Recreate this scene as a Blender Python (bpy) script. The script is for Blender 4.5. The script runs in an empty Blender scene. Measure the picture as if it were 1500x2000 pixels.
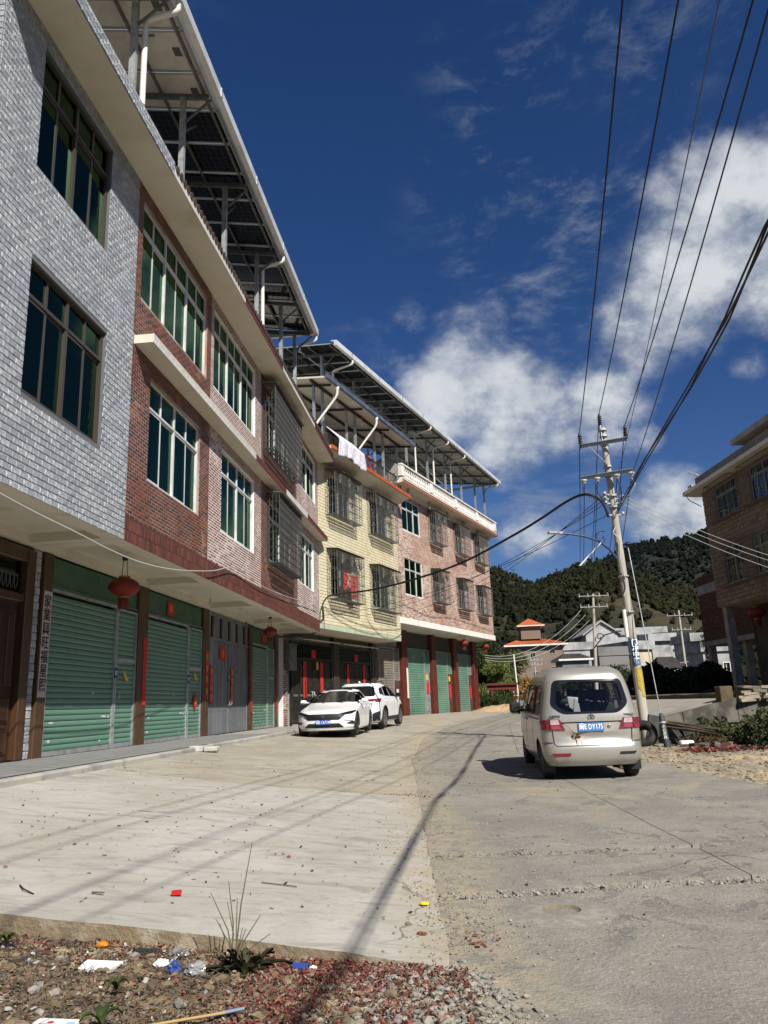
import bpy, bmesh, math, random
import numpy as np
from mathutils import Vector, Matrix, noise as mnoise
random.seed(7); RNG = np.random.default_rng(7)
SC = bpy.context.scene; COL = SC.collection
R_ = math.radians
# ---------------------------------------------------------------- camera (eye is the origin, z = 0)
def make_camera():
    p, r = R_(14.07), R_(2.2)
    f = Vector((0, math.cos(p), math.sin(p))); u0 = Vector((0, -math.sin(p), math.cos(p))); r0 = Vector((1, 0, 0))
    right = r0*math.cos(r) - u0*math.sin(r); up = u0*math.cos(r) + r0*math.sin(r)
    cd = bpy.data.cameras.new('camera'); cam = bpy.data.objects.new('camera', cd); COL.objects.link(cam)
    cd.sensor_fit = 'VERTICAL'; cd.sensor_height = 24; cd.lens = 18.0; cd.clip_start = .05; cd.clip_end = 6000
    m = Matrix.Identity(4)
    for i in range(3): m[i][0] = right[i]; m[i][1] = up[i]; m[i][2] = -f[i]
    cam.matrix_world = m; SC.camera = cam
make_camera()
# ---------------------------------------------------------------- sun, sky, exposure
SUN = Vector((-.75, 1.39, -1.36)).normalized()          # the way the light travels
EXPOSURE = 0.52
SUN_STRENGTH = 5.0
SKY_STRENGTH = 0.05
sl = bpy.data.lights.new('sun', 'SUN'); so = bpy.data.objects.new('sun', sl); COL.objects.link(so)
sl.energy = SUN_STRENGTH; sl.angle = R_(.53); sl.color = (1.0, .955, .87)
so.rotation_euler = SUN.to_track_quat('-Z', 'Y').to_euler()
SC.view_settings.view_transform = 'Standard'; SC.view_settings.look = 'None'
SC.view_settings.exposure = EXPOSURE; SC.view_settings.gamma = 1; SC.view_settings.use_curve_mapping = False
SC.render.engine = 'CYCLES'
SC.cycles.max_bounces = 6; SC.cycles.diffuse_bounces = 3; SC.cycles.glossy_bounces = 3
SC.cycles.transparent_max_bounces = 16; SC.cycles.transmission_bounces = 4
SC.cycles.caustics_reflective = False; SC.cycles.caustics_refractive = False

class NT:
    """small helper for node trees"""
    def __init__(s, nt): s.nt = nt; s.n = nt.nodes; s.l = nt.links
    def node(s, t, **kw):
        n = s.n.new(t)
        for k, v in kw.items():
            if k.startswith('i_'): n.inputs[k[2:].replace('_', ' ')].default_value = v
            else: setattr(n, k, v)
        return n
    def link(s, a, b): s.l.new(a, b)
    def put(s, sock, v):
        if isinstance(v, bpy.types.NodeSocket): s.l.new(v, sock)
        else: sock.default_value = v
    def math(s, op, a, b=0.0, c=None, clamp=False):
        n = s.n.new('ShaderNodeMath'); n.operation = op; n.use_clamp = clamp
        s.put(n.inputs[0], a); s.put(n.inputs[1], b)
        if c is not None: s.put(n.inputs[2], c)
        return n.outputs[0]
    def vmath(s, op, a, b=(0, 0, 0)):
        n = s.n.new('ShaderNodeVectorMath'); n.operation = op
        s.put(n.inputs[0], a); s.put(n.inputs[1], b)
        return n.outputs['Value'] if op in ('DOT_PRODUCT', 'LENGTH', 'DISTANCE') else n.outputs[0]
    def mix(s, fac, a, b, mode='MIX'):
        n = s.n.new('ShaderNodeMix'); n.data_type = 'RGBA'; n.blend_type = mode
        s.put(n.inputs[0], fac)
        s.put(n.inputs[6], a if isinstance(a, bpy.types.NodeSocket) else (*a[:3], 1))
        s.put(n.inputs[7], b if isinstance(b, bpy.types.NodeSocket) else (*b[:3], 1))
        return n.outputs[2]
    def noise(s, vec, scale, detail=4, rough=.55, dist=0):
        n = s.node('ShaderNodeTexNoise'); n.inputs['Scale'].default_value = scale; n.inputs['Detail'].default_value = detail
        n.inputs['Roughness'].default_value = rough; n.inputs['Distortion'].default_value = dist
        if vec is not None: s.l.new(vec, n.inputs['Vector'])
        return n.outputs[0]
    def smooth(s, v, a, b, c=0., d=1.):
        n = s.node('ShaderNodeMapRange', interpolation_type='SMOOTHSTEP')
        s.put(n.inputs[0], v)
        for i, x in enumerate((a, b, c, d)): n.inputs[i+1].default_value = x
        return n.outputs[0]
    def coord(s, kind='Object', scale=None):
        o = s.node('ShaderNodeTexCoord').outputs[kind]
        if scale is not None: o = s.vmath('MULTIPLY', o, scale)
        return o

def make_world():
    w = bpy.data.worlds.new('World'); SC.world = w; w.use_nodes = True
    t = NT(w.node_tree); t.n.clear()
    out = t.node('ShaderNodeOutputWorld')
    sky = t.node('ShaderNodeTexSky', sky_type='NISHITA'); sky.sun_disc = False
    sky.sun_elevation = R_(40.7); sky.sun_rotation = R_(151.6); sky.altitude = 350; sky.air_density = 1.0; sky.dust_density = .35; sky.ozone_density = 3.0
    hs = t.node('ShaderNodeHueSaturation'); hs.inputs['Saturation'].default_value = 1.2; hs.inputs['Value'].default_value = .95
    t.link(t.mix(1.0, sky.outputs[0], (.86, .83, 1.0), 'MULTIPLY'), hs.inputs['Color'])
    b1 = t.node('ShaderNodeBackground'); b1.inputs[1].default_value = SKY_STRENGTH; t.link(hs.outputs[0], b1.inputs[0])
    # clouds: banks of fractal noise standing at fixed places in the sky, thin scattered ones elsewhere
    d = t.coord('Generated')
    wd = t.vmath('ADD', t.vmath('MULTIPLY', d, (1, 1, 1.35)), (3.1, 1.7, .4))
    n1 = t.noise(wd, 4.6, 14, .62, 0); n2 = t.noise(wd, 17., 8, .62, 0)
    mask = None
    for (c, rad, amt) in CLOUD_BANKS:
        m = t.smooth(t.vmath('DISTANCE', d, c), rad*1.45, rad*.25, 0, amt*1.12)
        mask = m if mask is None else t.math('MAXIMUM', mask, m)
    base = t.math('MULTIPLY_ADD', n1, 1.15, t.math('MULTIPLY', n2, .34))
    dens = t.math('ADD', base, mask)
    fac = t.smooth(dens, .92, 1.38, 0, 1.0)
    # thin veils of ice cloud, drawn out by the wind
    vn = t.noise(t.vmath('MULTIPLY', wd, (2.2, 1.2, 3.6)), 4.2, 12, .66, .25); vm = None
    for (c, rad) in (((.20, .835, .51), .16), ((.26, .79, .55), .12), ((.165, .72, .67), .10), ((.13, .80, .585), .09), ((.11, .91, .40), .16), ((.30, .62, .72), .14), ((.2, .95, .24), .12), ((-.5, .2, .8), .5), ((.6, -.4, .7), .5)):
        m = t.smooth(t.vmath('DISTANCE', d, c), rad*1.3, rad*.2); vm = m if vm is None else t.math('MAXIMUM', vm, m)
    fac = t.math('MAXIMUM', fac, t.math('MULTIPLY', t.smooth(vn, .47, .74, 0, .62), vm))
    # light on the clouds: bright where dense and towards the sun, grey in the hollows
    n3 = t.noise(t.vmath('ADD', wd, (.03, -.05, .05)), 4.6, 12, .62, 0)
    shade = t.smooth(t.math('ADD', t.math('MULTIPLY', t.math('SUBTRACT', n1, n3), 1.7), t.math('MULTIPLY', dens, .6)), .42, .92)
    ccol = t.mix(shade, (.27, .33, .43), (.76, .79, .82))
    b2 = t.node('ShaderNodeBackground'); b2.inputs[1].default_value = .66; t.link(ccol, b2.inputs[0])
    ms = t.node('ShaderNodeMixShader'); t.link(t.math('MULTIPLY', fac, .93), ms.inputs[0]); t.link(b1.outputs[0], ms.inputs[1]); t.link(b2.outputs[0], ms.inputs[2])
    t.link(ms.outputs[0], out.inputs[0])
CLOUD_BANKS = [
 ((.410,.771,.487),.129,.56), ((.358,.812,.462),.107,.56), ((.322,.845,.428),.085,.50), ((.421,.728,.540),.074,.46), ((.262,.810,.525),.064,.18), ((.199,.844,.498),.073,.17), 
 ((.124,.893,.433),.083,.38), ((.168,.916,.364),.113,.46), ((.091,.924,.371),.072,.40), ((.218,.917,.335),.074,.42), ((.161,.935,.316),.077,.46), ((.278,.894,.351),.075,.48), ((.30,.87,.39),.06,.40),
 ((.182,.961,.207),.057,.46), ((.338,.917,.210),.063,.52), ((.371,.907,.200),.051,.50), ((.428,.823,.373),.032,.36), ((.329,.893,.308),.024,.36), ((.20,.955,.25),.06,.34),
 ((-.75,-.3,.58),.3,.5), ((.8,-.25,.54),.3,.5), ((.25,-.75,.6),.25,.4), ((.9,.1,.42),.25,.5), ((.75,.55,.36),.15,.45), ((-.6,.7,.38),.15,.3)]
make_world()

# ---------------------------------------------------------------- materials
MATS = {}
def M(name, c, rough=.75, metal=0., c2=None, scale=4., lo=.42, hi=.62, c3=None, scale3=.6, lo3=.5, hi3=.62, bump=0., bscale=30., bdist=.01,
      spec=.35, tint=0., vary=None, coat=0., stretch=None, detail=6, streak=0.):
    """a weathered surface: up to three colours mixed by noise, fine relief, an optional shift of value per separate piece"""
    if name in MATS: return MATS[name]
    m = bpy.data.materials.new(name); m.use_nodes = True; t = NT(m.node_tree); t.n.clear()
    out = t.node('ShaderNodeOutputMaterial'); b = t.node('ShaderNodeBsdfPrincipled'); t.link(b.outputs[0], out.inputs[0])
    vec = t.coord('Object', stretch)
    col = (*c, 1)
    if c2 is not None: col = t.mix(t.smooth(t.noise(vec, scale, detail, .6), lo, hi), c, c2)
    if c3 is not None:
        f = t.smooth(t.noise(vec, scale3, 5, .62, .4), lo3, hi3)
        col = t.mix(f, col, c3)
    if streak:
        sv = t.coord('Object', (1.6, 1.6, .10)); col = t.mix(t.smooth(t.noise(sv, 1.5, 6, .65), .50, .74, 0, streak), col, tuple(x*.35 for x in c))
        col = t.mix(t.smooth(t.noise(t.coord('Object'), .45, 5, .6), .50, .70, 0, streak*.9), col, tuple(min(1, x*1.35+.02) for x in c))
    if tint or vary:
        g = t.node('ShaderNodeNewGeometry'); oi = t.node('ShaderNodeObjectInfo')
        rnd = t.math('FRACT', t.math('ADD', g.outputs['Random Per Island'], oi.outputs['Random']))
        if vary is not None: col = t.mix(t.smooth(t.math('FRACT', t.math('MULTIPLY', rnd, 7.31)), .35, .8), col, vary)
        v = t.math('MULTIPLY_ADD', rnd, tint, 1 - tint/2)
        col = t.mix(1.0, col, t_vec(t, v), 'MULTIPLY')
    t.put(b.inputs['Base Color'], col)
    b.inputs['Roughness'].default_value = rough; b.inputs['Metallic'].default_value = metal
    b.inputs['Specular IOR Level'].default_value = spec
    if coat: b.inputs['Coat Weight'].default_value = coat; b.inputs['Coat Roughness'].default_value = .06
    if bump:
        bn = t.node('ShaderNodeBump'); bn.inputs['Strength'].default_value = bump; bn.inputs['Distance'].default_value = bdist
        t.link(t.noise(vec, bscale, 5, .62), bn.inputs['Height']); t.link(bn.outputs[0], b.inputs['Normal'])
    MATS[name] = m; return m
def t_vec(t, v):
    n = t.node('ShaderNodeCombineXYZ')
    for i in range(3): t.put(n.inputs[i], v)
    return n.outputs[0]
def glass(name, tint=(.5, .6, .55), refl=.10, refl_tint=(.62, .78, .70), rough=.01):
    if name in MATS: return MATS[name]
    m = bpy.data.materials.new(name); m.use_nodes = True; t = NT(m.node_tree); t.n.clear()
    out = t.node('ShaderNodeOutputMaterial'); tr = t.node('ShaderNodeBsdfTransparent'); gl = t.node('ShaderNodeBsdfGlossy'); mx = t.node('ShaderNodeMixShader')
    tr.inputs[0].default_value = (*tint, 1); gl.inputs[0].default_value = (*refl_tint, 1); gl.inputs[1].default_value = rough
    lw = t.node('ShaderNodeLayerWeight'); lw.inputs[0].default_value = .35
    f = t.math('ADD', t.math('MULTIPLY', lw.outputs['Fresnel'], .45), refl, clamp=True)
    t.link(f, mx.inputs[0]); t.link(tr.outputs[0], mx.inputs[1]); t.link(gl.outputs[0], mx.inputs[2]); t.link(mx.outputs[0], out.inputs[0])
    MATS[name] = m; return m

# ---------------------------------------------------------------- mesh building
class Fr:
    """a facade's frame: s along the wall, o outwards from it, z up"""
    def __init__(f, E, az, flip=False):
        a = R_(az); f.E = np.array([E[0], E[1], 0.]); f.d = np.array([math.sin(a), math.cos(a), 0.]); f.n = np.array([f.d[1], -f.d[0], 0.])
        if flip: f.n = -f.n
        f.left = not flip
    def P(f, s, o, z): return f.E + f.d*s + f.n*o + np.array([0, 0, z])
    def rot(f):
        m = Matrix.Identity(3)
        for i in range(3): m[i][0] = f.d[i]; m[i][1] = f.n[i]; m[i][2] = (0, 0, 1)[i]
        return m
WORLD = Fr((0, 0), 90); WORLD.d = np.array([1., 0, 0]); WORLD.n = np.array([0, 1., 0]); WORLD.left = False

class MB:
    def __init__(s, fr=None): s.v = []; s.f = []; s.m = []; s.fr = fr; s.sm = []
    def pt(s, p): return s.fr.P(*p) if s.fr is not None else np.array(p, float)
    def add(s, pts, faces, mi=0, smooth=False, raw=False):
        b = len(s.v); s.v.extend([p if raw else s.pt(p) for p in pts])
        flip = s.fr is not None and s.fr.left and not raw
        for f in faces:
            s.f.append([b+i for i in (reversed(f) if flip else f)]); s.m.append(mi); s.sm.append(smooth)
        return s
    def box(s, a0, a1, b0, b1, c0, c1, mi=0, back=True):
        p = [(a0, b0, c0), (a1, b0, c0), (a1, b1, c0), (a0, b1, c0), (a0, b0, c1), (a1, b0, c1), (a1, b1, c1), (a0, b1, c1)]
        f = [(3, 2, 1, 0), (4, 5, 6, 7), (1, 2, 6, 5), (2, 3, 7, 6), (3, 0, 4, 7)]
        if back: f.append((0, 1, 5, 4))
        return s.add(p, f, mi)
    def bevbox(s, a0, a1, b0, b1, c0, c1, bv=.01, mi=0):
        """a box with its edges chamfered"""
        P = []; F = []
        X = (a0, a1); Y = (b0, b1); Z = (c0, c1); idx = {}
        for i in (0, 1):
            for j in (0, 1):
                for k in (0, 1):
                    sx, sy, sz = (1, -1)[i], (1, -1)[j], (1, -1)[k]
                    for ax in range(3):
                        p = [X[i]+sx*bv, Y[j]+sy*bv, Z[k]+sz*bv]; p[ax] = (X[i], Y[j], Z[k])[ax]
                        idx[i, j, k, ax] = len(P); P.append(tuple(p))
        for i in (0, 1): F.append([idx[i, j, k, 0] for j, k in ((0, 0), (1, 0), (1, 1), (0, 1))])
        for j in (0, 1): F.append([idx[i, j, k, 1] for i, k in ((0, 0), (0, 1), (1, 1), (1, 0))])
        for k in (0, 1): F.append([idx[i, j, k, 2] for i, j in ((0, 0), (1, 0), (1, 1), (0, 1))])
        for j in (0, 1):
            for k in (0, 1): F.append([idx[0, j, k, 1], idx[1, j, k, 1], idx[1, j, k, 2], idx[0, j, k, 2]])
        for i in (0, 1):
            for k in (0, 1): F.append([idx[i, 0, k, 0], idx[i, 1, k, 0], idx[i, 1, k, 2], idx[i, 0, k, 2]])
        for i in (0, 1):
            for j in (0, 1): F.append([idx[i, j, 0, 0], idx[i, j, 1, 0], idx[i, j, 1, 1], idx[i, j, 0, 1]])
        for i in (0, 1):
            for j in (0, 1):
                for k in (0, 1): F.append([idx[i, j, k, a] for a in range(3)])
        return s.add(P, F, mi)
    def quad(s, p, mi=0): return s.add(p, [tuple(range(len(p)))], mi)
    def bar(s, p, q, w, h=None, mi=0, up=(0, 0, 1)):
        """a straight square bar between two points"""
        p = s.pt(p); q = s.pt(q); h = h or w; d = q-p; L = np.linalg.norm(d)
        if L < 1e-6: return s
        d = d/L; u = np.array(up, float)
        if abs(d@u) > .95: u = np.array([1., 0, 0]) if abs(d[0]) < .9 else np.array([0, 1., 0])
        a = np.cross(d, u); a /= np.linalg.norm(a); b = np.cross(a, d)
        c = [(-1, -1), (1, -1), (1, 1), (-1, 1)]
        pts = [p+a*x*w/2+b*y*h/2 for x, y in c]+[q+a*x*w/2+b*y*h/2 for x, y in c]
        return s.add(pts, [(3, 2, 1, 0), (4, 5, 6, 7), (0, 1, 5, 4), (1, 2, 6, 5), (2, 3, 7, 6), (3, 0, 4, 7)], mi, raw=True)
    def tube(s, pts, r, n=6, mi=0, caps=True, smooth=True):
        pts = [s.pt(p) for p in pts]; k = len(pts)
        rr = r if hasattr(r, '__len__') else [r]*k
        V = []; prev = None
        for i, p in enumerate(pts):
            d = pts[min(i+1, k-1)]-pts[max(i-1, 0)]; d = d/(np.linalg.norm(d)+1e-12)
            if prev is None:
                u = np.array([0, 0, 1.]) if abs(d[2]) < .9 else np.array([1., 0, 0])
                a = np.cross(d, u)
            else: a = prev-d*(prev@d)
            a = a/(np.linalg.norm(a)+1e-12); prev = a; b = np.cross(d, a)
            for j in range(n):
                th = 2*math.pi*j/n; V.append(p+(a*math.cos(th)+b*math.sin(th))*rr[i])
        F = [(i*n+j, i*n+(j+1) % n, (i+1)*n+(j+1) % n, (i+1)*n+j) for i in range(k-1) for j in range(n)]
        s.add(V, F, mi, smooth, raw=True)
        if caps:
            s.add(V[:n], [tuple(range(n))[::-1]], mi, raw=True); s.add(V[-n:], [tuple(range(n))], mi, raw=True)
        return s
    def lathe(s, prof, c=(0, 0, 0), axis=(0, 0, 1), n=16, mi=0, smooth=True):
        """profile of (radius, height) turned about an axis"""
        ax = np.array(axis, float); ax /= np.linalg.norm(ax)
        u = np.array([1., 0, 0]) if abs(ax[0]) < .8 else np.array([0, 1., 0])
        a = np.cross(ax, u); a /= np.linalg.norm(a); b = np.cross(ax, a); c = s.pt(c)
        V = [c+ax*h+(a*math.cos(2*math.pi*j/n)+b*math.sin(2*math.pi*j/n))*r for r, h in prof for j in range(n)]
        F = [(i*n+j, i*n+(j+1) % n, (i+1)*n+(j+1) % n, (i+1)*n+j) for i in range(len(prof)-1) for j in range(n)]
        return s.add(V, F, mi, smooth, raw=True)
    def prism(s, poly, ax, lo, hi, mi=0):
        """polygon in two of the frame's axes, thick along axis number ax"""
        def mk(p, t):
            q = list(p); q.insert(ax, t); return tuple(q)
        n = len(poly); V = [mk(p, lo) for p in poly]+[mk(p, hi) for p in poly]
        F = [tuple(range(n))[::-1], tuple(range(n, 2*n))]+[(i, (i+1) % n, n+(i+1) % n, n+i) for i in range(n)]
        return s.add(V, F, mi)
    def grid(s, pts, nu, nv, mi=0, smooth=True, raw=True):
        F = [(i*nv+j, (i+1)*nv+j, (i+1)*nv+j+1, i*nv+j+1) for i in range(nu-1) for j in range(nv-1)]
        return s.add(pts, F, mi, smooth, raw=raw)
    def build(s, name, mats, parent=None, fix=True, **tags):
        me = bpy.data.meshes.new(name)
        off = base_of(parent)
        V = np.array(s.v, float).reshape(-1, 3)-off
        me.from_pydata(V.tolist(), [], s.f)
        if not isinstance(mats, (list, tuple)): mats = [mats]
        for m in mats: me.materials.append(m)
        if len(mats) > 1: me.polygons.foreach_set('material_index', s.m)
        me.polygons.foreach_set('use_smooth', s.sm)
        me.update()
        if fix and len(s.f) < 60000:
            bm = bmesh.new(); bm.from_mesh(me); bmesh.ops.recalc_face_normals(bm, faces=bm.faces); bm.to_mesh(me); bm.free()
        return link(name, me, parent, **tags)
BASE = {}
def base_of(p):
    return BASE.get(p.name, np.zeros(3)) if p is not None else np.zeros(3)
def link(name, data, parent=None, loc=None, mat=None, **tags):
    o = bpy.data.objects.new(name, data); COL.objects.link(o)
    if parent is not None: o.parent = parent; BASE[o.name] = base_of(parent)
    if mat is not None: o.matrix_basis = mat
    elif loc is not None: o.location = loc
    for k, v in tags.items():
        if v is not None: o[k] = v
    return o
def thing(name, loc, label, cat, group=None, rz=0.):
    o = bpy.data.objects.new(name, None); COL.objects.link(o); o.location = [float(x) for x in loc]; o.rotation_euler = (0, 0, rz)
    o.empty_display_size = .2
    BASE[o.name] = np.array(loc, float)
    o['label'] = label; o['category'] = cat
    if group: o['group'] = group
    return o
def tag(o, label, cat, group=None):
    o['label'] = label; o['category'] = cat
    if group: o['group'] = group
    return o
def copy_thing(o, loc, label=None, rz=None, scale=None, parent=None):
    c = o.copy(); COL.objects.link(c)
    if parent is not None: c.parent = parent
    elif loc is not None: c.location = loc
    if label: c['label'] = label
    if rz is not None: c.rotation_euler = (0, 0, rz)
    if scale is not None: c.scale = scale
    for ch in KIDS(o): copy_thing(ch, None, parent=c)
    return c
def KIDS(o): return [x for x in list(o.children)]
def text_obj(name, txt, size, mat, parent, mtx, extrude=.001, width=None, align='CENTER', bold=0.0, **tags):
    """flat raised lettering; mtx places it (x right, y up, z towards the reader), in world space"""
    cu = bpy.data.curves.new('lettering', 'FONT'); cu.body = txt; cu.size = size; cu.align_x = align; cu.align_y = 'CENTER'; cu.extrude = extrude; cu.offset = bold; cu.resolution_u = 2
    to = bpy.data.objects.new('lettering', cu)
    me = bpy.data.meshes.new_from_object(to); bpy.data.objects.remove(to); bpy.data.curves.remove(cu)
    me.name = name; me.materials.clear(); me.materials.append(mat)
    for p in me.polygons: p.material_index = 0
    if width and len(me.vertices):
        xs = [v.co.x for v in me.vertices]; k = width/(max(xs)-min(xs)); c = (max(xs)+min(xs))/2
        for v in me.vertices: v.co.x = (v.co.x-c)*k
    me.transform(Matrix.Translation(Vector([-x for x in base_of(parent)])) @ mtx)
    return link(name, me, parent, **tags)
def mtx(o, x, y, z):
    m = Matrix.Identity(4)
    for i in range(3): m[i][0] = x[i]; m[i][1] = y[i]; m[i][2] = z[i]; m[i][3] = o[i]
    return m
def interp(x, xs, ys): return float(np.interp(x, xs, ys))
def fbm(x, y, z=0., o=4): return mnoise.fractal(Vector((x, y, z)), 1.0, 2.0, o)
# ================================================================ the lie of the land
AZ1 = 5.4917
F1 = Fr((0, 0), AZ1)                       # grey and red-brick row: s measured from the eye, face at o = -5.8
D1 = -5.8
E1 = F1.d*31.1+F1.n*D1; F2 = Fr(E1, 22)    # yellow house
E2 = E1+F2.d*9.15;      F3 = Fr(E2, 25)    # pink house
E3 = E2+F3.d*16
ROAD_Y = [-10, 4, 13, 25, 35, 60, 90, 140]; ROAD_Z = [-1.37, -1.35, -1.25, -1.02, -.84, -.66, -.72, -.9]
KERB = [(-7.2, -14), tuple(F1.P(8, -5.7, 0)[:2]), tuple(F1.P(29.5, -5.7, 0)[:2]), tuple(F2.P(.9, -1.0, 0)[:2]), tuple(F2.P(9.15, -1.0, 0)[:2]), tuple(F3.P(16, -1.2, 0)[:2]), (9.4, 62), (13, 80), (20, 110)]
def road_z(y): return interp(y, ROAD_Y, ROAD_Z)
def kerb_x(y): return interp(y, [k[1] for k in KERB], [k[0] for k in KERB])
def kerb_z(y): return interp(y, [5, 8, 29, 33, 40, 55, 70], [-.83, -.8, -.8, -.72, -.62, -.65, -.68])
def joint_x(y): return interp(y, [-5, 4, 17, 25, 31, 43, 60, 75, 110], [.27, .27, .40, 1.0, 2.3, 5.6, 10.4, 13.9, 22])
def edge_x(y): return interp(y, [-5, 4, 8, 12, 16, 22, 30, 43, 60, 80, 110], [5.9, 5.75, 5.45, 5.02, 4.62, 5.3, 7.2, 11.5, 16.5, 20.5, 30])
def fore_z(x, y):
    a, b = kerb_x(y), joint_x(y); t = min(max((x-a)/(b-a), 0), 1)
    return kerb_z(y)*(1-t)+road_z(y)*t
def side_z(x, y):
    return min(max(-.95+.235*(x-5.7)+.012*(y-21), road_z(y)), -.2)
def ground_z(x, y):
    if x < joint_x(y): return fore_z(x, y)
    if x <= edge_x(y) or y < 20.9: return road_z(y) - (.02 if x > edge_x(y) else 0)
    return side_z(x, y)

def silt(t, v, col):
    """sandy dirt that has washed into the long joint between road and forecourt"""
    sp = t.node('ShaderNodeSeparateXYZ'); t.link(v, sp.inputs[0])
    bend = t.math('MAXIMUM', t.math('MULTIPLY_ADD', sp.outputs[1], .075, -1.25), 0.0)
    dx = t.math('ABSOLUTE', t.math('SUBTRACT', t.math('ADD', sp.outputs[0], t.math('MULTIPLY_ADD', t.noise(v, 1.1, 6, .65), .9, -.45)), t.math('ADD', bend, .36)))
    f = t.math('MULTIPLY', t.smooth(dx, .62, .04, 0, .85), t.smooth(t.noise(v, 6, 6, .7), .36, .58))
    return t.mix(f, col, (.345, .29, .20))
def concrete(name, base, light, dark, warm, rub=.5, stretch=(1, 1, 1)):
    """trowelled concrete: broad stains, trowel sweeps, sandy rubbing, fine grit and pits"""
    m = bpy.data.materials.new(name); m.use_nodes = True; t = NT(m.node_tree); t.n.clear()
    out = t.node('ShaderNodeOutputMaterial'); b = t.node('ShaderNodeBsdfPrincipled'); t.link(b.outputs[0], out.inputs[0]); v = t.coord('Object')
    col = t.mix(t.smooth(t.noise(v, .8, 7, .65, .6), .38, .66), base, light)
    col = t.mix(t.smooth(t.noise(t.vmath('MULTIPLY', v, (.5, 2.2, 1)), 2.4, 7, .65, 1.2), .48, .70, 0, .75), col, dark)
    col = t.mix(t.smooth(t.noise(v, .55, 6, .65, .8), .52, .70, 0, rub), col, warm)
    col = t.mix(t.smooth(t.noise(v, 7.5, 6, .7, .4), .52, .70, 0, .5), col, dark)
    col = t.mix(t.smooth(t.noise(v, 34, 4, .75), .56, .74, 0, .45), col, dark)
    col = t.mix(t.smooth(t.noise(v, 60, 3, .7), .58, .74, 0, .4), col, light)
    wv = t.node('ShaderNodeTexVoronoi', feature='DISTANCE_TO_EDGE'); wv.inputs['Scale'].default_value = .31
    wn = t.node('ShaderNodeTexNoise'); wn.inputs['Scale'].default_value = 1.1; wn.inputs['Detail'].default_value = 7; t.link(v, wn.inputs['Vector'])
    t.link(t.vmath('ADD', v, t.vmath('MULTIPLY', wn.outputs['Color'], (1.2, 1.2, 0))), wv.inputs['Vector'])
    col = t.mix(t.math('MULTIPLY', t.smooth(wv.outputs['Distance'], .006, .001), t.smooth(t.noise(v, .6, 3, .5), .46, .54, 0, .75)), col, (.10, .085, .065))
    col = t.mix(t.smooth(t.noise(v, 1.7, 3, .5, .3), .66, .73, 0, .38), col, (.16, .145, .12))
    col = silt(t, v, col)
    t.put(b.inputs['Base Color'], col); b.inputs['Roughness'].default_value = .9; b.inputs['Specular IOR Level'].default_value = .2
    h = t.math('ADD', t.math('MULTIPLY', t.noise(v, 45, 5, .7), .5), t.noise(t.vmath('MULTIPLY', v, (.6, 2., 1)), 8, 6, .65, .6))
    bn = t.node('ShaderNodeBump'); bn.inputs['Strength'].default_value = .5; bn.inputs['Distance'].default_value = .014; t.link(h, bn.inputs['Height']); t.link(bn.outputs[0], b.inputs['Normal']); MATS[name] = m
    return m
CONC = concrete('pale_concrete', (.352, .33, .288), (.42, .398, .355), (.225, .212, .18), (.315, .275, .21), .5)
CONC2 = concrete('worn_forecourt_concrete', (.30, .272, .218), (.375, .345, .285), (.17, .155, .13), (.35, .295, .205), .6)
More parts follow.
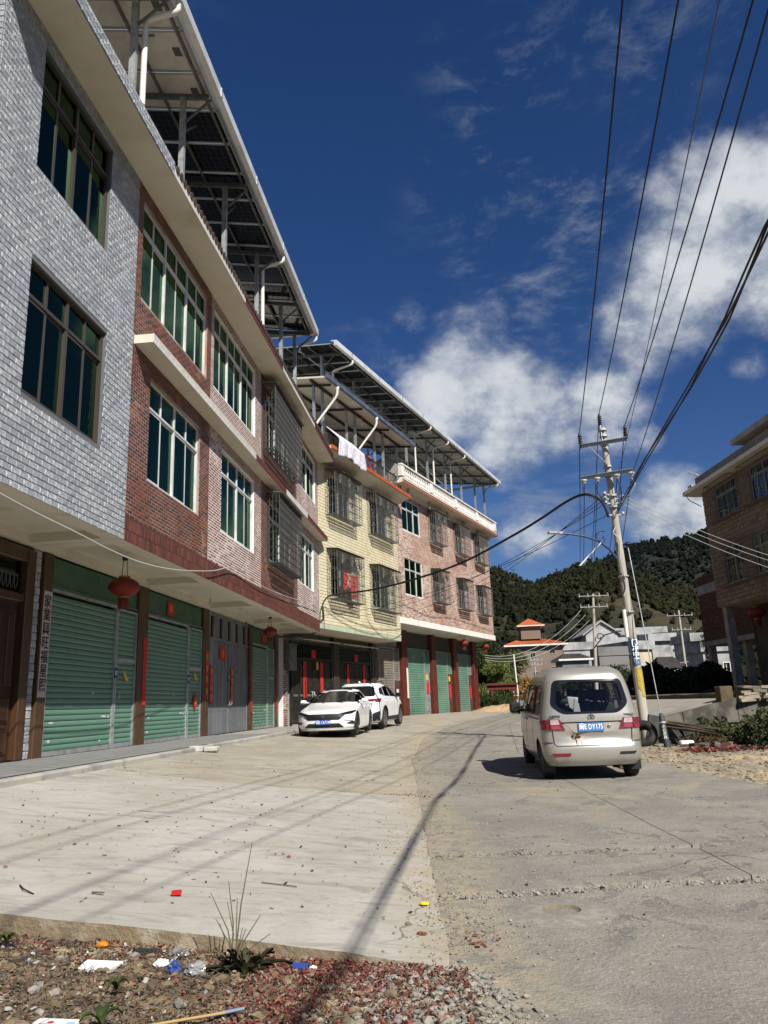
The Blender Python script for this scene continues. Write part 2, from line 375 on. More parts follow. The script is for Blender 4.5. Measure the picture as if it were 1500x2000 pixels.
def road_material():
    m = bpy.data.materials.new('worn_road_concrete'); m.use_nodes = True; t = NT(m.node_tree); t.n.clear()
    out = t.node('ShaderNodeOutputMaterial'); b = t.node('ShaderNodeBsdfPrincipled'); t.link(b.outputs[0], out.inputs[0])
    v = t.coord('Object')
    col = t.mix(t.smooth(t.noise(v, 1.1, 7, .65, .5), .38, .66), (.20, .187, .16), (.275, .256, .215))
    col = t.mix(t.smooth(t.noise(v, 5.5, 6, .7, .5), .48, .70, 0, .5), col, (.18, .17, .15))
    nf = t.noise(v, 2.3, 9, .68, .8); zone = t.smooth(t.noise(v, .42, 4, .6), .42, .54)
    flake = t.math('MULTIPLY', t.smooth(nf, .555, .572), zone)
    rim = t.math('MULTIPLY', t.math('SUBTRACT', t.smooth(nf, .530, .555), t.smooth(nf, .555, .568)), zone)
    col = t.mix(t.math('MULTIPLY', flake, .8), col, (.15, .15, .135))
    col = t.mix(t.math('MULTIPLY', rim, .6), col, (.42, .38, .30))
    fine = t.noise(v, 48, 4, .75)
    col = t.mix(t.smooth(fine, .52, .66, 0, .55), col, (.40, .37, .31))
    col = t.mix(t.smooth(t.noise(v, 30, 4, .8), .53, .68, 0, .65), col, (.10, .095, .085))
    col = t.mix(t.smooth(t.noise(t.vmath('MULTIPLY', v, (1, .35, 1)), .7, 6, .65, .8), .52, .72, 0, .55), col, (.37, .305, .21))
    wv = t.node('ShaderNodeTexVoronoi', feature='DISTANCE_TO_EDGE'); wv.inputs['Scale'].default_value = .42
    wn = t.node('ShaderNodeTexNoise'); wn.inputs['Scale'].default_value = 1.3; wn.inputs['Detail'].default_value = 6; t.link(v, wn.inputs['Vector'])
    t.link(t.vmath('ADD', v, t.vmath('MULTIPLY', wn.outputs['Color'], (.9, .9, 0))), wv.inputs['Vector'])
    crack = t.math('MULTIPLY', t.smooth(wv.outputs['Distance'], .007, .001), t.smooth(t.noise(v, .5, 3, .5), .5, .58))
    col = t.mix(t.math('MULTIPLY', crack, .8), col, (.07, .062, .05))
    col = silt(t, v, col)
    t.put(b.inputs['Base Color'], col); b.inputs['Roughness'].default_value = .9; b.inputs['Specular IOR Level'].default_value = .25
    h = t.math('ADD', t.math('MULTIPLY', fine, .5), t.math('ADD', t.math('MULTIPLY', flake, -.45), t.math('MULTIPLY', t.noise(v, 12, 5, .6), .6)))
    bn = t.node('ShaderNodeBump'); bn.inputs['Strength'].default_value = .9; bn.inputs['Distance'].default_value = .018
    t.link(h, bn.inputs['Height']); t.link(bn.outputs[0], b.inputs['Normal'])
    return m
ROADM = road_material()
DIRT = M('dry_earth', (.20, .145, .09), .95, c2=(.11, .085, .06), scale=3.5, lo=.4, hi=.62, c3=(.36, .285, .175), scale3=1.6, lo3=.52, hi3=.64, bump=.9, bscale=26, bdist=.03)
SANDY = M('sandy_verge', (.31, .26, .175), .95, c2=(.22, .185, .135), scale=2.2, lo=.42, hi=.62, c3=(.45, .34, .19), scale3=.8, lo3=.5, hi3=.64, bump=.9, bscale=18, bdist=.03)
RUBBLE = M('road_rubble', (.26, .235, .195), .95, c2=(.36, .33, .28), scale=9, bump=.8, bscale=40, bdist=.02)
SOIL = M('field_soil', (.075, .07, .035), .95, c2=(.045, .06, .02), scale=.25, bump=.5, bscale=4, bdist=.1)
def sheet(name, mat, fn, nu, nv, lip=None, lipside=(0,), lipmat=None):
    mb = MB(); pts = [fn(i/(nu-1), j/(nv-1)) for i in range(nu) for j in range(nv)]
    mb.grid(pts, nu, nv)
    if lip:
        edges = {0: [pts[i*nv] for i in range(nu)], 1: [pts[i*nv+nv-1] for i in range(nu)], 2: pts[:nv], 3: pts[-nv:]}
        for k in lipside:
            e = edges[k]; n = len(e); V = list(e)+[(p[0], p[1], p[2]-lip) for p in e]
            mb.add(V, [(i, i+1, n+i+1, n+i) for i in range(n-1)], 1, True, raw=True)
    return mb.build(name, [mat, lipmat or mat], kind='structure')
# the land under everything, out to the foot of the hills
def land(u, v):
    x = -60+u*150; y = -25+v*175
    z = ground_z(min(max(x, kerb_x(y)), 60), y) if y < 70 else road_z(y)
    if x < kerb_x(y): z = kerb_z(y)-.1
    return (x, y, z-.22)
sheet('ground', SOIL, land, 90, 110)
# the road: slabs with broken joints between them, over a bed of rubble
def bed(u, v):
    y = 1+v*13; x = .1+u*7; return (x, y, road_z(y)-.045)
sheet('road_bed', RUBBLE, bed, 40, 60)
J1, J2 = (5.78, 5.98), (7.2, 7.31)
def jag(x, k, a=.03): return a*(fbm(x*2.1, k)+.6*fbm(x*7.3, k+9))
def slab(y0, y1, u0, u1, ny, nx, k0, k1, s0=0, s1=0):
    def f(u, v):
        uu = u0+(u1-u0)*u; ym = y0+(y1-y0)*v
        a, b = joint_x(ym)-.02, edge_x(ym)
        cx = interp(ym, [0, 8, 13, 18, 30, 60], [2.6, 2.62, 2.68, 2.8, 4.4, 13.0])
        x = a+(cx-.005-a)*u if u0 == 0 else cx+.005+(b-cx-.005)*u
        if u0 > 0 and u == 1: x += .10*fbm(ym*1.3, 4)
        sl = .012*x
        ya = y0+s0*x+jag(x, k0) if k0 else y0; yb = y1+s1*x+jag(x, k1) if k1 else y1
        y = ya+(yb-ya)*v
        return (x, y, road_z(y)+.006*fbm(x*.9, y*.9, 2))
    return sheet('road', ROADM, f, nx, ny, .06, (0, 1) if k0 or k1 else (2,))
for u0 in (0, .5):
    slab(.8, J1[0], u0, u0+.5, 40, 60, 0, 3, 0, .07); slab(J1[1], J2[0], u0, u0+.5, 12, 60, 5, 7, .085, .015); slab(J2[1], 60, u0, u0+.5, 160, 24, 11, 0, .02, 0)
sheet('road', ROADM, lambda u, v: (joint_x(60+v*50)+u*(edge_x(60+v*50)-joint_x(60+v*50)), 60+v*50, road_z(60+v*50)), 6, 30)
# the forecourt between the road and the houses, cast in two pours
def fore_edge(x): return interp(x, [-7, -5.2, -2.45, -1.33, -.31, .27], [5.35, 5.25, 4.92, 4.8, 4.6, 4.45])+.018*fbm(x*2.1, 1.7)+.008*fbm(x*6, 3.3)
def fore(u, v, y1=11.35):
    x0 = kerb_x(6)-.02; xj = .27
    xs = x0+(xj-x0)*u; y0 = fore_edge(xs); y = y0+(y1+1.25*(1-u)**2-y0)*v
    x = (kerb_x(y)-.02)+(joint_x(y)-kerb_x(y))*u
    if u == 1: x += .02*fbm(y*1.1, 6)
    return (x, y, fore_z(x, y)+.006*fbm(x*.8, y*.8))
sheet('forecourt', CONC, fore, 160, 150, .24, (0,), M('dirty_slab_edge', (.20, .155, .095), .95, c2=(.33, .285, .21), scale=4, lo=.45, hi=.65, bump=.8, bscale=30, bdist=.02))
def fore2(u, v):
    y0 = 11.365+1.25*(1-u)**2; y = y0+(60-y0)*v**1.5
    x = (kerb_x(y)-.02)+(joint_x(y)-kerb_x(y)+.01)*u
    return (x, y, fore_z(x, y)+.012*fbm(x*.5, y*.4))
sheet('forecourt', CONC2, fore2, 50, 170, .03, (0,))
# bare ground by the near edge, heaped with spent firecracker paper
def dirt_z(x, y):
    e = fore_edge(x) if x < .27 else 4.45
    t = min(max((e-y)/.5, 0), 1)
    zf = interp(x, [-5.2, -2.45, -.3, .15, .34, .7], [-1.06, -1.20, -1.345, -1.34, -1.35, -1.47])
    k = 1-min(max((x-.05)/.35, 0), 1)*.8; t *= k
    z = zf-.02*t+.05*fbm(x*1.1, y*1.3, 5)*t+(.018*t+.012)*fbm(x*4, y*4, 8)
    return z
def dirt(u, v):
    x = -5.4+u*6.0; e = fore_edge(x) if x < .27 else 4.45-(x-.27)*.9
    y = e+.01+(1.2-e)*v
    return (x+ .12*fbm(y*2, 3)*(u > .97), y, dirt_z(x, y))
sheet('dirt_bed', DIRT, dirt, 110, 70)
# stony verge on the right
def verge(u, v):
    y = 3+v*18.2; a = edge_x(y)-.12; x = a+u*9
    z = road_z(y)-.012+.05*min(u*6, 1)*fbm(x*1.1, y*1.1, 3)-.02+.03*u
    return (x, y, z)
sheet('verge', SANDY, verge, 70, 120)
# lane climbing to the right
RAMPM = M('lane_concrete', (.30, .275, .23), .9, c2=(.22, .20, .17), scale=.8, c3=(.36, .32, .25), scale3=.4, bump=.4, bscale=20)
def ramp(u, v):
    y = 21.12+v*20; x = 5.9+(y-21)*.16+u*(14)
    return (x, y, side_z(x, y)+.015)
sheet('side_lane', RAMPM, ramp, 30, 36, .3, (0,))
PLAT = M('terrace_earth', (.10, .085, .06), .95, c2=(.06, .055, .035), scale=1.2, bump=.6, bscale=12)
sheet('terrace', PLAT, lambda u, v: (9.7+u*40, 21.4+v*18.5, -.05+.05*fbm(u*9, v*9)), 24, 24, .4, (0, 2))
sheet('terrace', PLAT, lambda u, v: (14.5+u*40, 39.9+v*30, .12+.06*fbm(u*9, v*9)), 24, 24, .6, (0, 2))
# ================================================================ hills
HILLM = M('hillside', (.018, .020, .009), .95, c2=(.032, .031, .014), scale=.05, lo=.42, hi=.6, c3=(.046, .040, .019), scale3=.012, lo3=.50, hi3=.64, bump=1., bscale=.35, bdist=2.5)  # slope colours kept very dark to carry the cloud shade
def ridge(az, near):
    """height of the skyline over the eye per metre of distance, by compass bearing"""
    if near: return interp(az, [-180, -120, -60, -20, -2, 5, 7.9, 9.4, 11, 11.6, 13.1, 14.6, 15.7, 16.7, 18.4, 20, 22.6, 30, 50, 90, 180], [.10, .15, .2, .19, .17, .162, .160, .149, .141, .145, .153, .159, .153, .148, .133, .118, .107, .10, .10, .10, .10])
    return interp(az, [-180, -60, 0, 8, 12, 14, 16.5, 17.6, 19, 20.4, 22.1, 23.4, 27, 35, 50, 90, 180], [.10, .16, .12, .12, .14, .152, .168, .178, .182, .182, .184, .190, .207, .22, .22, .18, .10])
def hill_z(x, y, near):
    r = math.hypot(x, y); az = math.degrees(math.atan2(x, y))
    r0, r1 = (135, 430) if near else (330, 760)
    t = min(max((r-r0)/(r1-r0), 0), 1); t = t*t*(3-2*t)*.55+t*.45
    h = ridge(az, near)*r1
    return t*h+(.10*h)*fbm(x*.006, y*.006, 3 if near else 8)*t*(1-t)*3+3*fbm(x*.03, y*.03)*t-1.2
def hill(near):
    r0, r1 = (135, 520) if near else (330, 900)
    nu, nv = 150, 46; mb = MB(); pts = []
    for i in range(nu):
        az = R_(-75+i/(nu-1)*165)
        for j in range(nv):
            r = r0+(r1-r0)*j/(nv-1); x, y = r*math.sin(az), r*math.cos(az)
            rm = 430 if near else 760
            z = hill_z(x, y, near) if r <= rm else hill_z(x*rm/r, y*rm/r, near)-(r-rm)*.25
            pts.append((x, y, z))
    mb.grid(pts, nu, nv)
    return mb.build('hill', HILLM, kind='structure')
hill(True); HILLM = M('far_hillside', (.011, .014, .009), .95, c2=(.018, .020, .012), scale=.02, lo=.42, hi=.6, bump=1., bscale=.35, bdist=2.5); hill(False)  # far slope darker still: cloud shade put into its colour
FORM = M('forest_leaves', (.0125, .0155, .008), .95, c2=(.026, .0265, .0125), scale=.012, lo=.42, hi=.62, tint=.4, spec=.05)  # leaf colours darkened to stand in for cloud shade on the trees
FORM2 = M('far_forest_leaves', (.0075, .011, .010), .95, c2=(.013, .017, .013), scale=.012, tint=1.0, spec=.05)  # darker leaves for the far ridge, cloud shade included in the colour
def ico(sub=1):
    bm = bmesh.new(); bmesh.ops.create_icosphere(bm, subdivisions=sub, radius=1)
    V = np.array([v.co[:] for v in bm.verts]); F = np.array([[v.index for v in f.verts] for f in bm.faces]); bm.free(); return V, F
ICO1, ICO2 = ico(1), ico(2)
def mesh_np(name, V, F, mats, smooth=False, parent=None, mi=None, **tags):
    me = bpy.data.meshes.new(name); V = np.asarray(V, np.float32)-base_of(parent).astype(np.float32); k = F.shape[1]
    me.vertices.add(len(V)); me.vertices.foreach_set('co', V.ravel())
    me.loops.add(F.size); me.loops.foreach_set('vertex_index', F.ravel().astype(np.int32))
    me.polygons.add(len(F)); me.polygons.foreach_set('loop_start', (np.arange(len(F))*k).astype(np.int32))
    me.polygons.foreach_set('use_smooth', np.full(len(F), smooth))
    for m in (mats if isinstance(mats, (list, tuple)) else [mats]): me.materials.append(m)
    if mi is not None: me.polygons.foreach_set('material_index', np.asarray(mi, np.int32))
    me.update(); me.validate()
    return link(name, me, parent, **tags)
def blobs(name, P, S, mat, base=ICO1, jitter=.25, parent=None, smooth=False, **tags):
    """many small rounded lumps in one mesh: P centres, S sizes (n,3)"""
    V0, F0 = base; n = len(P); P = np.asarray(P, float); S = np.asarray(S, float)
    if S.ndim == 1: S = np.stack([S]*3, 1)
    ang = RNG.uniform(0, 6.28, n); c, s = np.cos(ang)[:, None], np.sin(ang)[:, None]
    V = V0[None]*(1+RNG.uniform(-jitter, jitter, (n, len(V0), 1)))*S[:, None, :]
    X = V[..., 0]*c-V[..., 1]*s; Y = V[..., 0]*s+V[..., 1]*c
    V = np.stack([X, Y, V[..., 2]], 2)+P[:, None, :]
    F = (F0[None]+(np.arange(n)*len(V0))[:, None, None]).reshape(-1, 3)
    return mesh_np(name, V.reshape(-1, 3), F, mat, smooth, parent, **tags)
def forest(near):
    r0, r1, n = (140, 440, 10000) if near else (380, 775, 12000)
    P, S = [], []
    while len(P) < n:
        az = R_(random.uniform(-14, 36)); r = math.sqrt(random.uniform(r0*r0, r1*r1)); x, y = r*math.sin(az), r*math.cos(az)
        d = fbm(x*.011, y*.011, 7)
        if near and r > 205 and random.random() < (.95 if d > -.05 else .55): continue
        if not near and d > .22 and random.random() < .7: continue
        h = random.uniform(1.8, 4.6)*(1.0 if near else 1.15)*(1.35 if r < 210 else 1); w = h*random.uniform(.33, .5)
        z = hill_z(x, y, near)
        if random.random() < .55:
            P.append((x, y, z+h*.42)); S.append((w, w, h*.55))
        else:
            P.append((x, y, z+h*.3)); S.append((w*1.2, w*1.2, h*.4)); P.append((x+w*.5, y, z+h*.62)); S.append((w*.8, w*.8, h*.34))
    # ridge line: taller, spaced crowns
    rm = 430 if near else 760
    for az in np.arange(-2, 34, .11 if near else .065):
        a = R_(az+random.uniform(-.05, .05)); x, y = rm*math.sin(a), rm*math.cos(a); h = random.choice((2.5, 3.5, 4.5, 6, 8.5))*random.uniform(.8, 1.1)
        P.append((x, y, hill_z(x, y, near)+h*.45)); S.append((h*.3, h*.3, h*.55))
    # each tree a dark core with leaf masses standing out of it
    P, S = np.array(P), np.array(S); n = len(P); k = 26 if near else 18
    d = RNG.normal(size=(n, k, 3)); d /= np.linalg.norm(d, axis=2)[..., None]
    C = P[:, None, :]+d*S[:, None, :]*RNG.uniform(.65, 1.12, (n, k, 1))
    a = RNG.normal(size=(n, k, 3)); a /= np.linalg.norm(a, axis=2)[..., None]; b = np.cross(a, d); b /= np.linalg.norm(b, axis=2)[..., None]+1e-9
    s = (S.mean(1)*.29)[:, None, None]*RNG.uniform(.5, 1.3, (n, k, 1))
    V = np.stack([C-a*s, C+b*s*.7, C+a*s, C-b*s*.7], 2).reshape(-1, 3); F = np.arange(len(V)).reshape(-1, 4)
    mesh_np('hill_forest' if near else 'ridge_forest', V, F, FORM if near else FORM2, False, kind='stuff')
    blobs('forest_shade' if near else 'ridge_shade', P, S*.8, FORM if near else FORM2, ICO1, .2, kind='stuff')  # solid inner cores of the same trees, in the leaf material
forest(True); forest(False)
# ================================================================ houses: shared parts
G1 = Fr(F1.n*D1, AZ1)
PLASTER = M('cream_plaster', (.68, .63, .53), .85, c2=(.60, .55, .45), scale=1.1, lo=.45, hi=.7, c3=(.50, .42, .31), scale3=.7, lo3=.58, hi3=.74, bump=.1, bscale=30)
WHITEP = M('white_render', (.66, .64, .60), .8, c2=(.52, .49, .44), scale=1.6, lo=.48, hi=.72, bump=.12, bscale=40)
GREYC = M('grey_cement', (.30, .29, .27), .92, c2=(.22, .21, .19), scale=2.2, bump=.35, bscale=24)
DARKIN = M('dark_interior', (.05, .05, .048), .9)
ALU = M('white_aluminium', (.60, .61, .61), .42, spec=.5, c2=(.50, .51, .5), scale=2)
BRONZE = M('bronze_aluminium', (.055, .045, .034), .38, spec=.5)
STEEL = M('galvanised_steel', (.42, .44, .45), .45, metal=.55, c2=(.30, .31, .31), scale=6, bump=.05)
IRON = M('dark_iron', (.045, .042, .04), .55, metal=.3)
CAGEM = M('stainless_bars', (.12, .118, .112), .5, metal=.5, c2=(.085, .078, .07), scale=5)
GLASSG = glass('green_window_glass', (.30, .40, .33), .045, (.46, .74, .52))
GLASSB = glass('bronze_green_glass', (.15, .21, .165), .07, (.42, .68, .44))
CURT = M('pale_green_curtain', (.35, .44, .34), .9, c2=(.26, .34, .27), scale=1.2)
CURT2 = M('beige_curtain', (.42, .38, .30), .9, c2=(.30, .27, .21), scale=1.1)
BROWNP = M('brown_pilaster_tile', (.072, .040, .018), .5, c2=(.052, .030, .014), scale=3, bump=.12, bscale=14)
REDP = M('maroon_pillar_tile', (.105, .021, .014), .45, c2=(.075, .018, .013), scale=3)
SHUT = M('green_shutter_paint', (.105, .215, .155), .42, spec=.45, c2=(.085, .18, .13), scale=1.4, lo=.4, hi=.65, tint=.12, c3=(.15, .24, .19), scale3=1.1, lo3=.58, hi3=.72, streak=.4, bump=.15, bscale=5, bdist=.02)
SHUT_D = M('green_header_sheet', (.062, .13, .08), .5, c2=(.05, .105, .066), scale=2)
SHUT_B = M('taupe_shutter_paint', (.19, .165, .135), .5, c2=(.15, .13, .105), scale=2, tint=.1)
REDPAPER = M('red_paper', (.52, .015, .012), .7, c2=(.40, .02, .014), scale=3)
GOLDINK = M('gold_ink', (.50, .27, .05), .6)
BLACKINK = M('black_ink', (.03, .028, .024), .7)

def wall_panel(mb, s0, s1, z0, z1, holes, mi=0, o=0., depth=.16):
    S = sorted({s0, s1, *[h[0] for h in holes], *[h[1] for h in holes]}); Z = sorted({z0, z1, *[h[2] for h in holes], *[h[3] for h in holes]})
    S = [x for x in S if s0 <= x <= s1]; Z = [x for x in Z if z0 <= x <= z1]
    for a, b in zip(S, S[1:]):
        for c, d in zip(Z, Z[1:]):
            m, k = (a+b)/2, (c+d)/2
            if any(h[0] < m < h[1] and h[2] < k < h[3] for h in holes): continue
            mb.quad([(a, o, c), (b, o, c), (b, o, d), (a, o, d)], mi)
    for a, b, c, d in holes:
        a, b = max(a, s0), min(b, s1)
        if a >= b or c >= z1 or d <= z0: continue
        mb.quad([(a, o, c), (a, o, d), (a, o-depth, d), (a, o-depth, c)], mi); mb.quad([(b, o, c), (b, o-depth, c), (b, o-depth, d), (b, o, d)], mi)
        mb.quad([(a, o, d), (b, o, d), (b, o-depth, d), (a, o-depth, d)], mi); mb.quad([(a, o, c), (a, o-depth, c), (b, o-depth, c), (b, o, c)], mi)

TILE_MESH = {}
def tile_mesh(key, w, h, dep, mat, rough=0.):
    """a small set of alike tile meshes that all the single tiles share: local x along wall, y out, z up, origin at the back centre"""
    if key in TILE_MESH: return TILE_MESH[key]
    out = []
    for k in range(4):
        mb = MB(); r = random.Random(k*7+1); e = .06*h
        c = [r.uniform(-rough, rough) for _ in range(5)]
        p = [(-w/2, 0, -h/2), (w/2, 0, -h/2), (w/2, 0, h/2), (-w/2, 0, h/2),
             (-w/2+e, dep+c[0], -h/2+e), (w/2-e, dep+c[1], -h/2+e), (w/2-e, dep+c[2], h/2-e), (-w/2+e, dep+c[3], h/2-e), (r.uniform(-.2, .2)*w, dep*1.1+c[4], r.uniform(-.2, .2)*h)]
        f = [(0, 1, 5, 4), (1, 2, 6, 5), (2, 3, 7, 6), (3, 0, 4, 7), (4, 5, 8), (5, 6, 8), (6, 7, 8), (7, 4, 8)]
        mb.add(p, f)
        me = bpy.data.meshes.new('tile'); me.from_pydata([list(map(float, q)) for q in mb.v], [], mb.f); me.materials.append(mat); me.update(); out.append(me)
    TILE_MESH[key] = out; return out
def tile_rects(s0, s1, z0, z1, ps, pz, gap, holes, jitter=0.):
    out = []; r = 0; z = z0
    while z < z1-.25*pz:
        h = min(pz, z1-z)-gap; zm = z+h/2
        iv = [(s0, s1)]
        for a, b, c, d in holes:
            if c-h*.45 < zm < d+h*.45:
                nv = []
                for p, q in iv:
                    if b <= p or a >= q: nv.append((p, q)); continue
                    if a > p: nv.append((p, a))
                    if b < q: nv.append((b, q))
                iv = nv
        for p, q in iv:
            k0 = math.floor((p-s0)/ps-.5)
            s = s0+k0*ps+(ps/2 if r % 2 else 0)
            while s < q:
                a, b = max(s, p), min(s+ps, q)
                if b-a > ps*.18: out.append(((a+b)/2, zm, b-a-gap, h))
                s += ps
        z += pz; r += 1
    return out
def clad(parent, fr, rects, w, h, dep, mat, key, n_single, o=0., rough=0., pname='tile', stuffname='tile_cladding', singles_first=None):
    """tiles on a wall: the nearest ones are objects of their own, the rest one joined part"""
    meshes = tile_mesh(key, w, h, dep, mat, rough)
    order = sorted(rects, key=singles_first or (lambda r: np.linalg.norm(fr.P(r[0], o, r[1]))))
    rot = fr.rot().to_4x4(); base = base_of(parent)
    for (s, z, tw, th) in order[:n_single]:
        me = random.choice(meshes); p = fr.P(s, o, z)-base
        m = Matrix.Translation(Vector(p)) @ rot @ Matrix.Rotation(random.gauss(0, .006), 4, 'Y') @ Matrix.Diagonal((tw/w, 1, th/h, 1))
        link(pname, me, parent, mat=m)
    rest = order[n_single:]
    if rest:
        T = np.array([[v.co[:] for v in me.vertices] for me in meshes]); Fq = [list(p.vertices) for p in meshes[0].polygons]
        A = np.array(rest); n = len(A); k = RNG.integers(0, len(meshes), n)
        V = T[k].copy(); V[..., 0] *= (A[:, 2]/w)[:, None]; V[..., 2] *= (A[:, 3]/h)[:, None]
        V[..., 0] += A[:, 0][:, None]; V[..., 2] += A[:, 1][:, None]; V[..., 1] += o
        W = fr.E+V[..., 0:1]*fr.d+V[..., 1:2]*fr.n+V[..., 2:3]*np.array([0, 0, 1.])
        nq = sum(len(f) == 4 for f in Fq)
        tri = np.array([t for f in Fq for t in ([f] if len(f) == 3 else [[f[0], f[1], f[2]], [f[0], f[2], f[3]]])])
        F = (tri[None]+(np.arange(n)*V.shape[1])[:, None, None]).reshape(-1, 3)
        mesh_np(stuffname, W.reshape(-1, 3), F, mat, False, parent, kind='stuff')

PANE_ME = {}
def unit_pane(mat):
    if mat.name not in PANE_ME:
        mb = MB(); mb.box(-.5, .5, -.003, .003, -.5, .5); me = bpy.data.meshes.new('pane'); me.from_pydata([list(map(float, v)) for v in mb.v], [], mb.f); me.materials.append(mat); PANE_ME[mat.name] = me
    return PANE_ME[mat.name]
def put_unit(name, me, parent, fr, s, o, z, ws, wz, wo=1., tilt=0., **tags):
    p = fr.P(s, o, z)-base_of(parent)
    m = Matrix.Translation(Vector(p)) @ fr.rot().to_4x4() @ Matrix.Rotation(random.gauss(0, tilt), 4, 'Z') @ Matrix.Rotation(random.gauss(0, tilt), 4, 'X') @ Matrix.Diagonal((ws, wo, wz, 1))
    return link(name, me, parent, mat=m, **tags)
def window(parent, fr, s0, s1, z0, z1, n=4, trans=.26, fm=None, gm=None, cm=None, o=-.1, fw=.045, curtain=True, tilt=.004):
    fm = fm or ALU; gm = gm or GLASSG
    mb = MB(fr); zt = z1-(z1-z0)*trans if trans else z1
    ft = .045
    for a, b in ((s0, s0+fw), (s1-fw, s1)): mb.box(a, b, o-ft, o+ft, z0, z1)
    for a, b in ((z0, z0+fw), (z1-fw, z1)): mb.box(s0+fw, s1-fw, o-ft, o+ft, a, b)
    if trans: mb.box(s0+fw, s1-fw, o-ft, o+ft, zt-fw/2, zt+fw/2)
    W = (s1-s0)/n
    for i in range(1, n):
        c = s0+W*i; big = (i % 2 == 0); w = fw*(.62 if big else .5)
        if trans: mb.box(c-w, c+w, o-ft*.9, o+ft*(.9 if big else .6), zt+fw/2, z1-fw)
        mb.box(c-w*1.05, c+w*1.05, o-ft*.9, o+ft*(.9 if big else .5), z0+fw, zt-fw/2)
    # the frames of the sliding sashes
    for i in range(n):
        a, b = s0+W*i+fw*.7, s0+W*(i+1)-fw*.7; oo = o-.012 if i % 2 else o+.014
        for p, q in ((z0+fw, z0+fw*1.9), (zt-fw*1.5, zt-fw*.5)): mb.box(a, b, oo-.014, oo+.014, p, q)
    win = mb.build('window', fm, parent)
    me = unit_pane(gm)
    for i in range(n):
        c = s0+W*(i+.5); oo = o-.014 if i % 2 else o+.012
        put_unit('pane', me, win, fr, c, oo, (z0+zt)/2, W-.02, zt-z0-.06, tilt=tilt)
        if trans: put_unit('pane', me, win, fr, c, o+.002, (zt+z1)/2, W-.02, z1-zt-.06, tilt=tilt)
    if curtain:
        cm = cm or CURT; mb = MB(fr)
        k = int((s1-s0)*22); rr = random.Random(int(s0*97+z0*13)); ph = rr.random()*6
        gaps = sorted(rr.uniform(s0+.3, s1-.3) for _ in range(max(1, n//3)))
        run = []
        def flush():
            if len(run) > 2:
                mb.grid([mb.pt((s, oo, z)) for s, oo in run for z in (z0+.02, z1-.04)], len(run), 2)
        for i in range(k+1):
            s = s0+.03+(s1-s0-.06)*i/k
            if any(abs(s-g) < .22 for g in gaps): flush(); run = []; continue
            run.append((s, o-.16+.035*math.sin(s*38+ph)+.015*math.sin(s*17)))
        flush()
        if mb.f: mb.build('curtain', cm, win)
    return win
def grille(parent, fr, s0, s1, z0, z1, out=.45, pitch=.11, fans=0, lid=True, mat=None, rows=6, shelf=True, lid_over=.07):
    """a security cage over a window: welded frame, thin bars, a sheet lid and a slatted floor"""
    mat = mat or CAGEM; mb = MB(fr); r = .026
    for s in (s0, s1):
        mb.bar((s, 0, z0), (s, out, z0), r); mb.bar((s, 0, z1), (s, out, z1), r); mb.bar((s, out, z0), (s, out, z1), r); mb.bar((s, .015, z0), (s, .015, z1), r)
    for z in (z0, z1): mb.bar((s0, out, z), (s1, out, z), r)
    g = mb.build('security_grille', mat, parent)
    mb = MB(fr); b = .0145
    n = int((s1-s0)/pitch)
    for i in range(1, n):
        s = s0+(s1-s0)*i/n
        mb.bar((s, out, z0), (s, out, z1), b)
        if shelf: mb.bar((s, 0, z0), (s, out, z0), b)
    for i in range(1, rows):
        z = z0+(z1-z0)*i/rows
        mb.bar((s0, out, z), (s1, out, z), b*1.3)
        for s in (s0, s1): mb.bar((s, 0, z), (s, out, z), b)
    m = max(2, int(out/pitch))
    for i in range(1, m):
        for s in (s0, s1): mb.bar((s, out*i/m, z0), (s, out*i/m, z1), b)
    if shelf:
        for k in (1, 2, 3): mb.bar((s0, out*k/4, z0), (s1, out*k/4, z0), b*2)
    mb.build('bars', mat, g, kind='stuff')
    if fans:
        mb = MB(fr); W = (s1-s0)/fans
        for i in range(fans):
            c = s0+W*(i+.5)
            for side in (-1, 1):
                for k in range(4):
                    a0 = .25+k*.36
                    pts = [(c+side*W*.46*math.sin(a0)*t**.8, out+.012, z1-(z1-z0)*.30+(z1-z0)*.27*(1-(1-t)**2)*math.cos(a0*.72)) for t in (0, .25, .5, .75, 1)]
                    mb.tube(pts, .012, 4)
        mb.build('fan_scrolls', CAGEM, g, kind='stuff')
    if lid:
        mb = MB(fr); mb.prism([(-.02, z1+.10), (out+lid_over, z1+.035), (out+lid_over, z1+.022), (-.02, z1+.08)], 0, s0-.05, s1+.05)
        mb.build('cover_sheet', M('weathered_sheet', (.20, .185, .16), .6, c2=(.13, .105, .08), scale=3), g)
    return g
SLAT_ME = {}
def slat_mesh(mat, pitch):
    k = (mat.name, pitch)
    if k not in SLAT_ME:
        prof = [(0, 0), (.010, .004), (.020, pitch*.25), (.021, pitch*.5), (.016, pitch*.78), (.004, pitch*.9), (-.012, pitch*.93), (-.012, pitch)]
        V = [(x, y, z) for x in (-.5, .5) for y, z in prof]; n = len(prof)
        F = [(i, i+1, n+i+1, n+i) for i in range(n-1)]
        me = bpy.data.meshes.new('slat'); me.from_pydata(V, [], F); me.materials.append(mat); me.update(); SLAT_ME[k] = me
    return SLAT_ME[k]
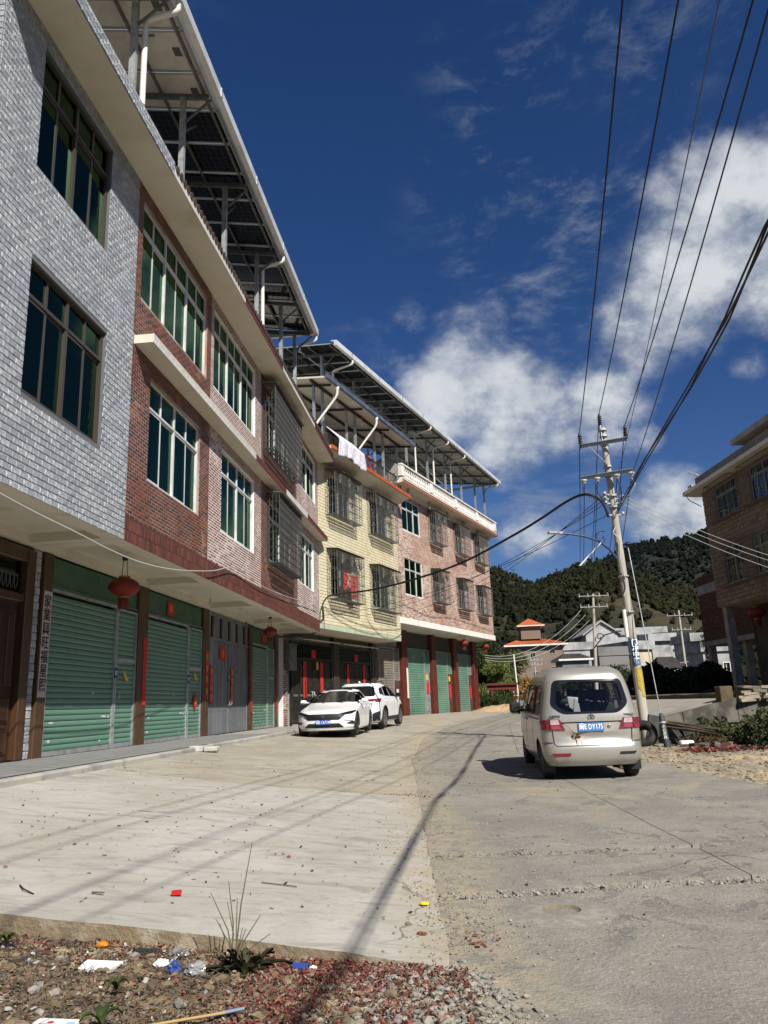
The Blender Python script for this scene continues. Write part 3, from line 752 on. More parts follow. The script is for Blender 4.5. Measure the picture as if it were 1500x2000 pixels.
def shutter(parent, fr, s0, s1, z0, z1, o, mat=None, pitch=.105, single=True, rail=None, name='roller_shutter', wicket=False):
    """a roller shutter: side guides and bottom rail, and one part per slat"""
    mat = mat or SHUT; rail = rail or STEEL; mb = MB(fr)
    mb.box(s0-.035, s0+.02, o-.03, o+.05, z0, z1); mb.box(s1-.02, s1+.035, o-.03, o+.05, z0, z1)
    mb.box(s0+.02, s1-.02, o-.02, o+.035, z0, z0+.085); mb.box(s0+.02, s1-.02, o-.03, o+.055, z1-.05, z1)
    if wicket:
        zm = z0+(z1-z0)*.62; mb.box(s0+.02, s1-.02, o-.01, o+.06, zm-.045, zm+.045)
    sh = mb.build(name, rail, parent)
    n = int((z1-.05-z0-.085)/pitch); me = slat_mesh(mat, pitch)
    if single:
        for i in range(n): put_unit('slat', me, sh, fr, (s0+s1)/2, o+random.gauss(0, .0012), z0+.085+pitch*i, s1-s0-.04, 1, tilt=.0015)
    else:
        mb = MB(fr)
        for i in range(n):
            z = z0+.085+pitch*i; P = [(v.co.x*(s1-s0-.04)+(s0+s1)/2, v.co.y+o, v.co.z+z) for v in me.vertices]
            mb.add(P, [tuple(p.vertices) for p in me.polygons])
        mb.build('slats', mat, sh, kind='stuff')
    if wicket:
        mb = MB(fr); c = s0+.14; mb.tube([(c, o+.03, z0+1.0), (c, o+.075, z0+1.03), (c+.02, o+.075, z0+1.17), (c+.02, o+.03, z0+1.2)], .010, 6)
        mb.build('handle', STEEL, sh)
    return sh
def peeled(sh, fr, o, spots):
    """torn scraps of old adverts left on a shutter"""
    mb = MB(fr); rr = random.Random(4)
    for s, z, w, h in spots: mb.add([(s+w*(rr.uniform(.3, .55))*math.cos(a), o+.0235, z+h*rr.uniform(.3, .55)*math.sin(a)) for a in np.linspace(0, 5.5, 8)], [tuple(range(8))])
    mb.build('torn_paper', M('old_paper', (.50, .49, .44), .85, c2=(.40, .40, .36), scale=9), sh, kind='stuff')
def corrugated(parent, fr, s0, s1, z0, z1, o, mat, name='header_sheet', pitch=.085):
    mb = MB(fr); n = int((s1-s0)/pitch*4); pts = []
    for i in range(n+1):
        s = s0+(s1-s0)*i/n; oo = o+(.014 if i % 4 in (1, 2) else 0.)
        pts += [mb.pt((s, oo, z0)), mb.pt((s, oo, z1))]
    mb.grid(pts, n+1, 2, smooth=False)
    mb.box(s0, s1, o-.02, o+.045, z0-.06, z0)
    return mb.build(name, mat, parent)
def box_part(parent, name, fr, s0, s1, o0, o1, z0, z1, mat, bev=0, **tags):
    mb = MB(fr)
    if bev: mb.bevbox(s0, s1, o0, o1, z0, z1, bev)
    else: mb.box(s0, s1, o0, o1, z0, z1)
    return mb.build(name, mat, parent, **tags)
def couplet(fr, s0, s1, z0, z1, o, label, txt='', paper=None, ink=None, name='couplet_strip', group=None, vertical=True):
    """a paper strip pasted up, with its brushed characters"""
    rr = random.Random(int(s0*31+z0*7)); mb = MB(fr)
    n = 14; pts = []
    for i in range(n):
        z = z0+(z1-z0)*i/(n-1); e = rr.uniform(-.006, .006)
        pts += [mb.pt((s0+e, o+.004+rr.uniform(0, .004), z)), mb.pt((s1+e, o+.004+rr.uniform(0, .004), z))]
    mb.grid(pts, n, 2)
    ob = mb.build(name, paper or REDPAPER); tag(ob, label, 'paper strip' if vertical else 'paper notice', group)
    if txt:
        h = (z1-z0)*.92/len(txt) if vertical else (z1-z0)*.6; w = s1-s0
        for i, ch in enumerate(txt):
            if vertical: p = fr.P((s0+s1)/2, o+.011, z1-(z1-z0)*.04-h*(i+.5)); sz = min(w*.92, h*1.0)
            else: p = fr.P(s0+(i+.5)*(s1-s0)/len(txt), o+.011, (z0+z1)/2); sz = min(h, w/len(txt))
            text_obj('character', ch, sz, ink or GOLDINK, ob, mtx(p, fr.d, (0, 0, 1), fr.n), bold=sz*.012)
    return ob
# ================================================================ grey stone-tiled house
GREYT = M('split_face_grey_tile', (.295, .315, .345), .6, c2=(.45, .47, .50), scale=24, lo=.42, hi=.6, bump=1.0, bscale=34, bdist=.022, tint=.09, vary=(.275, .295, .325), detail=8, streak=.4)
GROUTG = M('dark_grout', (.12, .125, .135), .9)
def grey_house():
    h = thing('grey_tiled_house', G1.P(10.3, -5, -.7), 'grey split-stone tiled house at the near end of the row with bronze-framed windows', 'house')
    W = [(9.13, 11.42, 7.87, 9.93), (9.2, 11.56, 4.33, 6.38)]
    s0, s1, zb, zt = 8.1, 12.6, 2.96, 10.25
    mb = MB(G1); wall_panel(mb, s0, s1, zb, zt, W)
    mb.quad([(s0, 0, zb), (s0, -9, zb), (s0, -9, zt), (s0, 0, zt)]); mb.quad([(s0, -9, -.7), (s1, -9, -.7), (s1, -9, zt), (s0, -9, zt)])
    mb.quad([(s0, -1.8, -.7), (s0, -9, -.7), (s0, -9, zb), (s0, -1.8, zb)])
    mb.build('wall', GROUTG, h)
    r = tile_rects(s0+.004, s1-.004, zb, zt, .205, .1, .008, W)
    clad(h, G1, r, .197, .092, .010, GREYT, 'greytile', 300, rough=.003)
    side = Fr(G1.P(s0, 0, 0), AZ1+90)      # the end wall that faces the street corner
    side.d = -G1.n; side.n = -G1.d; side.left = False
    r = tile_rects(.004, 3, zb, zt, .205, .1, .008, [])
    clad(h, side, r, .197, .092, .016, GREYT, 'greytile', 0, rough=.006)
    for w in W: window(h, G1, *w, n=4, trans=.27 if w[2] > 7 else .25, fm=BRONZE, gm=GLASSB, cm=CURT2, o=-.10, fw=.055, tilt=.006)
    box_part(h, 'floor_slab', G1, s0, s1, -9, -.02, 3.12, 3.2, PLASTER)
    mb = MB(G1)
    for a in ((s0, s1, -.30, -.012, 2.965, 3.12), (s0, s1, -1.8, -1.62, 2.965, 3.12), (s1-.2, s1-.003, -1.62, -.30, 2.965, 3.12)): mb.box(*a)
    mb.build('soffit_beam', PLASTER, h)
    # roof slab with its deep eave, tiled fascia
    box_part(h, 'roof', G1, s0-.3, s1, -9.2, .69, 10.25, 10.5, PLASTER)
    box_part(h, 'fascia_backing', G1, s0-.3, s1, .69, .70, 10.24, 10.56, GROUTG)
    fr = Fr(G1.P(0, .70, 0), AZ1); clad(h, fr, tile_rects(s0-.3, s1, 10.25, 10.56, .205, .1, .008, []), .197, .092, .012, GREYT, 'greytile', 0, rough=.006, stuffname='fascia_tiles')
    # ground floor: stone pier, double door in a timber frame
    o = -1.8
    box_part(h, 'shopfront_wall', G1, s0, 12.95, o-.3, o-.05, -.7, 2.96, GREYC)
    box_part(h, 'pier_backing', G1, 12.86, 13.14, o-.05, o+.0, -.7, 2.96, GROUTG)
    fr = Fr(G1.P(0, o, 0), AZ1); clad(h, fr, tile_rects(12.865, 13.135, -.68, 2.96, .27, .135, .008, []), .26, .127, .016, GREYT, 'greytile_b', 30, rough=.006)
    WOOD = M('varnished_door_wood', (.030, .013, .007), .35, c2=(.05, .023, .011), scale=3, stretch=(1, 1, .15), lo=.4, hi=.65, coat=.3)
    WOODF = M('door_frame_wood', (.066, .031, .014), .4, c2=(.045, .021, .010), scale=4, stretch=(1, 1, .15), coat=.2)
    mb = MB(G1)
    for a, b in ((9.0, 9.22), (12.58, 12.84)): mb.bevbox(a, b, o-.05, o+.10, -.68, 2.9, .02)
    mb.bevbox(9.22, 12.58, o-.05, o+.08, 2.66, 2.9, .02); mb.bevbox(9.22, 12.58, o-.05, o+.07, 1.95, 2.1, .02)
    mb.build('door_frame', WOODF, h)
    for a, b in ((9.25, 10.9), (10.92, 12.56)):
        mb = MB(G1); mb.box(a, b, o-.06, o-.02, -.66, 1.93)
        for c, d in ((a+.12, b-.12),):
            for z0, z1 in ((-.55, -.15), (-.05, .35), (.5, 1.8)):
                mb.bevbox(c, d, o-.02, o+.015, z0, z1, .03)
        dr = mb.build('door', WOOD, h)
        mb = MB(G1)
        for k in range(5): mb.tube([((a+b)/2-.5+k*.25, o+.022, .6), ((a+b)/2-.5+k*.25, o+.022, 1.7)], .010, 5)
        mb.build('door_bars', BRONZE, dr)
    mb = MB(G1); mb.box(9.25, 12.56, o-.05, o-.03, 2.1, 2.66); lt = mb.build('fanlight', glass('dark_fanlight_glass', (.1, .1, .09), .04), h)
    mb = MB(G1)
    for k in range(26):
        s = 9.4+k*.12; mb.tube([(s+.05*math.sin(a), o-.01, 2.38+.22*math.sin(a*.5)*math.cos(a)) for a in np.linspace(0, 6.28, 12)], .006, 4)
    mb.build('fanlight_ironwork', M('pewter_ironwork', (.18, .18, .17), .5, metal=.5), lt, kind='stuff')
    return h
grey_house()
# ================================================================ red-brick tiled row
BRK_A = M('red_brick_tile', (.165, .056, .034), .6, c2=(.11, .040, .029), scale=1.6, lo=.42, hi=.62, c3=(.30, .135, .055), scale3=.55, lo3=.54, hi3=.66, tint=.35, vary=(.07, .034, .03), bump=.2, bscale=30, streak=.4)
BRK_B = M('dusty_brick_tile', (.27, .13, .095), .65, c2=(.20, .085, .06), scale=1.5, c3=(.42, .34, .30), scale3=.6, lo3=.46, hi3=.62, tint=.35, vary=(.13, .055, .04), bump=.2, bscale=30, streak=.35)
BRK_C = M('dark_red_band_tile', (.115, .038, .024), .5, c2=(.085, .028, .02), scale=2, tint=.3, vary=(.06, .022, .018))
GR_D = M('weathered_grout', (.34, .29, .26), .9, c2=(.22, .14, .11), scale=.9, lo=.42, hi=.62, c3=(.33, .165, .08), scale3=.5, lo3=.54, hi3=.66)
GR_W = M('white_grout', (.74, .70, .67), .9, c2=(.60, .54, .50), scale=.7, lo=.5, hi=.7)
GR_R = M('red_grout', (.085, .032, .026), .9)
STONEF = M('white_stone_tile', (.55, .53, .49), .7, c2=(.44, .42, .38), scale=5, bump=.6, bscale=18, tint=.14)
REDF = M('dark_red_fascia_tile', (.115, .028, .022), .5, c2=(.09, .024, .02), scale=3, tint=.2)
ROOFT = M('brown_roof_tile', (.075, .048, .036), .7, c2=(.05, .035, .028), scale=4)
def fascia(parent, fr, runs, o, z0, z1, pitch=.3, name='fascia_tile'):
    for (a, b, mat) in runs:
        n = max(1, int(round((b-a)/pitch))); w = (b-a)/n
        mb = MB(fr); mb.box(-w/2+.003, w/2-.003, 0, .018, 0, z1-z0); 
        V = np.array(mb.v)-fr.E
        L = np.stack([V@fr.d, V@fr.n, V[:, 2]], 1)
        me = bpy.data.meshes.new(name); me.from_pydata(L.tolist(), [], mb.f); me.materials.append(mat)
        for i in range(n): put_unit(name, me, parent, fr, a+w*(i+.5), o, z0, 1, 1, tilt=.004)
def brick_row():
    s0, s1, zb, zt = 12.6, 31.1, 2.96, 10.25
    h = thing('brick_tiled_house', G1.P(22, -5, -.7), 'long red brick-tiled row house above green shutters and a grey steel gate', 'house')
    W = [(12.85, 16.72, 7.82, 9.93, 6, .26), (17.25, 21.13, 7.86, 9.95, 6, .26), (13.48, 16.36, 4.31, 6.38, 4, .27), (18.0, 21.05, 4.32, 6.44, 4, .27),
         (27.5, 30.5, 8.2, 10.0, 4, .28), (27.3, 29.95, 4.45, 6.38, 4, .28), (22.5, 26.3, 7.95, 9.75, 6, .25), (22.8, 26.0, 4.45, 6.35, 4, .25)]
    H = [w[:4] for w in W]
    Z = [(s0, 17.05, GR_D), (17.05, 21.85, GR_W), (21.85, 26.9, GR_D), (26.9, s1, GR_W)]
    mb = MB(G1)
    for i, (a, b, m) in enumerate(Z): wall_panel(mb, a, b, 3.42, zt, H, {'weathered_grout': 0, 'white_grout': 1}[m.name])
    wall_panel(mb, s0, s1, zb, 3.42, [], 2)
    mb.quad([(s0, -9, -.7), (s1, -9, -.7), (s1, -9, zt), (s0, -9, zt)], 0)
    mb.quad([(s1, 0, zb), (s1, -9, zb), (s1, -9, zt), (s1, 0, zt)], 0); mb.quad([(s0, -1.9, -.7), (s0, -9, -.7), (s0, -9, zb), (s0, -1.9, zb)], 0)
    mb.build('wall', [GR_D, GR_W, GR_R], h)
    ledge = (s0, s1, 6.74, 6.92)
    rA, rB = [], []
    for i, (a, b, m) in enumerate(Z):
        r = tile_rects(a, b, 3.42, zt, .205, .068, .013 if i in (0, 2) else .023, H+[ledge]); (rA if i in (0, 2) else rB).extend(r)
    near = lambda r: r[0]+(0 if 3.3 < r[1] < 5.2 else 30)
    clad(h, G1, rA, .190, .055, .004, BRK_A, 'brk_a', 300, pname='brick_tile', stuffname='brick_tiles', singles_first=near)
    clad(h, G1, rB, .180, .045, .004, BRK_B, 'brk_b', 0, stuffname='brick_tiles')
    # base band of upright tiles
    r = tile_rects(s0, s1, 2.96, 3.42, .068, .205, .008, []); clad(h, G1, r, .06, .197, .010, BRK_C, 'brk_c', 0, stuffname='band_tiles')
    for a, b, c, d, n, tr in W: window(h, G1, a, b, c, d, n, tr, o=-.09, cm=CURT)
    box_part(h, 'ledge', G1, s0+.06, s1+.1, .0, .36, 6.74, 6.91, PLASTER)
    fascia(h, G1, [(s0+.06, 19.9, STONEF), (19.9, 23.6, REDF), (23.6, 27.0, STONEF), (27.0, s1+.1, REDF)], .362, 6.735, 6.92, .28)
    box_part(h, 'roof', G1, s0, s1+.2, -9.2, .69, 10.25, 10.5, PLASTER)
    fascia(h, G1, [(s0, 17.6, STONEF), (17.6, 21.8, REDF), (21.8, 27, STONEF), (27, s1+.2, REDF)], .692, 10.245, 10.42, .3)
    mb = MB(G1)
    for i in range(int((s1-s0)/.2)):
        s = s0+.1+i*.2; mb.tube([(s, -.25, 10.58), (s, .74, 10.45)], .075, 8, caps=True)
    mb.build('eave_tiles', ROOFT, h, kind='stuff')
    CD = M('dark_cage_bars', (.06, .06, .06), .5, metal=.4)
    grille(h, G1, 21.95, 25.9, 7.78, 9.9, .42, .1, rows=9, lid_over=.1, mat=CD); grille(h, G1, 22.45, 25.65, 4.3, 6.45, .42, .1, rows=9, lid_over=.1, mat=CD)
    # underside: slab and beams
    box_part(h, 'floor_slab', G1, s0, s1, -9, -.02, 3.12, 3.2, PLASTER)
    mb = MB(G1); mb.box(s0, s1, -.32, -.012, 2.965, 3.12); mb.box(s0, s1, -1.8, -1.6, 2.965, 3.12)
    for s in (12.62, 17.5, 22.1, 26.9, 30.75): mb.box(s, s+.3, -1.6, -.32, 2.966, 3.12)
    mb.build('soffit_beam', PLASTER, h)
    # ground floor
    o = -1.8; zg = -.68
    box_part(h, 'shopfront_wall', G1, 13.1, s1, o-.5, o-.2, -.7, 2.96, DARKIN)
    for a, b in ((13.18, 13.5), (17.4, 17.95), (21.95, 22.5), (26.95, 27.3), (30.6, 31.05)): box_part(h, 'pilaster', G1, a, b, o-.3, o+.06, -.7, 2.96, BROWNP, .012)
    for a, b, c in ((13.54, 16.3, 17.36), (17.99, 20.8, 21.9), (27.34, 29.5, 30.55)):
        sh = shutter(h, G1, a, b, zg, 2.34, o-.02); peeled(sh, G1, o-.02, [(b-.35, -.02, .32, .06), (b-.15, -.03, .1, .07), (a+.3, -.1, .2, .05), (a+.25, -.42, .16, .07), (b-.5, -.5, .1, .05), (b-.9, .45, .12, .05), (a+.9, .2, .5, .02)]); shutter(h, G1, b+.09, c, zg, 2.3, o-.02, wicket=True, name='wicket_door')
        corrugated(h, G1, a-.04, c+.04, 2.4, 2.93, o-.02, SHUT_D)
    # grey steel gate with its row of vents
    GATE = M('grey_gate_paint', (.115, .125, .135), .48, c2=(.15, .158, .165), scale=1.8, stretch=(1, 1, .4), c3=(.21, .22, .22), scale3=1.1, lo3=.56, hi3=.7)
    mb = MB(G1); a, b = 22.55, 26.9
    mb.box(a, b, o-.10, o-.05, zg, 2.12)
    for s in (a, (a+b)/2-.03, b-.06): mb.box(s, s+.06, o-.05, o-.02, zg, 2.12)
    for i in range(1, 12):
        s = a+(b-a)*i/12
        if i != 6: mb.box(s-.012, s+.012, o-.05, o-.043, zg, 2.12)
    for z in (.0, .7, 1.4): mb.box(a+.06, b-.06, o-.05, o-.044, z, z+.02)
    mb.box(a, b, o-.1, o+.0, 2.12, 2.2); mb.box(a, b, o-.1, o+.0, 2.84, 2.95)
    for i in range(6): s = a+(b-a)*i/5; mb.box(max(a, s-.28), min(b, s+.28), o-.08, o-.02, 2.2, 2.84)
    g = mb.build('steel_gate', GATE, h)
    mb = MB(G1)
    for s in (-.1, .13): mb.tube([((a+b)/2+s, o-.02, .16), ((a+b)/2+s, o+.05, .2), ((a+b)/2+s, o+.05, .3), ((a+b)/2+s, o-.02, .34)], .016, 6)
    mb.build('handle', STEEL, g)
    return h
brick_row()
# papers, lamps and lanterns under the overhang
OW = -1.74
couplet(G1, 13.2, 13.48, .35, 2.25, OW+.0, 'faded white couplet strip with black brush characters on the first brown pilaster', '家業興旺福星照', M('faded_paper', (.42, .38, .37), .8, c2=(.46, .33, .33), scale=1.2), BLACKINK)
couplet(G1, 17.72, 17.93, .2, 1.75, OW, 'torn red couplet strip on the brown pilaster between the two near shutters', '', None)
couplet(G1, 22.2, 22.42, .35, 1.75, OW, 'narrow red couplet strip on the pilaster left of the grey gate', '財源廣進', None)
couplet(G1, 22.85, 23.1, .2, 1.35, OW-.03-.06, 'red couplet strip on the left leaf of the grey gate', '出入平安', None)
couplet(G1, 24.95, 25.2, .2, 1.35, OW-.03-.06, 'red couplet strip right of the handles of the grey gate', '萬事如意', None)
couplet(G1, 23.75, 24.4, 1.55, 1.95, OW-.09, 'red square paper on the top of the grey gate', '福', None, name='paper_notice', vertical=False)
couplet(G1, 27.05, 27.24, -.1, 1.4, OW, 'faded red couplet strip on the pilaster right of the grey gate', '', None)
couplet(G1, 30.75, 30.95, -.1, 1.4, OW, 'red couplet strip on the last brown pilaster of the brick row', '', None)
couplet(G1, 19.2, 19.68, 2.46, 2.8, OW-.03, 'small red paper on the green header over the second shutter', '福', None, name='paper_notice', vertical=False)
couplet(G1, 28.7, 29.2, 2.46, 2.74, OW-.03, 'orange-red paper on the green header over the third shutter', '', None, name='paper_notice', vertical=False)
def small_sign(fr, s, z, o, w, h, mat, label, txt='', ink=None, name='house_number_plate', cat='sign'):
    mb = MB(fr); mb.bevbox(s-w/2, s+w/2, o, o+.015, z-h/2, z+h/2, .004); ob = mb.build(name, mat); tag(ob, label, cat)
    if txt: text_obj('lettering', txt, h*.6, ink, ob, mtx(fr.P(s, o+.017, z), fr.d, (0, 0, 1), fr.n))
    return ob
BLUEP = M('blue_plate', (.02, .035, .14), .4); WHITEINK = M('white_ink', (.75, .75, .73), .5)
small_sign(G1, 16.36, .88, -1.77, .14, .22, BLUEP, 'blue house number plate by the first green shutter', '82', WHITEINK)
small_sign(G1, 20.86, .88, -1.77, .14, .22, BLUEP, 'blue house number plate by the second green shutter', '81', WHITEINK)
small_sign(G1, 24.75, 1.05, -1.84, .22, .28, BLUEP, 'blue number plate on the grey gate', '79', WHITEINK)
YEL = M('yellow_plastic', (.62, .42, .03), .5)
def charm(s, z, label):
    mb = MB(G1); mb.tube([(s-.02, -1.755, z+.12), (s+.02, -1.75, z+.03), (s+.08, -1.745, z-.05), (s+.2, -1.745, z-.09)], [.012, .03, .038, .012], 6)
    tag(mb.build('yellow_charm', YEL), label, 'charm')
charm(16.75, .82, 'yellow paper charm hung on the rail of the first wicket door'); charm(21.3, .95, 'yellow paper charm hung on the second wicket door')
mb = MB(G1); mb.prism([(21.42, .02), (21.58, .28), (21.42, .56), (21.26, .28)], 1, -1.765, -1.75); fu = mb.build('fortune_diamond', REDPAPER); tag(fu, 'red diamond fortune paper on the second wicket door', 'paper notice')
text_obj('character', '福', .2, GOLDINK, fu, mtx(G1.P(21.42, -1.747, .28), G1.d, (0, 0, 1), G1.n))
LANT = M('red_lantern_silk', (.20, .018, .010), .6, c2=(.15, .014, .009), scale=3)
GOLD = M('dull_gold', (.33, .20, .05), .45, metal=.4)
def lantern(p, r, label, group, squash=.62):
    t = thing('red_lantern', p, label, 'lantern', group); mb = MB(); x, y, z = p
    n = 20; V = []; prof = [(math.sin(a)*r*(1) if True else 0, -math.cos(a)*r*squash) for a in np.linspace(.38, math.pi-.38, 11)]
    k = 24
    for (rad, hh) in prof:
        for j in range(k*2):
            th = math.pi*j/k; q = rad*(1 if j % 2 else .955); V.append((x+q*math.cos(th), y+q*math.sin(th), z+hh))
    mb.add(V, [(i*2*k+j, i*2*k+(j+1) % (2*k), (i+1)*2*k+(j+1) % (2*k), (i+1)*2*k+j) for i in range(len(prof)-1) for j in range(2*k)], 0, True)
    mb.build('body', LANT, t)
    mb = MB(); hz = r*squash*math.cos(.38); rr = r*math.sin(.38)
    mb.lathe([(rr*.98, -hz-.03*r*5), (rr*1.04, -hz-.0), (rr*.2, -hz)], p, n=16); mb.build('collar', GOLD, t); mb = MB(); mb.lathe([(rr*.2, hz), (rr*1.04, hz), (rr*.98, hz+.03*r*5), (0, hz+.15*r)], p, n=16)
    mb.build('collar', GOLD, t)
    mb = MB()
    for j in range(14):
        a = 6.28*j/14; mb.bar((x+rr*.8*math.cos(a), y+rr*.8*math.sin(a), z-hz-.12*r), (x+rr*.85*math.cos(a+.1), y+rr*.85*math.sin(a+.1), z-hz-(.75+.2*random.random())*r), r*.13, r*.05)
    mb.build('tassel', LANT, t)
    mb = MB(); mb.tube([(x-rr*.5, y, z+hz+.1*r), (x-rr*.3, y, z+hz+1.2*r)], .008, 5); mb.tube([(x+rr*.5, y, z+hz+.1*r), (x+rr*.3, y, z+hz+1.2*r)], .008, 5)
    mb.lathe([(.0, 0), (.05, 0), (.06, .06), (.0, .07)], (x, y, z+hz+1.2*r), n=10)
    mb.build('hanger', IRON, t)
    return t
lantern(G1.P(14.35, -.75, 2.42), .30, 'large red lantern hung before the first green shutter', 'lanterns of the brick row')
lantern(G1.P(25.3, -.6, 2.5), .24, 'dark red lantern hung under the overhang right of the grey gate', 'lanterns of the brick row')
def bulb(fr, s, o, z, label, drop=.22):
    t = thing('bare_bulb', fr.P(s, o, z), label, 'light bulb', 'bulbs under the overhang'); mb = MB(fr); p = fr.P(s, o, z)
    mb.tube([(s, o, z), (s+.01, o, z-drop)], .007, 5); mb.build('flex', WHITEP, t)
    mb = MB(); mb.lathe([(.0, .0), (.025, -.01), (.03, -.06), (.0, -.07)], fr.P(s+.01, o, z-drop), n=10); mb.build('holder', WHITEP, t)
    mb = MB(); mb.lathe([(.022, -.06), (.034, -.10), (.04, -.14), (.028, -.175), (0, -.19)], fr.P(s+.01, o, z-drop), n=12); mb.build('globe', M('bulb_glass', (.55, .54, .5), .15), t)
bulb(G1, 9.6, -.55, 3.12, 'bare bulb under the grey house near the picture edge', .02)
bulb(G1, 19.7, -.8, 3.12, 'bare bulb on a flex over the second shutter'); bulb(G1, 24.6, -1.2, 3.12, 'bare bulb on a bracket over the grey gate')
def dome_lamp(s, o, z, mat, label):
    mb = MB(); mb.lathe([(.26, 0), (.25, -.03), (.16, -.09), (0, -.11)], G1.P(s, o, z), n=20); tag(mb.build('ceiling_lamp', mat), label, 'ceiling lamp')
dome_lamp(23.2, -.85, 3.12, M('milky_lamp_glass', (.55, .53, .5), .3), 'white round ceiling lamp under the overhang before the grey gate')
dome_lamp(28.4, -.75, 3.12, M('yellowed_lamp_glass', (.45, .38, .2), .4), 'yellowed round ceiling lamp near the end of the brick row')
# raised pavement in front of the row
PAVE = M('pavement_cement', (.30, .295, .27), .85, c2=(.22, .215, .20), scale=1.6, c3=(.36, .34, .29), scale3=.8, bump=.3, bscale=22)
PTILE = M('pavement_tile', (.235, .235, .225), .6, c2=(.17, .17, .165), scale=1.2, tint=.18)
mb = MB(G1); mb.bevbox(5.5, 31.2, -1.8, -.02, -1.0, -.70, .02); mb.build('pavement', PAVE, kind='structure')
mb = MB(G1); mb.bevbox(5.5, 17.2, -.016, .16, -1.05, -.71, .03); mb.bevbox(17.22, 31.3, -.016, .12, -1.0, -.70, .03); mb.build('kerb', PAVE, kind='structure')
pv = bpy.data.objects['pavement']
mbt = MB(); mbt.box(-.145, .145, -.145, .145, 0, .012); tme = bpy.data.meshes.new('paving_tile'); tme.from_pydata([list(map(float, v)) for v in mbt.v], [], mbt.f); tme.materials.append(PTILE)
k = 0
for i in range(85):
    for j in range(6):
        if k >= 300: break
        put_unit('paving_tile', tme, pv, G1, 8.2+i*.3, -1.62+j*.3, -.698+random.gauss(0, .0012), 1, 1); k += 1
# ================================================================ yellow house
YT = M('yellow_relief_tile', (.60, .545, .385), .5, c2=(.55, .495, .335), scale=2, tint=.10, bump=.25, bscale=20, c3=(.49, .415, .24), scale3=.7, lo3=.56, hi3=.7, streak=.18)
YG = M('yellow_grout', (.47, .42, .29), .9)
ORT = M('orange_glazed_tile', (.42, .10, .025), .35, c2=(.34, .075, .02), scale=4, tint=.2)
BLKD = M('black_glossy_door', (.018, .017, .016), .18, spec=.6, c2=(.03, .027, .024), scale=5)
SILV = M('silver_relief', (.30, .30, .29), .35, metal=.7)
def iron_gate(h, fr, s0, s1, z0, z1, o, leaves):
    """a black relief gate: leaves with raised panels, fanlight above"""
    zt = z1-.75; mb = MB(fr)
    mb.bevbox(s0, s0+.12, o-.05, o+.09, z0, z1, .01); mb.bevbox(s1-.12, s1, o-.05, o+.09, z0, z1, .01); mb.box(s0+.12, s1-.12, o-.05, o+.07, zt, zt+.1); mb.box(s0+.12, s1-.12, o-.05, o+.07, z1-.08, z1)
    fm = mb.build('gate_frame', BLKD, h)
    W = (s1-s0-.24)/leaves
    for i in range(leaves):
        a = s0+.12+W*i; b = a+W; mb = MB(fr); mb.box(a+.008, b-.008, o-.03, o, z0+.03, zt-.01)
        for c, d in ((.08, .28), (.34, .40), (.46, .94)): mb.bevbox(a+W*.16, b-W*.16, o, o+.025, z0+(zt-z0)*c, z0+(zt-z0)*d, .012)
        lf = mb.build('door_leaf', BLKD, h)
        mb = MB(fr); zz = z0+(zt-z0)*.43; mb.bevbox(a+W*.2, b-W*.2, o+.0, o+.03, zz-.05, zz+.05, .008)
        mb.build('relief_plaque', SILV, lf)
        if i in (leaves//2-1, leaves//2):
            mb = MB(fr); c = b-.09 if i == leaves//2-1 else a+.09
            mb.tube([(c, o, z0+.85), (c, o+.07, z0+.9), (c, o+.07, z0+1.25), (c, o, z0+1.3)], .018, 8); mb.build('handle', STEEL, lf)
    mb = MB(fr); mb.box(s0+.12, s1-.12, o-.03, o-.015, zt+.1, z1-.08); lt = mb.build('fanlight', GLASSB, h)
    mb = MB(fr)
    for k in range(int((s1-s0)/.16)):
        s = s0+.2+k*.16; mb.bar((s, o+.0, zt+.1), (s, o+.0, z1-.08), .018); mb.lathe([(.045, -.006), (.045, .006), (.03, .006)], (s+.08, o+.01, (zt+z1)/2), fr.n, 8)
    mb.build('fanlight_bars', BLKD, lt, kind='stuff')
ALUG = M('dull_grey_aluminium', (.24, .245, .24), .5)
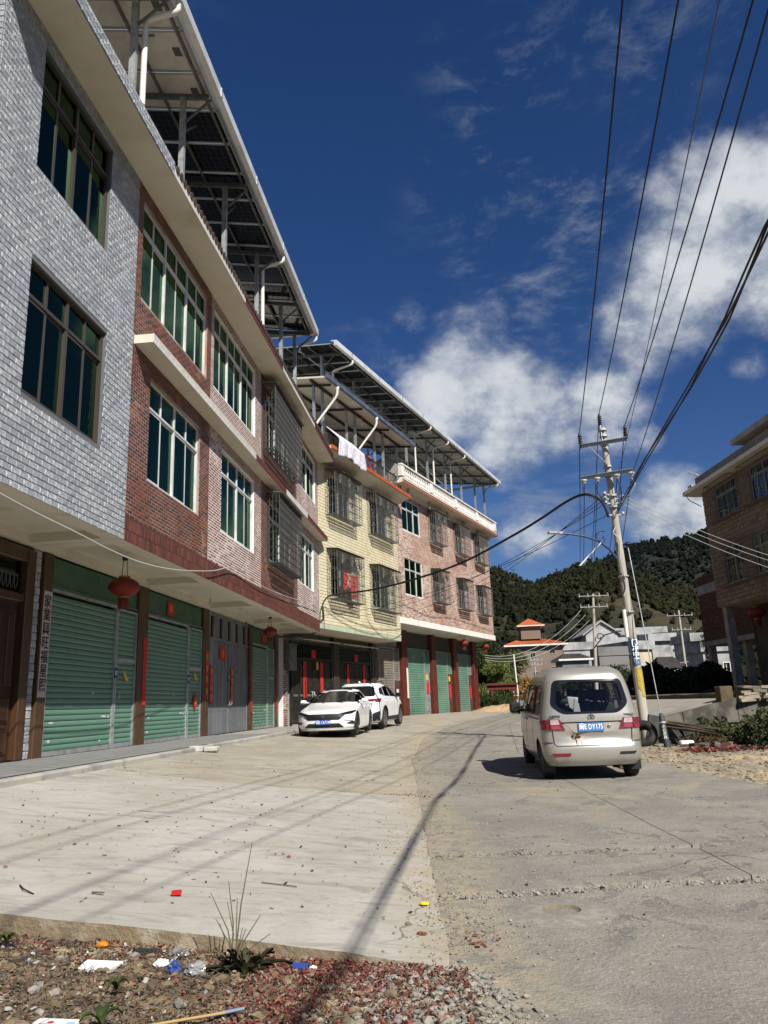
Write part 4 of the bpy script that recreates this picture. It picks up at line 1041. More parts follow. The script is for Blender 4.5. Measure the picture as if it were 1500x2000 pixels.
def yellow_house():
    h = thing('yellow_tiled_house', F2.P(4.5, -5, -.7), 'yellow tiled house with barred bay cages between the brick row and the pink house', 'house')
    s1 = 9.15; zb, zt = 3.12, 10.4
    W = [(1.05, 3.2, 8.15, 9.95), (5.6, 7.8, 8.15, 9.95), (1.1, 3.25, 4.55, 6.4), (5.65, 7.85, 4.55, 6.4)]
    mb = MB(F2); wall_panel(mb, 0, s1, zb, zt, W); mb.quad([(s1, 0, zb), (s1, -9, zb), (s1, -9, zt), (s1, 0, zt)]); mb.build('wall', YG, h)
    r = tile_rects(0.02, s1, zb+.22, zt, .28, .135, .012, W)
    clad(h, F2, r, .268, .123, .016, YT, 'yt', 300, rough=.002, pname='yellow_tile', stuffname='yellow_tiles', singles_first=lambda q: q[0]+abs(q[1]-5.2)*.6)
    r = tile_rects(0.02, s1, zb, zb+.2, .1, .2, .01, []); clad(h, F2, r, .09, .19, .012, M('pale_green_tile', (.34, .40, .30), .5, tint=.15), 'gt', 0, stuffname='band_tiles')
    for w in W:
        window(h, F2, *w, n=4, trans=.28, o=-.09, fm=ALUG, gm=GLASSG, curtain=False)
        mb = MB(F2)
        for k in range(5):                                     # ventilation grooves in the apron under the window
            z = w[2]-.12-.1*k; mb.box(w[0]-.1, w[1]+.3, .012, .034, z-.028, z+.028)
        mb.build('apron_moulding', YT, h)
    for a, b, c, d in ((.72, 3.55, 4.4, 6.5), (5.3, 8.15, 4.4, 6.5), (.68, 3.5, 8.05, 10.05), (5.25, 8.1, 8.05, 10.05)):
        grille(h, F2, a, b, c, d, .5, .12, fans=3, rows=5)
    # underside and roof
    box_part(h, 'floor_slab', F2, 0, s1, -9, -.02, 3.13, 3.25, PLASTER)
    mb = MB(F2); mb.prism([(-.3, 10.4), (.1, 10.4), (.55, 10.62), (.8, 10.66), (.8, 10.78), (-.3, 10.78)], 0, -.25, s1+.15); mb.build('cornice', PLASTER, h)
    box_part(h, 'roof', F2, 0, s1, -9, -.31, 10.4, 10.76, GREYC)
    mb = MB(F2); V = []; n = 46
    for i in range(n):
        s = -.25+i*(s1+.4)/n; mb.box(s+.004, s+(s1+.4)/n-.004, .801, .86, 10.66+.006*(i % 2), 10.79); mb.prism([(.45, 10.80), (.86, 10.79), (.86, 10.83), (.45, 10.86)], 0, s+.004, s+(s1+.4)/n-.004)
    mb.build('eave_tiles', ORT, h, kind='stuff')
    mb = MB(F2); mb.bar((0, .35, 11.75), (s1, .35, 11.75), .06); mb.bar((0, .35, 11.05), (s1, .35, 11.05), .035)
    for i in range(61):
        s = s1*i/60; big = i % 6 == 0; mb.bar((s, .35, 10.82), (s, .35, 11.8 if big else 11.72), .055 if big else .022)
        if big: mb.lathe([(.03, 0), (.05, .05), (0, .12)], (s, .35, 11.8), n=8)
    mb.build('railing', IRON, h)
    # ground floor
    o = -1.7; box_part(h, 'shopfront_wall', F2, -.6, s1+.6, o-.3, o-.06, -.75, 3.14, GREYC)
    iron_gate(h, F2, .55, 4.45, -.62, 2.75, o, 6); iron_gate(h, F2, 5.05, 8.9, -.58, 2.75, o, 6)
    box_part(h, 'pillar', F2, 4.48, 5.02, o-.06, o+.12, -.72, 3.13, M('dark_pillar_tile', (.045, .034, .026), .4), .012)
    box_part(h, 'pillar', F2, 8.95, 9.5, o-.06, o+.12, -.7, 3.13, bpy.data.materials['dark_pillar_tile'], .012)
    mb = MB(F2); mb.box(-.28, .08, o-.06, o+.13, -.72, 3.13); pl = mb.build('brick_pier', GR_W, h)
    fr = Fr(F2.P(0, o+.13, 0), 22); clad(h, fr, tile_rects(-.27, .07, -.7, 3.1, .17, .075, .014, []), .156, .061, .012, BRK_B, 'pier', 0, stuffname='pier_tiles')
    for a, b in ((.3, 4.5), (5, 9.1)):
        mb = MB(F2); mb.prism([(o-.02, 2.96), (o+.42, 2.86), (o+.42, 2.83), (o-.02, 2.92)], 0, a, b); mb.tube([(a, o+.42, 2.84), (b, o+.42, 2.84)], .035, 8); mb.build('door_canopy', M('aged_white_sheet', (.50, .48, .44), .6, c2=(.38, .34, .28), scale=2), h)
yellow_house()
o = -1.66
for s, lab in ((1.75, 'left of the first black gate beside the meter box'), (3.35, 'right of the handles of the first black gate'), (6.15, 'left of the handles of the second black gate'), (8.05, 'right on the second black gate')):
    couplet(F2, s-.14, s+.14, .4, 1.95, o, 'red couplet strip '+lab, '', None)
couplet(F2, 2.35, 2.75, 2.1, 2.45, o+.02, 'red paper over the first black gate', '', None, name='paper_notice', vertical=False)
couplet(F2, 6.9, 7.3, 2.1, 2.45, o+.02, 'red paper over the second black gate', '', None, name='paper_notice', vertical=False)
mb = MB(F2); mb.bevbox(2.72, 2.86, -1.62, -1.56, 1.6, 1.95, .02); tag(mb.build('yellow_charm', YEL), 'yellow packet hanging from the first black gate', 'charm')
t = thing('meter_box', F2.P(.1, -1.45, 1.9), 'grey electricity meter box hung at the corner of the yellow house', 'meter box')
mb = MB(F2); mb.bevbox(-.2, .42, -1.55, -1.3, 1.5, 2.55, .02); mb.box(-.24, .46, -1.56, -1.26, 2.55, 2.58); mb.build('case', M('aged_meter_box', (.145, .15, .13), .6, c2=(.10, .10, .085), scale=4), t)
mb = MB(F2); mb.bevbox(-.12, .34, -1.3, -1.29, 1.6, 2.45, .004); mb.box(.26, .30, -1.29, -1.27, 1.95, 2.1); mb.build('door', bpy.data.materials['aged_meter_box'], t)
# quilt over the railing, washing in the cage
def cloth(fr, s0, s1, o_fn, z0, z1, name, mat, label, cat, amp=.03, ns=26, nz=16, thick=.03):
    mb = MB(fr); rr = random.Random(int(s0*100)); ph = rr.random()*9
    pts = []
    for i in range(ns):
        u = i/(ns-1)
        for j in range(nz):
            v = j/(nz-1); s = s0+(s1-s0)*u+.04*math.sin(v*5+u*9); z = z1-(z1-z0)*v*(1+.06*math.sin(u*7+ph))
            pts.append(mb.pt((s, o_fn(v)+amp*math.sin(u*23+ph+v*2)*v+amp*.6*math.sin(u*51)*v, z)))
    mb.grid(pts, ns, nz); ob = mb.build(name, mat)
    md = ob.modifiers.new('thick', 'SOLIDIFY'); md.thickness = thick
    return tag(ob, label, cat)
QUILT = M('fluffy_lilac_quilt', (.66, .64, .70), .95, c2=(.52, .50, .58), scale=9, lo=.42, hi=.58, bump=1., bscale=22, bdist=.05)
cloth(F2, .2, 2.9, lambda v: .35+.62*min(1, v*2.2), 10.5, 11.86, 'quilt', QUILT, 'fluffy white and lilac quilt airing over the railing of the yellow house', 'quilt', .05)
cloth(F2, 4.9, 5.3, lambda v: .3, 10.95, 11.9, 'hanging_cloth', M('magenta_cloth', (.40, .03, .10), .8), 'dark pink cloth hung behind the railing of the yellow house', 'cloth', .05, 10, 8, .01)
for k, (a, b, zz, m) in enumerate(((1.55, 1.95, 4.85, (.58, .02, .03)), (2.0, 2.25, 5.0, (.62, .30, .26)), (2.3, 2.95, 4.6, (.50, .05, .05)))):
    cloth(F2, a, b, lambda v: .38, zz, 5.62, 'hanging_garment', M('garment_%d' % k, m, .85, c2=tuple(x*.7 for x in m), scale=6), ('bright red top drying in the lower left cage of the yellow house', 'pale pink top drying beside the red one in the yellow house cage', 'long dull red dress drying in the lower left cage')[k], 'garment', .04, 10, 10, .01)
# ================================================================ pink house
PKT = M('pink_brick_tile', (.40, .25, .18), .6, c2=(.33, .19, .13), scale=1.2, c3=(.47, .37, .31), scale3=.35, lo3=.46, hi3=.6, tint=.38, vary=(.22, .11, .08), streak=.2)
PKG = M('pink_grout', (.56, .48, .43), .9, c2=(.46, .36, .31), scale=.6)
def pink_house():
    h = thing('pink_tiled_house', F3.P(8, -5, -.7), 'pink brick-tiled house at the far end with white roof balustrade and maroon pillars', 'house')
    s1 = 16.0; zb, zt = 4.42, 11.2
    W = [(.78, 3.28, 9.2, 11.0), (.85, 3.3, 5.65, 7.68), (4.85, 6.2, 9.25, 10.9), (9.1, 10.5, 9.25, 10.9), (12.9, 14.4, 9.25, 10.9), (4.85, 6.2, 5.7, 7.4), (9.1, 10.5, 5.7, 7.4), (12.9, 14.4, 5.7, 7.4)]
    mb = MB(F3); wall_panel(mb, 0, s1, zb, zt, W)
    mb.quad([(s1, 0, zb), (s1, -10, zb), (s1, -10, zt), (s1, 0, zt)]); mb.quad([(0, 0, zb), (0, -10, zb), (0, -10, zt), (0, 0, zt)]); mb.build('wall', PKG, h)
    r = tile_rects(0, s1, zb, zt, .205, .075, .017, W); clad(h, F3, r, .186, .058, .004, PKT, 'pk', 0, stuffname='brick_tiles')
    for k, w in enumerate(W): window(h, F3, *w, n=3 if k < 2 else 4, trans=.3, o=-.08, gm=GLASSG, fm=ALU if k < 2 else ALUG, curtain=k < 2, cm=M('olive_curtain', (.22, .24, .10), .9))
    for k, (a, b) in enumerate(((4.6, 6.45), (8.85, 10.75), (12.65, 14.7))):
        for c, d in ((5.6, 7.5), (9.12, 11.0)):
            grille(h, F3, a, b, c, d, .48, .12, fans=2 if k == 0 else 0, rows=5, mat=M('dark_bars', (.12, .11, .10), .5, metal=.5))
            mb = MB(F3)
            for q in range(4): mb.box(a+.1, b+.1, .012, .03, c-.1-.11*q-.03, c-.1-.11*q+.02)
            mb.build('apron_moulding', PKT, h)
    box_part(h, 'floor_slab', F3, -.05, s1+.1, -10, .06, 4.05, 4.4, WHITEP, .02)
    # eave slab and balustrade
    mb = MB(F3); mb.prism([(-.2, 11.2), (.05, 11.2), (.15, 11.42), (.72, 11.46), (.72, 11.62), (-.2, 11.62)], 0, -.55, s1+.25); mb.build('eave', PLASTER, h)
    box_part(h, 'roof', F3, 0, s1, -10, -.2, 11.2, 11.6, GREYC)
    mb = MB(F3); mb.box(-.55, s1+.25, .722, .75, 11.46, 11.52); mb.box(-.55, s1+.25, .722, .75, 11.58, 11.63); mb.build('terracotta_trim', M('terracotta', (.33, .11, .06), .6), h)
    mb = MB(F3); mb.box(-.52, s1+.22, .50, .68, 11.62, 11.73); mb.bevbox(-.55, s1+.25, .48, .73, 12.40, 12.51, .02)
    for s in (-.4, 3.7, 7.8, 11.9, 15.9): mb.bevbox(s-.18, s+.18, .47, .72, 11.8, 12.36, .015)
    mb.build('parapet', WHITEP, h)
    mb = MB(F3)
    for i in range(66):
        s = -.3+i*.245
        if min(abs(s-q) for q in (-.4, 3.7, 7.8, 11.9, 15.9)) < .25: continue
        mb.lathe([(.05, 0), (.07, .06), (.03, .16), (.075, .3), (.03, .44), (.07, .5), (.05, .56)], (s, .6, 11.80), n=8)
    mb.build('balusters', WHITEP, h, kind='stuff')
    mb = MB(F3); mb.prism([(-1.2, 11.6), (.46, 11.6), (.46, 12.45), (-.3, 13.0), (-1.2, 12.7)], 0, -.58, -.45); mb.build('end_screen', GREYC, h)
    # ground floor
    o = -1.6; box_part(h, 'shopfront_wall', F3, .0, s1, o-.5, o-.1, -.75, 4.05, GREYC)
    for a, b in ((3.15, 3.9), (7.6, 8.25), (11.35, 12.1), (15.2, 16.0)): box_part(h, 'pillar', F3, a, b, o-.3, o+.22, -.75, 4.05, REDP, .015)
    shutter(h, F3, .55, 2.35, -.68, 3.0, o-.02, SHUT_B, .13, False); shutter(h, F3, 2.45, 3.1, 1.25, 3.0, o-.02, SHUT_B, .13, False)
    PAN = M('aged_brown_door', (.09, .045, .032), .5, c2=(.06, .033, .026), scale=3)
    for k, (a, b, c) in enumerate(((3.95, 6.75, 7.55), (8.3, 10.55, 11.3), (12.15, 14.5, 15.15))):
        shutter(h, F3, a, b, -.68, 3.1, o-.02, SHUT, .13, False); shutter(h, F3, b+.08, c, 1.75, 3.1, o-.02, SHUT, .13, False)
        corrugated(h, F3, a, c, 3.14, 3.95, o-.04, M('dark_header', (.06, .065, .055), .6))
        mb = MB(F3); mb.box(b+.06, c, o-.05, o+.0, -.68, 1.74); mb.bevbox(b+.16, c-.1, o, o+.02, -.5, .4, .01); mb.bevbox(b+.16, c-.1, o, o+.02, .55, 1.6, .01); mb.build('door', PAN if k else STEEL, h)
    mb = MB(F3); mb.box(2.42, 3.12, o-.05, o, -.68, 1.24); mb.bevbox(2.52, 3.02, o, o+.02, -.5, .35, .01); mb.build('door', PAN, h)
pink_house()
o = -1.6
couplet(F3, 3.62, 3.86, .3, 1.95, o+.222, 'sun-bleached white couplet strip on the first maroon pillar', '', M('bleached_paper', (.62, .55, .48), .8))
couplet(F3, 2.62, 2.92, .0, .8, o+.022, 'white bordered paper on the brown wicket door of the pink house', '', M('white_bordered_paper', (.55, .52, .5), .8))
couplet(F3, 6.95, 7.35, .55, 1.2, o+.022, 'red paper on the steel door of the pink house', '', None)
couplet(F3, 10.75, 11.1, .25, 1.1, o+.022, 'red paper on the second brown door of the pink house', '', None)
couplet(F3, 14.7, 15.0, .15, 1.0, o+.022, 'red paper on the last brown door of the pink house', '', None)
for s, z, l in ((6.95, 1.45, 'yellow charm over the steel door of the pink house'), (10.7, 1.4, 'yellow charm over the second brown door of the pink house')):
    mb = MB(F3); mb.prism([(s, z-.12), (s+.2, z-.12), (s+.24, z+.1), (s+.1, z+.22), (s-.04, z+.1)], 1, o+.02, o+.05); tag(mb.build('yellow_charm', YEL), l, 'charm')
lantern(F3.P(10.6, -.35, 3.62), .3, 'red lantern under the pink house before the second maroon pillar', 'lanterns of the pink house')
lantern(F3.P(14.9, -.35, 3.62), .3, 'red lantern at the far corner of the pink house', 'lanterns of the pink house')
def aircon(fr, s, o0, z, label, mat=None, w=.85):
    t = thing('air_conditioner', fr.P(s, o0+.2, z), label, 'air conditioner'); mb = MB(fr)
    mb.bevbox(s-w/2, s+w/2, o0+.05, o0+.38, z, z+.6, .02); mb.build('case', mat or WHITEP, t)
    mb = MB(fr); mb.lathe([(.23, 0), (.24, .015), (.2, .02), (.2, .0), (.07, .0), (.06, .02), (0, .022)], fr.P(s-.1, o0+.382, z+.3)-0 if False else (s-.1, o0+.382, z+.3), fr.n, 18)
    for k in range(-3, 4): mb.bar((s-.1-.22, o0+.392, z+.3+k*.06), (s-.1+.22, o0+.392, z+.3+k*.06), .008)
    mb.build('fan_guard', M('dark_fan', (.05, .05, .05), .6), t)
    mb = MB(fr)
    for q in (s-w/2+.1, s+w/2-.1): mb.bar((q, o0, z-.02), (q, o0+.4, z-.02), .035); mb.bar((q, o0, z-.3), (q, o0+.38, z-.03), .025)
    mb.build('bracket', IRON, t)
    return t
FE = Fr(F3.P(16.0, 0, 0), 25-90)         # the end wall of the pink house
FE.n = F3.d.copy(); FE.d = F3.n.copy(); FE.left = True
aircon(FE, -.55, .02, 4.75, 'white air conditioner box on the far end wall of the pink house')
# ================================================================ solar canopies
PVF = M('module_frame', (.50, .51, .52), .4, metal=.5)
PVD = M('dark_solar_glass', (.006, .007, .010), .15, spec=.6)
PVW = M('white_module_backsheet', (.66, .63, .57), .6, c2=(.56, .53, .47), scale=2)
CELL = M('cell_gap', (.10, .10, .10), .5)
RIDGEW = M('white_roof_flashing', (.66, .68, .70), .35, metal=.25, c2=(.55, .57, .59), scale=2)
def pv_mesh(w, l, dark):
    """one module seen from beneath: frame, back, and on the glass-backed kind its cells with light gaps"""
    mb = MB(); f = .04
    for a in ((-w/2, w/2, -l/2, -l/2+f), (-w/2, w/2, l/2-f, l/2), (-w/2, -w/2+f, -l/2+f, l/2-f), (w/2-f, w/2, -l/2+f, l/2-f)): mb.box(a[0], a[1], a[2], a[3], -.035, 0, 0)
    mb.box(-w/2+f, w/2-f, -l/2+f, l/2-f, -.012, -.004, 1)
    if dark:
        for i in range(1, 6): x = -w/2+w*i/6; mb.box(x-.003, x+.003, -l/2+f, l/2-f, -.0150, -.0135, 2)
        for i in range(1, 12): y = -l/2+l*i/12; mb.box(-w/2+f, w/2-f, y-.004, y+.004, -.0180, -.0165, 2)
    else: mb.box(-.1, .1, l/2-.4, l/2-.25, -.03, -.0121, 2)
    me = bpy.data.meshes.new('solar_module'); me.from_pydata([list(map(float, v)) for v in mb.v], [], mb.f)
    for m in (PVF, PVD if dark else PVW, CELL): me.materials.append(m)
    me.polygons.foreach_set('material_index', mb.m); me.update(); return me
SHADE_STEEL = M('shaded_steel', (.17, .175, .18), .55, metal=.4, c2=(.12, .12, .12), scale=5)  # steel under the panels: shade put into a darker colour than the posts
def canopy(fr, s0, s1, o_front, z_front, depth, rise, posts, post_o, post_z, dark_fn, label, w=1.02, l=1.95, rows=3, braces=True, downs=()):
    t = thing('solar_canopy', fr.P((s0+s1)/2, o_front-depth/2, post_z), label, 'solar canopy')
    sl = rise/depth; zz = lambda o: z_front+(o_front-o)*sl
    md, mw = pv_mesh(w, l, True), pv_mesh(w, l, False)
    ang = math.atan(sl); n = int((s1-s0)/(w+.02)); base = base_of(t)
    for i in range(n):
        s = s0+(i+.5)*(s1-s0)/n
        for j in range(rows):
            oc = o_front-.12-(j+.5)*(l+.02)*math.cos(ang); p = fr.P(s, oc, zz(oc)+.12)-base
            m = Matrix.Translation(Vector(p)) @ fr.rot().to_4x4() @ Matrix.Rotation(-ang, 4, 'X') @ Matrix.Diagonal(((s1-s0)/n/(w+.02), 1, 1, 1))
            link('solar_module', md if dark_fn(s) else mw, t, mat=m)
    # purlins along, rafters across
    for j in range(rows*2+1):
        oc = o_front-.25-j*(depth-.5)/(rows*2); box_part(t, 'purlin', fr, s0+.02, s1-.02, oc-.025, oc+.025, zz(oc)-.0, zz(oc)+.07, SHADE_STEEL)
    for s in posts:
        mb = MB(fr); mb.bar((s, o_front-.15, zz(o_front-.15)-.06), (s, o_front-depth+.1, zz(o_front-depth+.1)-.06), .07, .11); mb.build('rafter', SHADE_STEEL, t)
        for k, po in enumerate((post_o, post_o-depth*.55)):
            box_part(t, 'post', fr, s-.055, s+.055, po-.055, po+.055, post_z, zz(po)-.1, STEEL)
            if braces and k == 0:
                mb = MB(fr); mb.bar((s, po, zz(po)-.95), (s+.8, po, zz(po)-.12), .045); mb.bar((s, po, zz(po)-.75), (s, po+.62 if k == 0 else po+.7, zz(po+.62)-.12), .04); mb.build('brace', SHADE_STEEL, t)
    mb = MB(fr); mb.prism([(o_front, zz(o_front)-.03), (o_front+.13, zz(o_front)-.03), (o_front+.13, zz(o_front)+.2), (o_front-.15, zz(o_front)+.24), (o_front-.15, zz(o_front)+.2), (o_front, zz(o_front)+.17)], 0, s0-.08, s1+.08)
    k = s0
    mb.build('gutter', RIDGEW, t)
    mb = MB(fr)
    s = s0+1.4
    while s < s1: mb.box(s-.035, s+.035, o_front+.131, o_front+.142, zz(o_front)-.035, zz(o_front)+.205); s += 2.9
    mb.build('gutter_joint', STEEL, t)
    mb = MB(fr); mb.box(s1-.03, s1+.06, o_front-depth, o_front-.02, zz(o_front)-.0, zz(o_front)+.17); mb.build('gable_trim', RIDGEW, t)
    for (s, zl) in downs:
        mb = MB(fr); z = zz(o_front)-.03
        mb.tube([(s, o_front+.05, z), (s, o_front+.05, z-.17), (s, o_front+.02, z-.22), (s-.03, post_o+.22, z-.34), (s-.03, post_o+.16, z-.38), (s-.03, post_o+.15, z-.45), (s-.03, post_o+.15, zl)], .055, 8); mb.build('downpipe', WHITEP, t)
    return t, zz
canopy(G1, 3.4, 24.6, 1.2, 12.85, 6.2, 1.0, (5.0, 8.0, 11.0, 13.45, 16.4, 19.45, 22.4, 24.5), .5, 10.5, lambda s: s > 14.5, 'near solar panel canopy on steel posts over the grey and brick houses', downs=((19.55, 10.6), (24.6, 12.2), (11.15, 10.6)))
canopy(F2 if False else Fr(E1, 24), -.4, 24.9, 1.2, 15.25, 7.0, 1.1, (.4, 3.6, 6.8, 10.0, 13.2, 16.3, 19.4, 22.4, 24.6), .1, 11.0, lambda s: s < 12.2, 'far solar panel canopy on tall posts over the yellow and pink houses', downs=((1.2, 13.4), (11.0, 12.2), (13.9, 12.2), (17.0, 12.2), (24.4, 14.7)))
# low sandwich-panel awning below the far canopy
A3 = Fr(E1, 23)
t = thing('sandwich_panel_awning', A3.P(4, -1, 10.8), 'low white-lined roof terrace awning with a dark blue edge over the yellow house', 'awning')
SAND = M('awning_lining', (.62, .585, .50), .6, c2=(.54, .50, .42), scale=.6); BLUEM = M('blue_edge_metal', (.10, .125, .17), .4, metal=.4, c2=(.15, .18, .23), scale=3)
for i in range(11):
    a = -.9+i*.93; mb = MB(A3); mb.prism([(.95, 13.6), (.95, 13.68), (-4.2, 14.5), (-4.2, 14.42)], 0, a+.006, a+.924); mb.build('roof_panel', SAND, t)
mb = MB(A3); mb.prism([(.955, 13.55), (1.08, 13.55), (1.08, 13.74), (.955, 13.74)], 0, -.95, 9.4); mb.build('gutter', BLUEM, t)
for o_ in (.2, -1.2, -2.6): box_part(t, 'purlin', A3, -.9, 9.3, o_-.04, o_+.04, 13.6+(.95-o_)*.159-.13, 13.6+(.95-o_)*.159-.005, IRON)
for s in (-.3, 2.9, 6.1, 9.1):
    box_part(t, 'post', A3, s-.05, s+.05, .0, .1, 10.75, 13.62, STEEL)
    mb = MB(A3); mb.bar((s, .9, 13.5), (s, -4, 14.3), .06, .1); mb.build('rafter', IRON, t)
for s in (.1, 4.3):
    mb = MB(A3); mb.lathe([(.07, 0), (.09, .1), (.09, .16)], (s, 1.0, 13.38), n=10); mb.tube([(s, 1.0, 13.4), (s, 1.0, 13.22), (s+.02, .9, 13.05), (s-.25, .2, 12.05), (s-.3, .12, 11.9)], .055, 8); mb.build('downpipe', WHITEP, t)
for s in (1.4, 4.0, 7.2):
    mb = MB(A3); mb.bevbox(s-.12, s+.12, .3, .38, 13.15, 13.32, .01); mb.bar((s, .34, 13.3), (s, .34, 13.5), .03); tag(mb.build('flood_lamp', WHITEP), ('white flood lamp at the near end under the awning', 'white flood lamp in the middle under the awning', 'white flood lamp at the far end under the awning')[int(s > 2)+int(s > 5)], 'flood lamp')
mb = MB(F3); mb.tube([(-1, .1, 14.1), (16.4, .1, 12.35)], .045, 6); tag(mb.build('stay_pipe', STEEL), 'long sloping steel pipe behind the posts on the pink house roof', 'pipe')
# ================================================================ house on the right, in its own shade
RHC = (16.27, 38.0)
FR = Fr(RHC, -2.39, flip=True)             # s towards the hills, o towards the street
RST = M('beige_stone_cladding', (.235, .18, .12), .85, c2=(.175, .13, .088), scale=2.6, lo=.4, hi=.62, tint=.3, bump=.9, bscale=7, bdist=.05)
RGR = M('beige_grout', (.14, .11, .08), .9)
def right_house():
    h = thing('beige_stone_house', FR.P(-6, -4, .1), 'shaded beige stone-clad house with window cages on the right of the street', 'house')
    s0, s1, zb, zt = -15., 0., 4.0, 9.95
    W = [(-3.4, -1.35, 8.1, 9.75), (-7.0, -4.75, 8.1, 9.75), (-3.2, -1.4, 4.95, 6.7), (-6.4, -4.2, 4.95, 6.7), (-10.5, -8.5, 8.1, 9.7), (-10.5, -8.5, 4.95, 6.7)]
    mb = MB(FR); wall_panel(mb, s0, s1, zb, zt, W)
    mb.quad([(s1, 0, zb), (s1, -9, zb), (s1, -9, zt), (s1, 0, zt)]); mb.quad([(s0, 0, -.2), (s0, -9, -.2), (s0, -9, zt), (s0, 0, zt)]); mb.quad([(s1, -1.6, 0), (s1, -9, 0), (s1, -9, zb), (s1, -1.6, zb)])
    mb.build('wall', RGR, h)
    r = tile_rects(s0, s1, zb, zt, .42, .2, .02, W); clad(h, FR, r, .40, .18, .02, RST, 'rst', 220, rough=.012, pname='stone', stuffname='stone_cladding', singles_first=lambda q: -q[0])
    for k, w in enumerate(W):
        window(h, FR, *w, n=4, trans=.28, o=-.08, fm=M('grey_aluminium', (.30, .31, .30), .45), gm=glass('teal_window_glass', (.15, .3, .3), .2) if k == 1 else GLASSB, curtain=False)
        grille(h, FR, w[0]-.2, w[1]+.25, w[2]-.12, w[3]+.1, .42, .15, fans=0, rows=4, mat=M('rusty_bars', (.17, .13, .10), .7), lid=False)
    mb = MB(FR); mb.prism([(-9, 9.85), (.1, 9.85), (.7, 9.9), (.7, 10.08), (-9, 10.08)], 0, s0, s1+.7); mb.build('eave', PLASTER, h)
    mb = MB(FR); mb.box(s0, s1-.5, .3, .5, 10.08, 10.5); mb.box(s1-.7, s1-.5, -9, .3, 10.08, 10.5); mb.build('parapet', M('grey_parapet_tile', (.22, .20, .18), .8, c2=(.17, .155, .14), scale=2, bump=.5, bscale=9), h)
    mb = MB(FR); mb.box(-14.5, -5.2, -6, .1, 10.5, 10.82); mb.prism([(-6.3, 10.82), (.6, 10.82), (.6, 11.08), (-6.3, 11.08)], 0, -15, -4.7); mb.build('stair_house', M('grey_white_render', (.36, .34, .31), .85, c2=(.28, .26, .24), scale=1.5), h)
    box_part(h, 'floor_slab', FR, s0, s1, -9, -.02, 4.0, 4.2, PLASTER)
    o = -1.6; box_part(h, 'ground_wall', FR, s0, s1-.3, o-.3, o, -.1, 4.0, M('dark_stained_wall', (.085, .07, .055), .9, c2=(.05, .042, .035), scale=1.5))
    for s in (-.35, -6.3): box_part(h, 'column', FR, s-.18, s+.18, -.5, -.12, -.2, 4.0, GREYC, .01)
    DO = M('aged_olive_door', (.14, .12, .065), .55, c2=(.10, .085, .05), scale=3)
    for a, b in ((-5.4, -4.0), (-3.95, -2.55)):
        mb = MB(FR); mb.box(a, b, o, o+.06, .1, 3.1); mb.bevbox(a+.15, b-.15, o+.06, o+.09, .3, 1.2, .01); mb.bevbox(a+.15, b-.15, o+.06, o+.09, 1.35, 2.1, .01); d = mb.build('door', DO, h)
        mb = MB(FR); mb.box(a+.12, b-.12, o+.06, o+.075, 2.25, 3.0); mb.build('door_light', GLASSB, d)
right_house()
lantern(FR.P(-2.6, -.5, 3.45), .42, 'red lantern under the overhang of the shaded house on the right', 'lanterns of the house on the right')
FS = Fr(RHC, 0); FS.d = -FR.n; FS.n = FR.d.copy(); FS.left = True
aircon(FS, .75, .02, 4.5, 'old air conditioner on the corner of the shaded right house', M('yellowed_case', (.30, .28, .23), .6))
mb = MB(FR); mb.bevbox(.2, .65, -.1, .4, 10.08, 10.42, .02); mb.tube([(.3, .4, 10.3), (.45, .72, 10.0), (.4, .5, 9.6), (.12, .06, 9.2)], .025, 6); tag(mb.build('roof_tank', GREYC), 'small grey box with a hanging hose on the eave corner of the right house', 'roof box')
mb = MB(FR); mb.bar((-.75, .4, 10.45), (-.6, .42, 10.72), .03); mb.bar((-.75, .4, 10.6), (-.1, .6, 10.95), .05); tag(mb.build('roof_antenna', PLASTER), 'thin white antenna leaning over the parapet of the right house', 'antenna')
mb = MB(FR); mb.prism([(-6, 10.3), (-.3, 10.3), (-.3, 10.72), (-1.0, 10.9), (-6, 10.9)], 0, -4.4, -3.0); mb.box(-4.5, -2.9, -6.2, -.25, 10.9, 10.97); tag(mb.build('roof_shed', M('pinkish_render', (.45, .36, .33), .8)), 'small pinkish roof shed behind the parapet of the right house', 'shed')
# raw brick building behind it
RBR = M('raw_brick', (.085, .035, .022), .9, c2=(.06, .026, .018), scale=1.5, tint=.4, vary=(.12, .055, .035))
FB = Fr((20.9, 50), -2.4, flip=True)
h = thing('raw_brick_building', FB.P(-3, -4, 0), 'unfinished bare brick building standing behind the shaded right house', 'building')
mb = MB(FB); mb.box(-8, 1.5, -8, 0, 3.2, 7.45); mb.build('wall', M('brick_mortar', (.14, .12, .10), .95), h)
r = tile_rects(-8, 1.5, 3.2, 7.45, .26, .095, .016, [(-8, 1.5, 6.3, 6.85)]); clad(h, FB, r, .244, .079, .02, RBR, 'raw', 0, stuffname='bricks')
fe = Fr(FB.P(1.5, 0, 0), 0); fe.d = -FB.n; fe.n = FB.d.copy(); fe.left = True
r = tile_rects(0, 8, 3.2, 7.45, .26, .095, .016, [(0, 8, 6.3, 6.85)]); clad(h, fe, r, .244, .079, .02, RBR, 'raw', 0, stuffname='bricks')
box_part(h, 'floor_beam', FB, -8.03, 1.53, -8, .03, 6.3, 6.85, GREYC); box_part(h, 'floor_beam', FB, -8.1, 1.6, -8, .1, 2.9, 3.2, GREYC)
for s, o_ in ((1.2, -.3), (-3.5, -.3), (1.2, -4)): box_part(h, 'column', FB, s-.2, s+.2, o_-.2, o_+.2, -.1, 2.9, GREYC)
